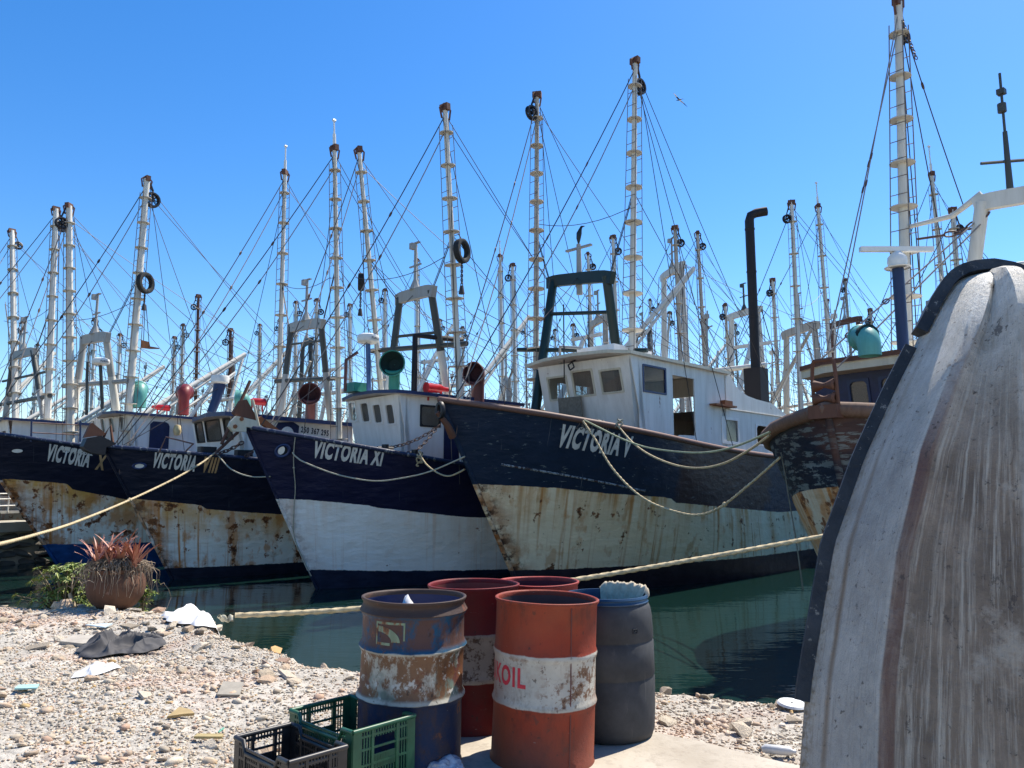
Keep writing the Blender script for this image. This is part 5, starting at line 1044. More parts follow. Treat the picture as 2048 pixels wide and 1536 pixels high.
def drum_mat(name, bands, seed=0., chips=.5, rough=.5, grime=.5, rustband=None):
    """bands: [(z_from, colour)] from the bottom up"""
    m = NT(name, rough+.08, 0, .22); v = m.map(m.tc('Object'), loc=(seed, seed, 0)); z = m.sep(m.tc('Object'))[2]
    j = m.mth('ADD', z, m.mth('MULTIPLY', m.mth('SUBTRACT', m.noise(v, 9, 4), .5), .022)); c = bands[0][1]
    if isinstance(c, tuple): pass
    for (z0, col) in bands[1:]: c = m.mix(m.step(j, z0-.003, z0+.003), c, col)
    return m, v, z, c
def weather(m, v, c, chips=.5, grime=.4, chipcol=RUST, seed=0.):
    n = m.noise(v, 3.5, 6, .62); c = m.mix(m.ramp(n, [(.35, grime), (.62, 0)]), c, (.05, .035, .03))
    sc = m.noise(m.map(v, (1, 1, 1), (3, 1, 2)), 6.5, 8, .72); c = m.mix(m.ramp(sc, [(.66-.10*chips, 0), (.685-.10*chips, .85)]), c, chipcol)
    vs = m.noise(m.map(v, (26, 26, .8)), 1, 4, .6); c = m.mix(m.ramp(vs, [(.68, 0), (.76, .25)]), c, (.45, .40, .35)); c = m.mix(m.ramp(vs, [(.28, .35), (.36, 0)]), c, (.06, .035, .025))
    sm = m.noise(m.map(v, (1, 1, .45), (9, 4, 6)), 4.2, 7, .7); c = m.mix(m.ramp(sm, [(.54, 0), (.66, .62)]), c, (.035, .022, .02)); sp_ = m.noise(m.map(v, (1, 1, .8), (2, 9, 4)), 30, 4, .6); c = m.mix(m.ramp(sp_, [(.64, 0), (.68, .7)]), c, (.04, .024, .02))
    sx = m.noise(m.map(v, (3, 3, 14), (2, 2, 2)), 3.5, 6, .7); c = m.mix(m.ramp(sx, [(.68, 0), (.70, .5)]), c, (.38, .34, .29))
    h = m.mth('ADD', m.mth('MULTIPLY', n, .7), m.mth('MULTIPLY', sc, .5)); m.bump(h, .014, .8); return c
redc, redd, whit = (.26, .040, .019), (.13, .007, .009), (.50, .48, .42)
m, v, z, c = drum_mat('front_red_drum_paint', [(0, redc), (.325, whit), (.60, redc)], 2.0)
wmask = m.mth('MULTIPLY', m.step(z, .33, .35), m.step(z, .60, .58)); c = weather(m, v, c, .28, .32, (.13, .04, .028))
ch = m.noise(m.map(v, (1, 1, 1.1), (5, 2, 7)), 15, 10, .76); big = m.noise(m.map(v, loc=(1, 6, 2)), 3.4, 4)
c = m.mix(m.mth('MULTIPLY', wmask, m.mth('MULTIPLY', m.ramp(ch, [(.50, 0), (.545, .95)]), m.ramp(big, [(.38, .12), (.54, 1)]))), c, (.17, .085, .045)); c = m.mix(m.mth('MULTIPLY', wmask, m.mth('MULTIPLY', m.ramp(ch, [(.60, 0), (.64, .95)]), m.ramp(big, [(.42, 0), (.56, 1)]))), c, (.045, .02, .016))
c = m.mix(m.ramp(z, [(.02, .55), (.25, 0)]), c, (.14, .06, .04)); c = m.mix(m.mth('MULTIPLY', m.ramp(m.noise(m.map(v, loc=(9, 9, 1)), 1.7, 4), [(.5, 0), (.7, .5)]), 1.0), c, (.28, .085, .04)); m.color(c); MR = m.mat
ins = painted('drum_inside_rust', (.10, .055, .05), .5, .8, 4)
pR = drum_profile(hoop_h=.010); nR = len(pR)-9
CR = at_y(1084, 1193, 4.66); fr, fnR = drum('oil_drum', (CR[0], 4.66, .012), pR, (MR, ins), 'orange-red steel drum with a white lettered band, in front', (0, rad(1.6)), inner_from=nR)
fmR = lambda phi, zz, off=.0016: fnR(Vector(((.286+off)*math.sin(phi), -(.286+off)*math.cos(phi), zz)), phi-math.pi/2)
text_on('lettering', 'LUKOIL', lambda x, y, wd: fmR(rad(-103)+x/wd*rad(80), .436+y*.098), plain('red_lettering', (.50, .03, .05), .55, var=.3, scale=20), fr, 0, .02)
b = MB(); b.tube([fmR(rad(26), zz, .001) for zz in np.linspace(.03, .86, 20)], .0035, 5); b.build('seam', painted('seam_rust', (.12, .035, .03), .4), fr)
# blue rusty drum
m, v, z, c = drum_mat('blue_drum_paint', [(0, (.006, .025, .075)), (.373, (.46, .44, .37)), (.633, (.005, .066, .135)), (.815, (.060, .038, .030))], 7.0)
lat = m.noise(m.map(v, (1, 1, .6)), 7.5, 9, .74); pz = m.noise(v, 2.3, 4, .6); mid = m.mth('MULTIPLY', m.step(z, .385, .40), m.step(z, .628, .618)); up = m.mth('MULTIPLY', m.step(z, .64, .66), m.step(z, .82, .80))
c = m.mix(m.mth('MULTIPLY', mid, m.ramp(pz, [(.47, 0), (.54, .9)])), c, (.12, .17, .14)); c = m.mix(m.mth('MULTIPLY', mid, m.ramp(m.noise(m.map(v, loc=(8, 3, 1)), 2.4, 5, .6), [(.52, 0), (.56, .95)])), c, (.13, .035, .03))
c = m.mix(m.mth('MULTIPLY', mid, m.ramp(lat, [(.43, 0), (.50, .92)])), c, (.17, .075, .03)); c = m.mix(m.mth('MULTIPLY', mid, m.ramp(m.noise(v, 14, 6, .7), [(.58, 0), (.62, .8)])), c, (.55, .53, .48))
c = m.mix(m.mth('MULTIPLY', up, m.ramp(lat, [(.40, 0), (.50, .9)])), c, (.10, .045, .03)); c = m.mix(m.mth('MULTIPLY', up, m.ramp(m.noise(m.map(v, (1, 1, .6), (5, 5, 5)), 5, 6, .65), [(.60, 0), (.66, .6)])), c, (.22, .23, .25))
c = m.mix(m.mth('MULTIPLY', m.step(z, .37, .35), m.ramp(lat, [(.48, 0), (.60, .85)])), c, (.06, .04, .045)); c = weather(m, v, c, .45, .35, (.15, .06, .035)); m.color(c)
pB = drum_profile(.287, .895, (.373, .633, .822), .018); blue, fnB = drum('oil_drum', (at_y(824, 1190, 4.60)[0], 4.60, .012), pB, (m.mat, painted('drum_inside_blue', (.012, .025, .10), .25, .6, 5)), 'blue rusty drum with a worn pale emblem, a white rag inside', (0, rad(.8)), inner_from=len(pB)-12)
fmB = lambda phi, zz, off=.002: fnB(Vector(((.287+off)*math.sin(phi), -(.287+off)*math.cos(phi), zz)), phi-math.pi/2)
em = painted('emblem_paint', (.20, .26, .17), 1.1, .6, 9, .5); b = MB()
def curved(b, pts): b.add([fmB(a, zz) for a, zz in pts], [tuple(range(len(pts)))])
for (a0, a1, z0, z1) in ((-.60, -.02, .780, .792), (-.60, -.57, .686, .780), (-.05, -.02, .70, .780), (-.60, -.30, .672, .686)):
    n = 6; b.add([fmB(a0+(a1-a0)*k/n, zz) for zz in (z0, z1) for k in range(n+1)], [(k, k+1, n+1+k+1, n+1+k) for k in range(n)])
n = 12; arc = [(rad(95-95*k/n)) for k in range(n+1)]; ci = [(-.54+.27*math.cos(t), .690+.050*math.sin(t)) for t in arc]; co = [(-.54+.43*math.cos(t), .690+.080*math.sin(t)) for t in arc]
b.add([fmB(*q) for q in ci]+[fmB(*q) for q in co], [(k, k+1, n+2+k, n+1+k) for k in range(n)]); b.build('emblem', em, blue)
# the three behind
m, v, z, c = drum_mat('dark_red_drum_paint', [(0, redd), (.31, (.42, .39, .34)), (.60, (.17, .012, .014))], 11.0); sp = m.noise(v, 18, 6, .7); c = m.mix(m.mth('MULTIPLY', m.mth('MULTIPLY', m.step(z, .31, .33), m.step(z, .6, .58)), m.ramp(sp, [(.52, 0), (.58, .9)])), c, (.10, .06, .04)); c = weather(m, v, c, .15, .4, (.06, .015, .012)); m.color(c)
drum('oil_drum', (at_y(948, 1167, 5.30)[0], 5.30, .012), pR, (m.mat, painted('drum_inside_red', (.22, .05, .035), .3, .6, 4)), 'dark red drum with a speckled grey-white band, between the blue drum and the lettered one', (0, 0), inner_from=nR)
m, v, z, c = drum_mat('back_red_drum_paint', [(0, (.36, .05, .04))], 15.0); c = weather(m, v, c, .15, .3); m.color(c)
drum('oil_drum', (at_y(1075, 1160, 5.80)[0], 5.80, -.03), pR, (m.mat, painted('drum_inside_maroon', (.10, .012, .022), .2, .6, 4)), 'red drum at the back, only its top showing above the lettered drum', (0, 0), inner_from=nR)
m = NT('grey_plastic', .72, 0, .2); v = m.tc('Object'); n1 = m.noise(v, 4, 5, .65); c = m.mix(m.ramp(n1, [(.35, 0), (.7, 1)]), (.040, .042, .046), (.074, .076, .081)); vs = m.noise(m.map(v, (14, 14, 2)), 1.5, 6, .7); c = m.mix(m.ramp(vs, [(.60, 0), (.72, .35)]), c, (.16, .16, .15)); m.color(c); m.bump(n1, .006, .5)
r_ = .292; pG = [(.02, .01), (r_-.05, .0), (r_-.018, .02), (r_-.006, .06)]+[(r_, .2), (r_+.002, .37), (r_-.004, .382), (r_-.004, .39), (r_+.002, .40), (r_-.002, .60), (r_-.008, .608), (r_-.008, .616), (r_-.003, .626), (r_-.010, .76), (r_-.018, .81), (r_-.030, .838), (r_-.038, .845)]
gr, _ = drum('plastic_barrel', (at_y(1211, 1192, 5.12)[0], 5.12, .012), pG, (m.mat,), 'charcoal plastic barrel with a blue rim and a canvas cloth in its mouth', (0, 0), dent=.002, group=None, sc=(1.03, .965))
pr = [(r_-.042, .84), (r_-.030, .842), (r_-.026, .85), (r_-.034, .858), (r_-.034, .870), (r_-.028, .875), (r_-.034, .888), (r_-.046, .888), (r_-.052, .86), (r_-.052, .1), (.02, .08)]
b = MB(); b.lathe(pr, seg=64); b.build('rim', plain('blue_rim_plastic', (.018, .055, .115), .4, var=.2), gr, smooth=50)
b = MB()
for (x0_, x1_, z0, z1) in ((0, 1, 0, .12), (0, 1, .88, 1), (0, .06, 0, 1), (.94, 1, 0, 1), (.2, .5, .3, .5), (.45, .75, .45, .7)):
    q = [(x0_, z0), (x1_, z0), (x1_, z1), (x0_, z1)]; b.prism([Vector((math.sin(rad(30)+(x-.5)*.115)*(r_-.006), -math.cos(rad(30)+(x-.5)*.115)*(r_-.006), .675+zz*.03)) for x, zz in q], (.004, -.006, 0))
b.build('moulded_mark', m.mat, gr, smooth=0)
# ------------------------------------------------------------------ cloth pieces
def ridge(x, y, sd): 
    q = Vector((x, y, sd)); w_ = mnoise.noise_vector(q*.8)*.9; return (1-abs(mnoise.noise(q+w_)))**5
def cloth(name, c, wd, dp, mat, label, cat, seed, amp=.1, fold=3.0, n=60, rz=0, lift=.012, stretch=1.0):
    b = MB(); cs, sn = math.cos(rz), math.sin(rz); P_ = []; F = []
    for j in range(n+1):
        for i in range(n+1):
            u, w_ = i/n*2-1, j/n*2-1; th = math.atan2(w_, u); sq = max(abs(u), abs(w_)); e = 1+.22*mnoise.noise(Vector((math.cos(th)*1.6, math.sin(th)*1.6, seed)))+.10*mnoise.noise(Vector((math.cos(th)*5, math.sin(th)*5, seed+3)))
            x, y = math.cos(th)*sq*wd/2*e, math.sin(th)*sq*dp/2*e; P_.append((x*cs-y*sn, x*sn+y*cs))
            env = max(0, 1-sq**2.2); f = .30*env+1.0*ridge(x*fold, y*fold*stretch, seed)*env**.7+.16*ridge(x*fold*2.6+5, y*fold*2.0*stretch, seed+7)*(env**.5)+.03*mnoise.noise(Vector((x*22, y*22, seed))); F.append(f*amp)
    H = height(np.array([p[0]+c[0] for p in P_]), np.array([p[1]+c[1] for p in P_]))
    for (x, y), h, f in zip(P_, H, F): b.v.append((x, y, float(h)+lift+f))
    b.f = [(j*(n+1)+i, j*(n+1)+i+1, (j+1)*(n+1)+i+1, (j+1)*(n+1)+i) for j in range(n) for i in range(n)]; b.m = [0]*len(b.f)
    return tag(b.build(name, mat, None, (c[0], c[1], 0), smooth=180), label, cat)
m = NT('white_sacking', .8); c = m.noise(m.tc('Object'), 5, 5, .6); m.color(m.mix(m.ramp(c, [(.35, 0), (.65, 1)]), (.62, .59, .56), (.80, .78, .76))); m.bump(m.noise(m.tc('Object'), 60, 2), .002, .4); M['sack'] = m.mat
c = at_z(424, 1236, .04); cloth('sack', (c[0], c[1]), 1.12, .95, M['sack'], 'crumpled white sack lying over the edge of the rubble bank by the rope', 'sack', 3, .10, 2.2, lift=.03)
m = NT('grey_cloth', .8); c = m.noise(m.tc('Object'), 7, 5, .6); m.color(m.mix(c, (.042, .041, .043), (.090, .086, .088))); M['garment'] = m.mat
c = at_z(243, 1284, .02); cloth('garment', (c[0], c[1]), .86, .82, M['garment'], 'dark grey garment crumpled on the rubble below the potted aloe', 'clothing', 8, .13, 2.6, 90, rz=.4, lift=.03, stretch=1.5)
c = at_z(192, 1352, .0); cloth('sheet', (c[0], c[1]), .36, .30, M['sack'], 'small torn piece of white sheet on the rubble, left of centre', 'sheet', 12, .05, 6, 24, rz=.6)
cv = plain('canvas', (.52, .44, .32), .85, var=.25, scale=30); b = MB(); n = 60
gc = gr.location
for k in range(1): pass
rows = [(r_-.105, .70), (r_-.085, .80), (r_-.066, .86), (r_-.052, .895), (r_-.042, .908), (r_-.030, .898), (r_-.024, .865)]
for j, (rr, zz) in enumerate(rows):
    for i in range(n+1):
        t = rad(-8)+rad(100)*i/n; w_ = .020*mnoise.noise(Vector((i*.16, 1, 4)))+.012*mnoise.noise(Vector((i*.45, j*.5, 9))); ed = min(1, min(i, n-i)/5)
        b.v.append(((rr+w_)*math.cos(t), (rr+w_)*math.sin(t), .70+(zz-.70)*(.80+.20*ed)*1.0+(w_*.9 if j > 1 else 0)))
b.f = [(j*(n+1)+i, j*(n+1)+i+1, (j+1)*(n+1)+i+1, (j+1)*(n+1)+i) for j in range(len(rows)-1) for i in range(n)]; b.m = [0]*len(b.f)
tag(b.build('cloth', cv, None, gc, smooth=180), 'beige canvas cloth draped over the inner rim of the charcoal barrel', 'cloth')
b = MB(); rr = random.Random(4)
b.grid(lambda u, w_: (lambda x, y, d: (x, y, .62+.26*max(0, 1-d*1.15)**1.0+.035*mnoise.noise(Vector((x*22, y*22, 2)))+.02*mnoise.noise(Vector((x*50, y*50, 5)))))((u-.5)*.34, (w_-.5)*.34, math.hypot(u-.5, w_-.5)*2), 22, 22)
tag(b.build('rag', M['sack'], None, (blue.location.x-.02, 4.57, .06), smooth=60), 'white rag poking up inside the blue rusty drum', 'rag')
m = NT('clear_film', .25, 0, .6); m.color(m.mix(m.ramp(m.noise(m.tc('Object'), 14, 4), [(.4, 0), (.7, 1)]), (.22, .24, .30), (.60, .62, .66))); M['film'] = m.mat
def bag(c, r, label, seed):
    bm = bmesh.new(); bmesh.ops.create_icosphere(bm, subdivisions=4, radius=1)
    for vv in bm.verts:
        p = vv.co; k = 1+.35*mnoise.noise(p*1.7+Vector((seed, 0, 0)))-.22*abs(mnoise.noise(p*4+Vector((0, seed, 0)))); vv.co = Vector((p.x*k*r*1.25, p.y*k*r, max(-.25, p.z*k)*r*.75))
    me = bpy.data.meshes.new('plastic_bag'); bm.to_mesh(me); bm.free(); me.materials.append(M['film']); o = bpy.data.objects.new('plastic_bag', me); COL.objects.link(o); o.location = c; tag(o, label, 'plastic bag')
c = at_z(884, 1536, .05); bag((c[0], c[1], .03), .105, 'crumpled translucent plastic bag at the foot of the blue rusty drum', 3)
# ------------------------------------------------------------------ crates
def crate(corners, ztop, H, mat, label, notch, slat_w=.006, gap=.017):
    """corners: left, front, right (ground x, y); the fourth closes the rectangle"""
    Lc, Fc, Rc = [np.array(k) for k in corners]; e1 = Lc-Fc; l1 = np.linalg.norm(e1); e1 /= l1; e2 = np.array([e1[1], -e1[0]]); e2 = e2 if e2@(Rc-Fc) > 0 else -e2; l2 = (Rc-Fc)@e2
    root = empty('crate', (Fc[0], Fc[1], 0), math.atan2(e2[1], e2[0])); tag(root, label, 'crate')
    # local: x along e2 (0..l2), y along e1 (0..l1) up to sign
    sgn = 1 if np.cross(e2, e1) > 0 else -1; z0 = ztop-H
    rim, post, lat = MB(), MB(), MB(); T = .011
    def side(p, q, long_, handle):
        p, q = Vector((p[0], p[1]*sgn, 0)), Vector((q[0], q[1]*sgn, 0)); L = (q-p).length; d = (q-p)/L; pt = lambda x, z: p+d*x+Vector((0, 0, z)); ca = .085; nd = notch
        # rim: raised at the corners, dropped between them
        prof = [(0, ztop), (ca, ztop), (ca+.03, ztop-nd), (L-ca-.03, ztop-nd), (L-ca, ztop), (L, ztop)] if long_ else [(0, ztop), (L, ztop)]
        rim.tube([pt(x, z) for x, z in prof], .0125, 8)
        hh = [z0+H*f for f in (.03, .27, .50, .72, .90)]
        for z in hh: lat.bar(pt(.01, z), pt(L-.01, z), .008, T, (0, 0, 1))
        x = .05
        while x < L-.05:
            zt = ztop-(nd if (long_ and ca < x < L-ca) else 0)-.01
            if handle and L*.30 < x < L*.70:
                lat.bar(pt(x, z0), pt(x, z0+H*.60), slat_w, T*.6); lat.bar(pt(x, z0+H*.86), pt(x, zt), slat_w, T*.6)
            else: lat.bar(pt(x, z0), pt(x, zt), slat_w, T*.6)
            x += gap
        for f in ((.22, .5, .78) if long_ else (.3, .7)):
            lat.bar(pt(L*f, z0), pt(L*f, ztop-(nd if long_ else 0)), .016, T*1.4)
        if handle:
            lat.prism([pt(L*.30, z0+H*.42), pt(L*.70, z0+H*.42), pt(L*.70, z0+H*.62), pt(L*.30, z0+H*.62)], d.cross(Vector((0, 0, 1)))*.006)
        cn = Vector((0, 0, 0)); nrm = d.cross(Vector((0, 0, 1)))
        for x0 in (0, L-.05):
            post.prism([pt(x0, z0), pt(x0+.05, z0), pt(x0+.05, ztop-.005), pt(x0, ztop-.005)], nrm*.009)
    c4 = [(0, 0), (l2, 0), (l2, l1), (0, l1)]
    side(c4[0], c4[1], False, True); side(c4[1], c4[2], True, False); side(c4[2], c4[3], False, True); side(c4[3], c4[0], True, False)
    for x in np.arange(.02, l2-.01, .022): lat.bar(Vector((x, .01*sgn, z0+.01)), Vector((x, (l1-.01)*sgn, z0+.01)), .010, .006)
    rim.build('rim', mat, root, smooth=60); po = post.build('corner_posts', mat, root, smooth=0); la = lat.build('lattice', mat, root, smooth=0); la['kind'] = 'stuff'; po['kind'] = 'stuff'
    return root
def plas(name, col): 
    m = NT(name, .42, 0, .45); n = m.noise(m.tc('Object'), 9, 5, .6); m.color(m.mix(m.ramp(n, [(.35, 0), (.7, 1)]), tuple(k*.75 for k in col), tuple(k*1.25+.01 for k in col))); m.bump(n, .002, .4); return m.mat
zg = .36; cr_ = lambda px, py, z: at_z(px, py, z)[:2]
crate((cr_(581, 1421, zg), cr_(706, 1466, zg), cr_(818, 1428, zg)), zg, .34, plas('green_crate_plastic', (.014, .085, .042)), 'green slatted plastic crate against the blue rusty drum', .055)
zk = .315; crate((cr_(471, 1475, zk), cr_(577, 1526, zk), cr_(690, 1492, zk)), zk, .29, plas('black_crate_plastic', (.022, .020, .020)), 'black slatted plastic crate in front of the green one', .05)
# ------------------------------------------------------------------ potted aloe and shrub
PC = at_z(229, 1221, .05); pot = MB(); pr = [(.02, .0), (.17, .0), (.24, .05), (.315, .16), (.34, .27), (.325, .37), (.28, .44), (.30, .47), (.295, .49), (.26, .48), (.24, .44), (.02, .42)]
pm = painted('terracotta', (.13, .062, .036), .3, .85, 4, .6, rustcol=(.30, .17, .12)); hz = float(height(PC[0], PC[1]))
po = tag(pot.build('plant_pot', [pm], None, None, 50) if False else (lambda b: (b.lathe(pr, seg=40), b.build('plant_pot', pm, None, (PC[0], PC[1], hz+.0), smooth=50))[1])(MB()), 'round brown clay pot at the edge of the rubble bank', 'pot')
m = NT('aloe_leaf', .5); r = m.objrand(); z = m.sep(m.tc('Object'))[2]; c = m.mix(r, (.36, .135, .085), (.42, .20, .13)); c = m.mix(m.ramp(m.noise(m.tc('Object'), 8, 4), [(.4, 0), (.7, .5)]), c, (.20, .07, .05)); m.color(c); M['aloe'] = m.mat
al = empty('aloe_plant', (PC[0], PC[1], hz+.46)); tag(al, 'reddish dried-out aloe with curled leaves growing in the clay pot', 'plant')
def blade(seed):
    r = random.Random(seed); b = MB(); n = 9; L = r.uniform(.34, .62); bend = r.uniform(.0, .55); vs = []; cur = r.uniform(-.5, .5)
    x = z = 0; a = rad(80)
    for k in range(n+1):
        f = k/n; wd = .026*(1-f)**.75*(1 if f > .1 else .8)+.0015; y0 = cur*.10*f*f
        vs += [(x, y0-wd, z+wd*.5), (x-.006, y0, z-wd*.12), (x, y0+wd, z+wd*.5)]
        a2 = rad(78)-bend*f**1.4*1.6; x += math.cos(a2)*L/n; z += math.sin(a2)*L/n
    b.add(vs, [q for k in range(n) for q in ((3*k, 3*k+1, 3*k+4, 3*k+3), (3*k+1, 3*k+2, 3*k+5, 3*k+4))]); me = bpy.data.meshes.new('leaf'); me.from_pydata(b.v, [], b.f); me.materials.append(M['aloe']); me.polygons.foreach_set('use_smooth', [True]*len(me.polygons)); return me
bl = [blade(k) for k in range(9)]; rr = random.Random(3)
for (hx, hy, hn) in ((-.20, -.12, 16), (-.12, .05, 12), (.08, -.08, 14), (.20, .02, 16), (.26, -.12, 12), (-.02, .12, 10), (-.26, .02, 9), (.0, -.16, 8)):
    for k in range(hn):
        o = bpy.data.objects.new('leaf', bl[rr.randrange(9)]); COL.objects.link(o); o.parent = al; an_ = rr.uniform(0, 6.28); o.location = (hx+rr.uniform(-.02, .02), hy+rr.uniform(-.02, .02), .06+rr.uniform(-.03, .05)); o.rotation_euler = (rr.gauss(0, .15), rr.uniform(.0, .6), an_); s_ = rr.uniform(.6, .95); o.scale = (s_, s_, s_)
dm = NT('dry_strands', .8); dm.color(dm.mix(dm.island(), (.07, .05, .035), (.34, .26, .18))); b = MB()
for k in range(560):
    a = rr.uniform(0, 6.28); r0 = abs(rr.gauss(0, .17)); x, y = r0*math.cos(a), r0*math.sin(a)*.9; z = .02+.12*(1-(r0/.34)**2); L = rr.uniform(.10, .33); pts = []; ou = rr.uniform(.12, .20)
    for j in range(6):
        f = j/5; ra = r0+ou*min(1, f*1.6)*.75; pts.append(Vector((ra*math.cos(a+rr.uniform(-.1, .1)), ra*math.sin(a+rr.uniform(-.1, .1)), z+.06*math.sin(f*3.1)-L*f*f*1.1)))
    b.tube(pts, [.006*(1-.6*j/5)*rr.uniform(.6, 1.3) for j in range(6)], 3, False)
for k in range(160):
    a = rr.uniform(0, 6.28); r0 = abs(rr.gauss(0, .16)); p = Vector((r0*math.cos(a), r0*math.sin(a), .08)); d = Vector((rr.gauss(0, .5), rr.gauss(0, .5), rr.uniform(.2, 1))).normalized()*rr.uniform(.06, .16); b.tube([p, p+d*.6+Vector((0, 0, .01)), p+d], [.008, .006, .003], 3, False)
b.build('dry_strands', dm.mat, al, smooth=0)['kind'] = 'stuff'
def leafmat(name, a, c2):
    m = NT(name, .5); c = m.mix(m.island(), a, c2); m.color(c); m.b.inputs['Subsurface Weight'].default_value = 0; return m.mat
lm = leafmat('shrub_leaf', (.10, .18, .035), (.36, .38, .10))
def shrub(name, c, label, rx, ry, rz_, n, seed):
    rr = random.Random(seed); root = empty(name, c); tag(root, label, 'shrub'); st, fo = MB(), MB(); fo.cur = 0
    for k in range(n):
        a = rr.uniform(0, 6.28); q = Vector((rx*rr.gauss(0, .45), ry*rr.gauss(0, .45), rz_*rr.uniform(.05, 1))); st.tube([Vector((0, 0, -.1)), q*.5+Vector((0, 0, .03)), q], [.014, .008, .004], 4)
        up = (q+Vector((0, 0, .25))).normalized()
        for j in range(rr.randint(9, 15)):
            az = 6.28*j/11+rr.uniform(-.2, .2); d = (up.orthogonal().normalized()); d2 = up.cross(d); dr = (d*math.cos(az)+d2*math.sin(az)+up*rr.uniform(-.5, .5)).normalized(); L = rr.uniform(.05, .105); w_ = L*.15; sd = dr.cross(up).normalized()
            fo.add([q, q+dr*L*.5+sd*w_, q+dr*L-Vector((0, 0, L*.25)), q+dr*L*.5-sd*w_], [(0, 1, 2, 3)])
    st.build('stem', plain('shrub_stem', (.20, .16, .10), .8), root); fo.build('foliage', lm, root, smooth=0)['kind'] = 'stuff'; return root
c = at_y(128, 1208, PC[1]+.30); shrub('shrub', (c[0], c[1], .0), 'leafy yellow-green shrub growing left of the clay pot', .46, .25, .58, 150, 5)
c = at_y(285, 1212, PC[1]+.35); shrub('shrub', (c[0], c[1], -.05), 'small green sprig growing behind the right side of the clay pot', .16, .12, .42, 22, 9)
b = MB(); c = at_y(146, 1205, PC[1]+.12); b.tube([Vector((c[0]+.02, c[1], hz)), Vector((c[0]-.05, c[1], hz+.17))], [.03, .022], 8); tag(b.build('stump', plain('cut_wood', (.40, .33, .23), .8)), 'pale cut branch stub standing beside the clay pot', 'branch')
# ------------------------------------------------------------------ loose finds on the rubble
def slab(name, px, py, sx, sy, th, col, label, cat, rz=0, tilt=0, poly=None):
    c = at_z(px, py, .03); h = float(height(c[0], c[1])); b = MB(); poly = poly or [(-.5, -.5), (.5, -.45), (.48, .5), (-.45, .47)]; b.prism([Vector((x*sx, y*sy, 0)) for x, y in poly], (0, 0, th)); o = b.build(name, plain(name+'_'+cat.replace(' ', '_'), col, .7, var=.2, scale=12), None, (c[0], c[1], h+.035), smooth=0, normals=True); o.rotation_euler = (tilt, tilt*.4, rz); return tag(o, label, cat)
slab('tile', 461, 1386, .16, .20, .014, (.30, .27, .22), 'grey-brown broken tile lying on the rubble left of the crates', 'tile', .2, .25)
slab('tile', 194, 1258, .26, .16, .012, (.50, .60, .66), 'pale blue broken tile below the clay pot', 'tile', .1, .1, [(-.5, .1), (.4, -.4), (.5, .5)])
slab('tile', 54, 1376, .15, .08, .012, (.33, .55, .53), 'turquoise tile fragment in the white powder at the left', 'tile', .3, .1)
slab('slab', 170, 1274, .42, .28, .05, (.40, .36, .30), 'flat beige stone slab beside the dark grey garment', 'slab', .1, .12, [(-.5, -.3), (.1, -.5), (.5, -.1), (.3, .5), (-.4, .45)])
slab('foam_scrap', 362, 1430, .17, .11, .02, (.36, .26, .12), 'mustard foam scrap left of the black crate', 'scrap', .4, .35, [(-.5, -.5), (.1, -.2), (.5, -.1), (.3, .3), (-.1, .5)])
slab('foam_scrap', 418, 1469, .17, .045, .015, (.38, .30, .14), 'narrow yellowish scrap strip left of the black crate', 'scrap', .1, .1)
slab('foam_scrap', 552, 1292, .17, .13, .05, (.46, .27, .10), 'orange-yellow scrap at the crest of the bank', 'scrap', 1.0, .5, [(-.5, -.3), (0, -.5), (.5, .2), (.1, .5), (-.3, .3)])
slab('board_scrap', 655, 1322, .34, .07, .012, (.24, .17, .12), 'thin brown wood offcut on the bank near the blue drum', 'offcut', .0, .15)
b = MB(); b.tube([(-.03, 0, 0), (.03, .0, .008)], .006, 6); c = at_z(442, 1465, .02); o = b.build('straw', plain('green_straw', (.15, .42, .30), .4), None, (c[0], c[1], .03)); o.rotation_euler = (0, 0, rad(80)); tag(o, 'short green plastic straw left of the black crate', 'straw')
b = MB(); c = at_z(1556, 1501, .04); b.tube([(-.09, 0, .02), (-.07, 0, .022), (.06, .0, .022), (.085, 0, .02), (.10, 0, .02)], [.012, .026, .026, .012, .012], 10); o = b.build('bottle', plain('white_bottle', (.62, .62, .62), .35), None, (c[0], c[1], float(height(c[0], c[1]))+.02), smooth=40); o.rotation_euler = (0, 0, rad(-18)); tag(o, 'white plastic bottle lying at the edge of the concrete near the skiff', 'bottle')
b = MB(); c = at_z(1590, 1419, .03); b.lathe([(.01, .012), (.09, .014), (.10, 0), (.01, -.006)], (0, 0, 0), 20); o = b.build('dish', plain('white_dish', (.70, .69, .66), .5), None, (c[0]-.02, c[1], float(height(c[0], c[1]))+.035), smooth=40); o.rotation_euler = (.1, .05, 0); tag(o, 'white round lid lying on the gravel beside the skiff', 'lid')
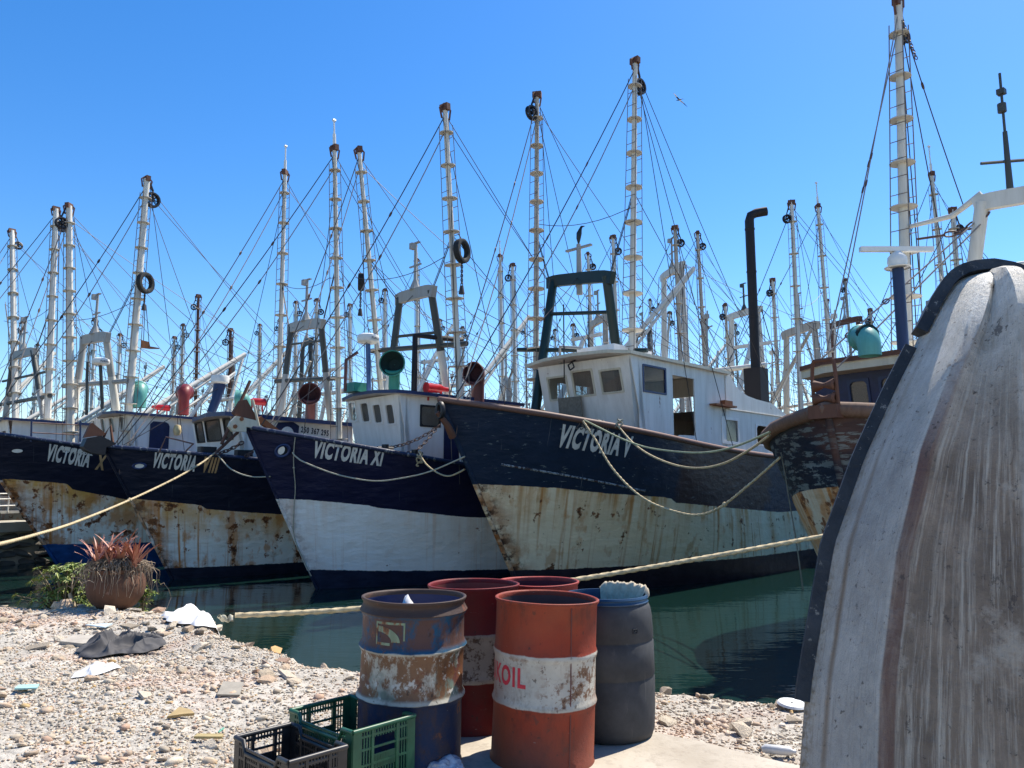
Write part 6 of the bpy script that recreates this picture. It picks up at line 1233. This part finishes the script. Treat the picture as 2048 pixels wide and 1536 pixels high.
# ------------------------------------------------------------------ upended skiff
BT = Vector(at_y(1976, 556, 3.55)); _b = at_z(2030, 1770, 0.0); BB = Vector((1.88, 3.06, 0.0)); aS = (BB-BT).normalized(); nS = Vector((-.20, -.98, 0)); nS = (nS-aS*nS.dot(aS)).normalized(); xS = nS.cross(aS); xS = -xS if xS.x < 0 else xS
SS = [0, .012, .03, .06, .10, .16, .24, .34, .48, .65, .85, 1.1, 1.4, 1.8, 2.3, 2.85]
tabs = lambda xs, ys: (lambda s_: float(np.interp(s_, xs, ys)))
gS = tabs([0, .012, .03, .06, .10, .2, .3, .62, .95, 1.35, 1.95, 2.85], [.0, .07, .115, .155, .185, .235, .275, .415, .545, .670, .755, .80])
cS = tabs([0, .06, .15, .3, .4, .65, .98, 1.42, 1.9, 2.85], [.0, .035, .075, .125, .16, .26, .375, .475, .535, .57]); kS = tabs([0, .04, .1, .2, .35, .6, 1.0, 2.85], [-.46, -.31, -.20, -.115, -.055, -.015, 0, 0]); padS = tabs([0, .15, .4, .8, 1.5, 2.85], [.008, .022, .045, .075, .105, .13])
KG = lambda s_: -.46+.0*s_
def sp(s_, y, n): return BT+aS*s_+xS*y+nS*(n+.46)
def sect(s_):
    g, c, k, p = gS(s_), min(cS(s_), gS(s_)*.8), kS(s_), min(padS(s_), gS(s_)*.2); kc = k+(KG(s_)-k)*(.34-.10*min(1, s_/1.2)); out = []
    for f in (0, .5, 1): out.append((p*f, k-.004*f, f*.2))
    hol = .085*min(1, s_/.22)*max(0, 1-s_/1.9)
    for f in (.12, .3, .5, .7, .88, 1): out.append((p+(c-p)*f, k-.004+(kc-k)*f-hol*math.sin(math.pi*f), .2+.8*f))
    out.append((c+.032*min(1, s_/.3), kc-.028*min(1, s_/.3), 1.04))
    for f in (.1, .3, .5, .7, .9, 1): out.append((c+.032*min(1, s_/.3)+(g-c-.032*min(1, s_/.3))*f, kc-.028*min(1, s_/.3)+(KG(s_)-kc+.028*min(1, s_/.3))*f*(.75+.25*f), 1.04+.96*f))
    return out
fine = np.unique(np.concatenate([np.array(SS[:8]), np.linspace(.34, 2.85, 44)])); b = MB(); acr, alo = [], []; rows = []
for s_ in fine:
    h = sect(float(s_)); full = [(-y, n, a) for y, n, a in reversed(h[1:])]+h
    for y, n, a in full: b.v.append(tuple(sp(float(s_), y, n))); acr.append(math.copysign(a, y)); alo.append(float(s_))
    W = len(full)
for j in range(len(fine)-1):
    for i in range(W-1): b.f.append((j*W+i, j*W+i+1, (j+1)*W+i+1, (j+1)*W+i)); b.m.append(0)
m = NT('skiff_fibreglass', .6, 0, .35); ac, alg = m.attr('across'), m.attr('along'); ab = m.mth('ABSOLUTE', ac); cmb = m.n.new('ShaderNodeCombineXYZ'); m.L(ac, cmb.inputs[0]); m.L(alg, cmb.inputs[1]); v = cmb.outputs[0]
wv_ = m.n.new('ShaderNodeVectorMath'); wv_.operation = 'ADD'; m.L(v, wv_.inputs[0]); nz_ = m.noise(m.tc('Object'), 2.2, 4, .6, 0, True); sc_ = m.n.new('ShaderNodeVectorMath'); sc_.operation = 'SCALE'; m.L(nz_, sc_.inputs[0]); sc_.inputs[3].default_value = .05; m.L(sc_.outputs[0], wv_.inputs[1]); v = wv_.outputs[0]; st = m.noise(m.map(v, (24, 1.6, 1)), 1.0, 9, .74); st2 = m.noise(m.map(v, (8, .8, 1), (3, 1, 0)), 1.0, 8, .68); bl_ = m.noise(m.map(m.tc('Object'), loc=(2, 0, 0)), 2.4, 6, .62); fn_ = m.noise(m.map(v, (60, 3, 1)), 1.0, 5, .7); spk = m.noise(m.tc('Object'), 34, 6, .72)
mo = m.noise(m.map(m.tc('Object'), (1, 1, .6), (3, 8, 1)), 5.5, 8, .72); lg = m.noise(m.map(m.tc('Object'), (1, 1, .45), (6, 2, 5)), 1.5, 5, .6)
fine_ = m.noise(m.map(v, (46, 2.6, 1)), 1.0, 6, .75)
top = m.mix(m.ramp(mo, [(.34, 0), (.66, 1)]), (.31, .285, .25), (.50, .465, .41)); top = m.mix(m.ramp(fine_, [(.30, .6), (.46, 0)]), top, (.13, .12, .115)); top = m.mix(m.mth('MULTIPLY', m.step(m.mth('ABSOLUTE', m.mth('SUBTRACT', m.mth('ADD', ab, m.mth('MULTIPLY', mo, .06)), 1.72)), .055, .01), m.ramp(lg, [(.35, .2), (.6, .85)])), top, (.20, .135, .08)); top = m.mix(m.ramp(st2, [(.60, 0), (.70, .5)]), top, (.44, .43, .42))
bot = m.mix(m.ramp(lg, [(.36, 0), (.62, 1)]), (.19, .14, .10), (.37, .285, .21)); bot = m.mix(m.ramp(mo, [(.40, .6), (.56, 0)]), bot, (.11, .083, .062)); bot = m.mix(m.mth('MULTIPLY', m.ramp(st, [(.48, 0), (.64, .8)]), m.ramp(lg, [(.40, 1), (.60, .3)])), bot, (.55, .49, .40)); bot = m.mix(m.ramp(fine_, [(.60, 0), (.70, .5)]), bot, (.46, .43, .39)); bot = m.mix(m.ramp(m.noise(m.map(m.tc('Object'), loc=(7, 1, 3)), 2.1, 7, .68), [(.54, 0), (.60, .75)]), bot, (.42, .365, .295)); bot = m.mix(m.ramp(st2, [(.62, 0), (.70, .45)]), bot, (.25, .13, .09))
pad_ = m.mix(m.ramp(mo, [(.38, 0), (.62, 1)]), (.24, .205, .17), (.43, .39, .33)); bot = m.mix(m.mth('MULTIPLY', m.step(ab, .215, .195), m.ramp(lg, [(.38, .3), (.6, .85)])), bot, pad_); bot = m.mix(m.mth('MULTIPLY', m.step(m.mth('ABSOLUTE', m.mth('SUBTRACT', ab, .21)), .03, .012), m.ramp(mo, [(.35, .2), (.6, .8)])), bot, (.46, .43, .38))
worn = m.mix(m.ramp(mo, [(.36, 0), (.62, 1)]), (.50, .45, .37), (.76, .71, .62)); worn = m.mix(m.ramp(spk, [(.58, 0), (.66, .6)]), worn, (.22, .17, .13))
c = m.mix(m.step(ab, 1.025, 1.035), bot, top); c = m.mix(m.mth('MULTIPLY', m.mth('MULTIPLY', m.step(m.mth('ADD', ab, m.mth('MULTIPLY', mo, .05)), .985, 1.0), m.step(ab, 1.032, 1.028)), m.ramp(st2, [(.35, .35), (.6, .9)])), c, (.125, .055, .04)); c = m.mix(m.mth('MULTIPLY', m.step(m.mth('ADD', alg, m.mth('MULTIPLY', lg, .5)), 1.25, .45), m.ramp(spk, [(.28, .6), (.55, 1)])), c, worn)
c = m.mix(m.ramp(m.noise(m.map(m.tc('Object'), (1, 1, .5), (9, 9, 2)), 11, 7, .74), [(.62, 0), (.65, .7)]), c, (.055, .042, .036))
c = m.mix(m.ramp(spk, [(.62, 0), (.67, .75)]), c, (.05, .04, .035)); c = m.mix(m.mth('MULTIPLY', m.step(ab, 1.80, 1.97), m.ramp(spk, [(.45, 0), (.6, .9)])), c, (.22, .17, .10)); m.color(c); m.bump(m.mth('ADD', m.mth('MULTIPLY', st, .8), m.mth('MULTIPLY', spk, .6)), .016, 1.0)
sk = tag(b.build('skiff', m.mat, None, None, 30, False, dict(across=acr, along=alo)), 'weathered fibreglass skiff standing on end, worn bottom turned to the camera', 'skiff')
md = sk.modifiers.new('thickness', 'SOLIDIFY'); md.thickness = .022; md.offset = -1
rb = NT('skiff_rail_rubber', .6); n = rb.noise(rb.tc('Object'), 7, 7, .68); c = rb.mix(rb.ramp(n, [(.4, 0), (.7, 1)]), (.014, .017, .022), (.040, .046, .055)); c = rb.mix(rb.ramp(rb.noise(rb.tc('Object'), 26, 7, .75), [(.60, 0), (.65, .8)]), c, (.26, .25, .22)); rb.color(c); rb.bump(n, .012)
def rail(s0, s1, wd, dp, off, sides, name='rub_rail'):
    ss = np.linspace(s0, s1, 26); pts = [sp(float(s_), gS(float(s_))+off, -.44) for s_ in ss]
    if sides == 2: pts = [sp(float(s_), -gS(float(s_))-off, -.44) for s_ in reversed(ss)]+pts
    elif sides == -1: pts = [sp(float(s_), -gS(float(s_))-off, -.44) for s_ in ss]
    q = MB(); q.tube(pts, 1.0, 4, True, (wd/2, dp/2), tuple(nS)); q.build(name, rb.mat, sk, smooth=0)
ss0 = list(np.linspace(0, 1, 22)**2*.36); pts = [sp(s_-.035, -gS(s_)*1.06, -.42) for s_ in reversed(ss0)]+[sp(s_-.035, gS(s_)*1.06, -.42) for s_ in ss0[1:]]
q = MB(); q.tube(pts, 1.0, 4, True, (.026, .042), tuple(nS)); q.build('bow_fender', rb.mat, sk, smooth=30)
rail(.40, 2.0, .10, .035, .012, -1); rail(.40, 2.0, .10, .035, .012, 1)
q = MB(); q.tube([sp(s_, sd_*(gS(s_)+.0), -.455) for sd_ in (-1,) for s_ in np.linspace(.3, 2.8, 20)], .022, 6); q.build('gunwale', painted('gunwale_glass', (.30, .25, .18), .3, .7, 8), sk, smooth=60)
q = MB(); q.tube([sp(s_, (gS(s_)+.0), -.455) for s_ in np.linspace(.3, 2.8, 20)], .022, 6); q.build('gunwale', painted('gunwale_glass_b', (.30, .25, .18), .3, .7, 8), sk, smooth=60)
pb = sp(1.1, 0, -.5); q = MB()
for dx in (-.2, .3): q.tube([Vector((pb.x+dx, pb.y+.02, pb.z)), Vector((pb.x+dx+.25, pb.y+.8, 0))], 1.0, 4, True, (.05, .05))
q.tube([Vector((pb.x-.35, pb.y+.03, pb.z)), Vector((pb.x+.45, pb.y+.03, pb.z))], 1.0, 4, True, (.05, .05)); tag(q.build('trestle', M['wood'], smooth=0), 'timber trestle propping the upended skiff from behind', 'trestle')
# ------------------------------------------------------------------ ropes
def rope(pts, r, mat, label, name='mooring_rope', twist=True, n=None, group=None, knots=()):
    P = [Vector(p) for p in pts]; out = []
    for i in range(len(P)-1):
        p0, p1, p2, p3 = P[max(i-1, 0)], P[i], P[i+1], P[min(i+2, len(P)-1)]; k = max(2, int((p2-p1).length/(r*1.3 if twist else .15)))
        for j in range(k):
            t = j/k; out.append(.5*((2*p1)+(-p0+p2)*t+(2*p0-5*p1+4*p2-p3)*t*t+(-p0+3*p1-3*p2+p3)*t**3))
    out.append(P[-1]); b = MB(); seg = 9 if twist else 6; vs = []; L = 0; prev = None
    for i, p in enumerate(out):
        d = (out[min(i+1, len(out)-1)]-out[max(i-1, 0)]).normalized(); a = (d.cross(Vector((0, 0, 1))) if prev is None else prev-d*prev.dot(d)).normalized(); prev = a; q = d.cross(a)
        if i: L += (p-out[i-1]).length
        for k in range(seg):
            t = 2*math.pi*k/seg; rr = r*(1+.20*math.cos(3*(t-L/(r*5.5)*2*math.pi/3*1.0))) if twist else r; vs.append(p+a*math.cos(t)*rr+q*math.sin(t)*rr)
    b.add(vs, [(i*seg+k, i*seg+(k+1) % seg, (i+1)*seg+(k+1) % seg, (i+1)*seg+k) for i in range(len(out)-1) for k in range(seg)])
    for f in knots:
        c = out[int(f*(len(out)-1))]; b.lathe([(.001, -r*2.4), (r*1.8, -r*1.2), (r*2.2, 0), (r*1.8, r*1.2), (.001, r*2.4)], c, 8)
    return tag(b.build(name, M[mat], smooth=70), label, 'rope', group)
M['rope'] = plain('manila_rope', (.50, .40, .24), .85, var=.35, scale=14, bump=.003); M['ropegrey'] = plain('grey_rope', (.40, .37, .28), .85, var=.3, scale=14); M['ropedark'] = plain('dark_rope', (.13, .12, .085), .85, var=.35, scale=14); M['ropegreen'] = plain('greenish_rope', (.34, .36, .23), .85, var=.3, scale=14)
def sag(a, b, s_, n=8): a, b = Vector(a), Vector(b); return [a.lerp(b, k/n)-Vector((0, 0, s_*4*(k/n)*(1-k/n))) for k in range(n+1)]
W = lambda t, px, py, off=.06: Vector(t.p0)+(lambda uz: (lambda h: h.x*Vector(t.a)+(-h.y)*Vector(t.l)+Vector((0, 0, h.z)))(t.hp(uz[0], uz[1], 1, off)))(t.pix(px, py))
def thru(pix, d0, d1):   # a hanging rope read off the photo, its distance running evenly from one end to the other
    x0, x1 = pix[0][0], pix[-1][0]; return [at_y(px, py, d0+(d1-d0)*(px-x0)/(x1-x0 if x1 != x0 else 1)) for px, py in pix]
e = W(VIII, 430, 905); rope([(-9.5, 8.2, .02), (-8.2, 8.5, .35)]+thru([(-60, 1100), (0, 1088), (70, 1070), (150, 1045), (260, 1000), (350, 957), (400, 928), (430, 906)], 9.0, e.y), .026, 'rope', 'long taut mooring rope rising from the left edge to the navy rail', knots=(.72,))
e0 = at_z(470, 1231, .06); rope(thru([(470, 1231), (540, 1228), (640, 1223), (725, 1216), (900, 1196), (1160, 1158), (1400, 1117), (1625, 1076), (1690, 1062)], e0[1], 11.2)+[Rt.W(.85, .1, 2.35)], .030, 'rope', 'thick twisted rope stretched from the white sack behind the drums towards the skiff')
b = MB(); kk = [e0+np.array([.03*math.cos(t*1.0), .02, .0]) for t in range(2)]; 
rope([Vector(e0)+Vector((-.18+.02*k, -.02+.03*math.sin(k*1.3), -.03+.03*math.cos(k*1.9))) for k in range(9)], .022, 'ropegrey', 'frayed grey rope end bunched at the bank edge beside the white sack', 'rope_end')
a, c = W(VIII, 434, 908), W(XI, 541, 952, .05); rope(thru([(434, 908), (462, 938), (500, 953), (541, 953)], a.y, c.y), .020, 'ropegrey', 'slack rope between the rust-lettered bow and the stem with the anchor', twist=False)
a, c = W(XI, 585, 905), W(V, 930, 913, .05); rope(thru([(585, 905), (600, 920), (655, 943), (700, 955), (750, 962), (800, 957), (860, 943), (930, 913)], a.y-.15, c.y-.1), .020, 'ropegrey', 'long slack rope along the clean navy flank up to the brown-railed bow', twist=False)
a, c = W(XI, 838, 905), W(V, 929, 938, .05); rope(thru([(838, 905), (852, 928), (876, 946), (900, 952), (929, 939)], a.y-.1, c.y-.1), .022, 'rope', 'short looped rope tied at the chain beside the brown-railed bow', twist=False)
rope([Vector(a)+Vector((.09*math.sin(k*1.7), -.05-.03*math.cos(k), .10-.03*k+.06*math.cos(k*2.1))) for k in range(12)], .022, 'rope', 'bunched rope knot at the navy bollard with the chains', 'rope_knot', False)
a = W(XI, 592, 872); rope(thru([(590, 868), (591, 900), (588, 940), (591, 1000), (590, 1060), (593, 1110), (595, 1170)], a.y-.05, a.y+1.1) if False else [W(XI, 590, y, .05) for y in (874, 900, 935, 975, 1020, 1070, 1120, 1165)], .014, 'ropegrey', 'thin rope hanging straight down the clean navy and white bow', twist=False, knots=(.22,))
Re = Rt.W(.5, -1.2, Rt.zb-.2); ry = Re.y
a = W(V, 1166, 846); rope(thru([(1166, 842), (1190, 878), (1220, 930), (1260, 975), (1300, 1004), (1350, 1023), (1395, 1030), (1440, 1015), (1500, 968), (1560, 915)], a.y-.2, ry), .024, 'rope', 'lowest of the three slack ropes between the brown pipe rail and the peeling navy bow', knots=(.75,))
a = W(V, 1178, 846); rope(thru([(1168, 840), (1200, 856), (1240, 876), (1290, 894), (1350, 903), (1410, 905), (1470, 893), (1540, 864)], a.y-.1, ry), .022, 'ropegreen', 'greenish rope, highest of the three slack ropes strung from the brown pipe rail', twist=False)
a = W(V, 1238, 858); rope(thru([(1236, 852), (1265, 885), (1300, 910), (1350, 930), (1400, 936), (1450, 926), (1500, 899), (1540, 870)], a.y-.1, ry), .024, 'rope', 'middle slack rope running from the rope coil on the brown pipe rail', twist=False)
rope([Vector(W(V, 1222, 853, .02))+V.P(0, 0, 0)*0+Vector((.33*math.sin(k*.9+1)*(1 if k % 2 else .6), -.02*k % .1, .10+.10*math.cos(k*1.7))) for k in range(16)], .024, 'ropegrey', 'loose rope coil lying over the brown pipe rail above the lettering', 'rope_coil', False)
rope(thru([(1562, 905), (1572, 960), (1580, 1010), (1592, 1080), (1606, 1180)], ry+.1, ry-.9), 0.013, 'ropedark', 'frayed rope hanging down from the peeling navy bow beside the skiff', twist=False)
# ------------------------------------------------------------------ birds
def bird(c, sc_, roll, label, name='seabird'):
    b = MB(); b.tube([(-.34, 0, 0), (-.22, 0, 0), (0, 0, .02), (.16, 0, .03), (.24, 0, .05), (.33, 0, .03)], [.012, .045, .065, .045, .035, .006], 8)
    o = b.build(name, plain('bird_plumage', (.012, .012, .014), .7), None, c, smooth=60)
    for sd_ in (-1, 1):
        w_ = MB(); q = [(.06, 0, .03), (.14, .30, .12), (.04, .62, .10), (-.14, 1.02, -.02)]; r_2 = [(-.10, 0, .03), (-.02, .30, .11), (-.07, .62, .09), (-.15, 1.03, -.02)]
        w_.add([(x, y*sd_, z) for x, y, z in q]+[(x, y*sd_, z) for x, y, z in r_2]+[(x, y*sd_, z-.015) for x, y, z in q]+[(x, y*sd_, z-.015) for x, y, z in r_2], [(k, k+1, k+5, k+4) for k in range(3)]+[(k+8, k+12, k+13, k+9) for k in range(3)]+[(k, k+8, k+9, k+1) for k in range(3)]+[(k+4, k+5, k+13, k+12) for k in range(3)]); w_.build('wing', o.data.materials[0], o, smooth=0)
    for sd_ in (-.04, .04):
        t_ = MB(); t_.add([(-.3, sd_*.3, .01), (-.62, sd_*2.2, 0), (-.34, sd_*1.2, 0), (-.3, sd_*.3, -.01)], [(0, 1, 2), (3, 2, 1)]); t_.build('tail', o.data.materials[0], o, smooth=0)
    o.rotation_euler = roll; o.scale = (sc_,)*3; tag(o, label, 'bird'); return o
bird(at_y(1358, 200, 60), .95, (rad(-62), rad(25), rad(200)), 'dark long-winged seabird gliding alone in the open sky')
bp = V.P(*V.onu(1157, 470, 6.2)); wv = V.W(bp.x, -bp.y, bp.z)
b = MB(); b.tube([(0, 0, -.30), (0, 0, -.12), (.02, 0, .05), (.06, 0, .18), (.10, 0, .27), (.20, 0, .29)], [.02, .07, .085, .05, .04, .01], 8); tag(b.build('cormorant', plain('cormorant_plumage', (.010, .020, .022), .5), None, wv, smooth=60), 'dark cormorant perched on the signal mast of the green gantry', 'bird')
b = MB(); b.tube([V.P(bp.x, -bp.y, bp.z-.30), V.P(bp.x+.02, -bp.y, bp.z-1.9)], [.07, .10], 8); b.box(V.P(bp.x, -bp.y, bp.z-.42), (.1, 1.0, .06)); b.build('perch_mast', M['gantrygrey'], V.root)
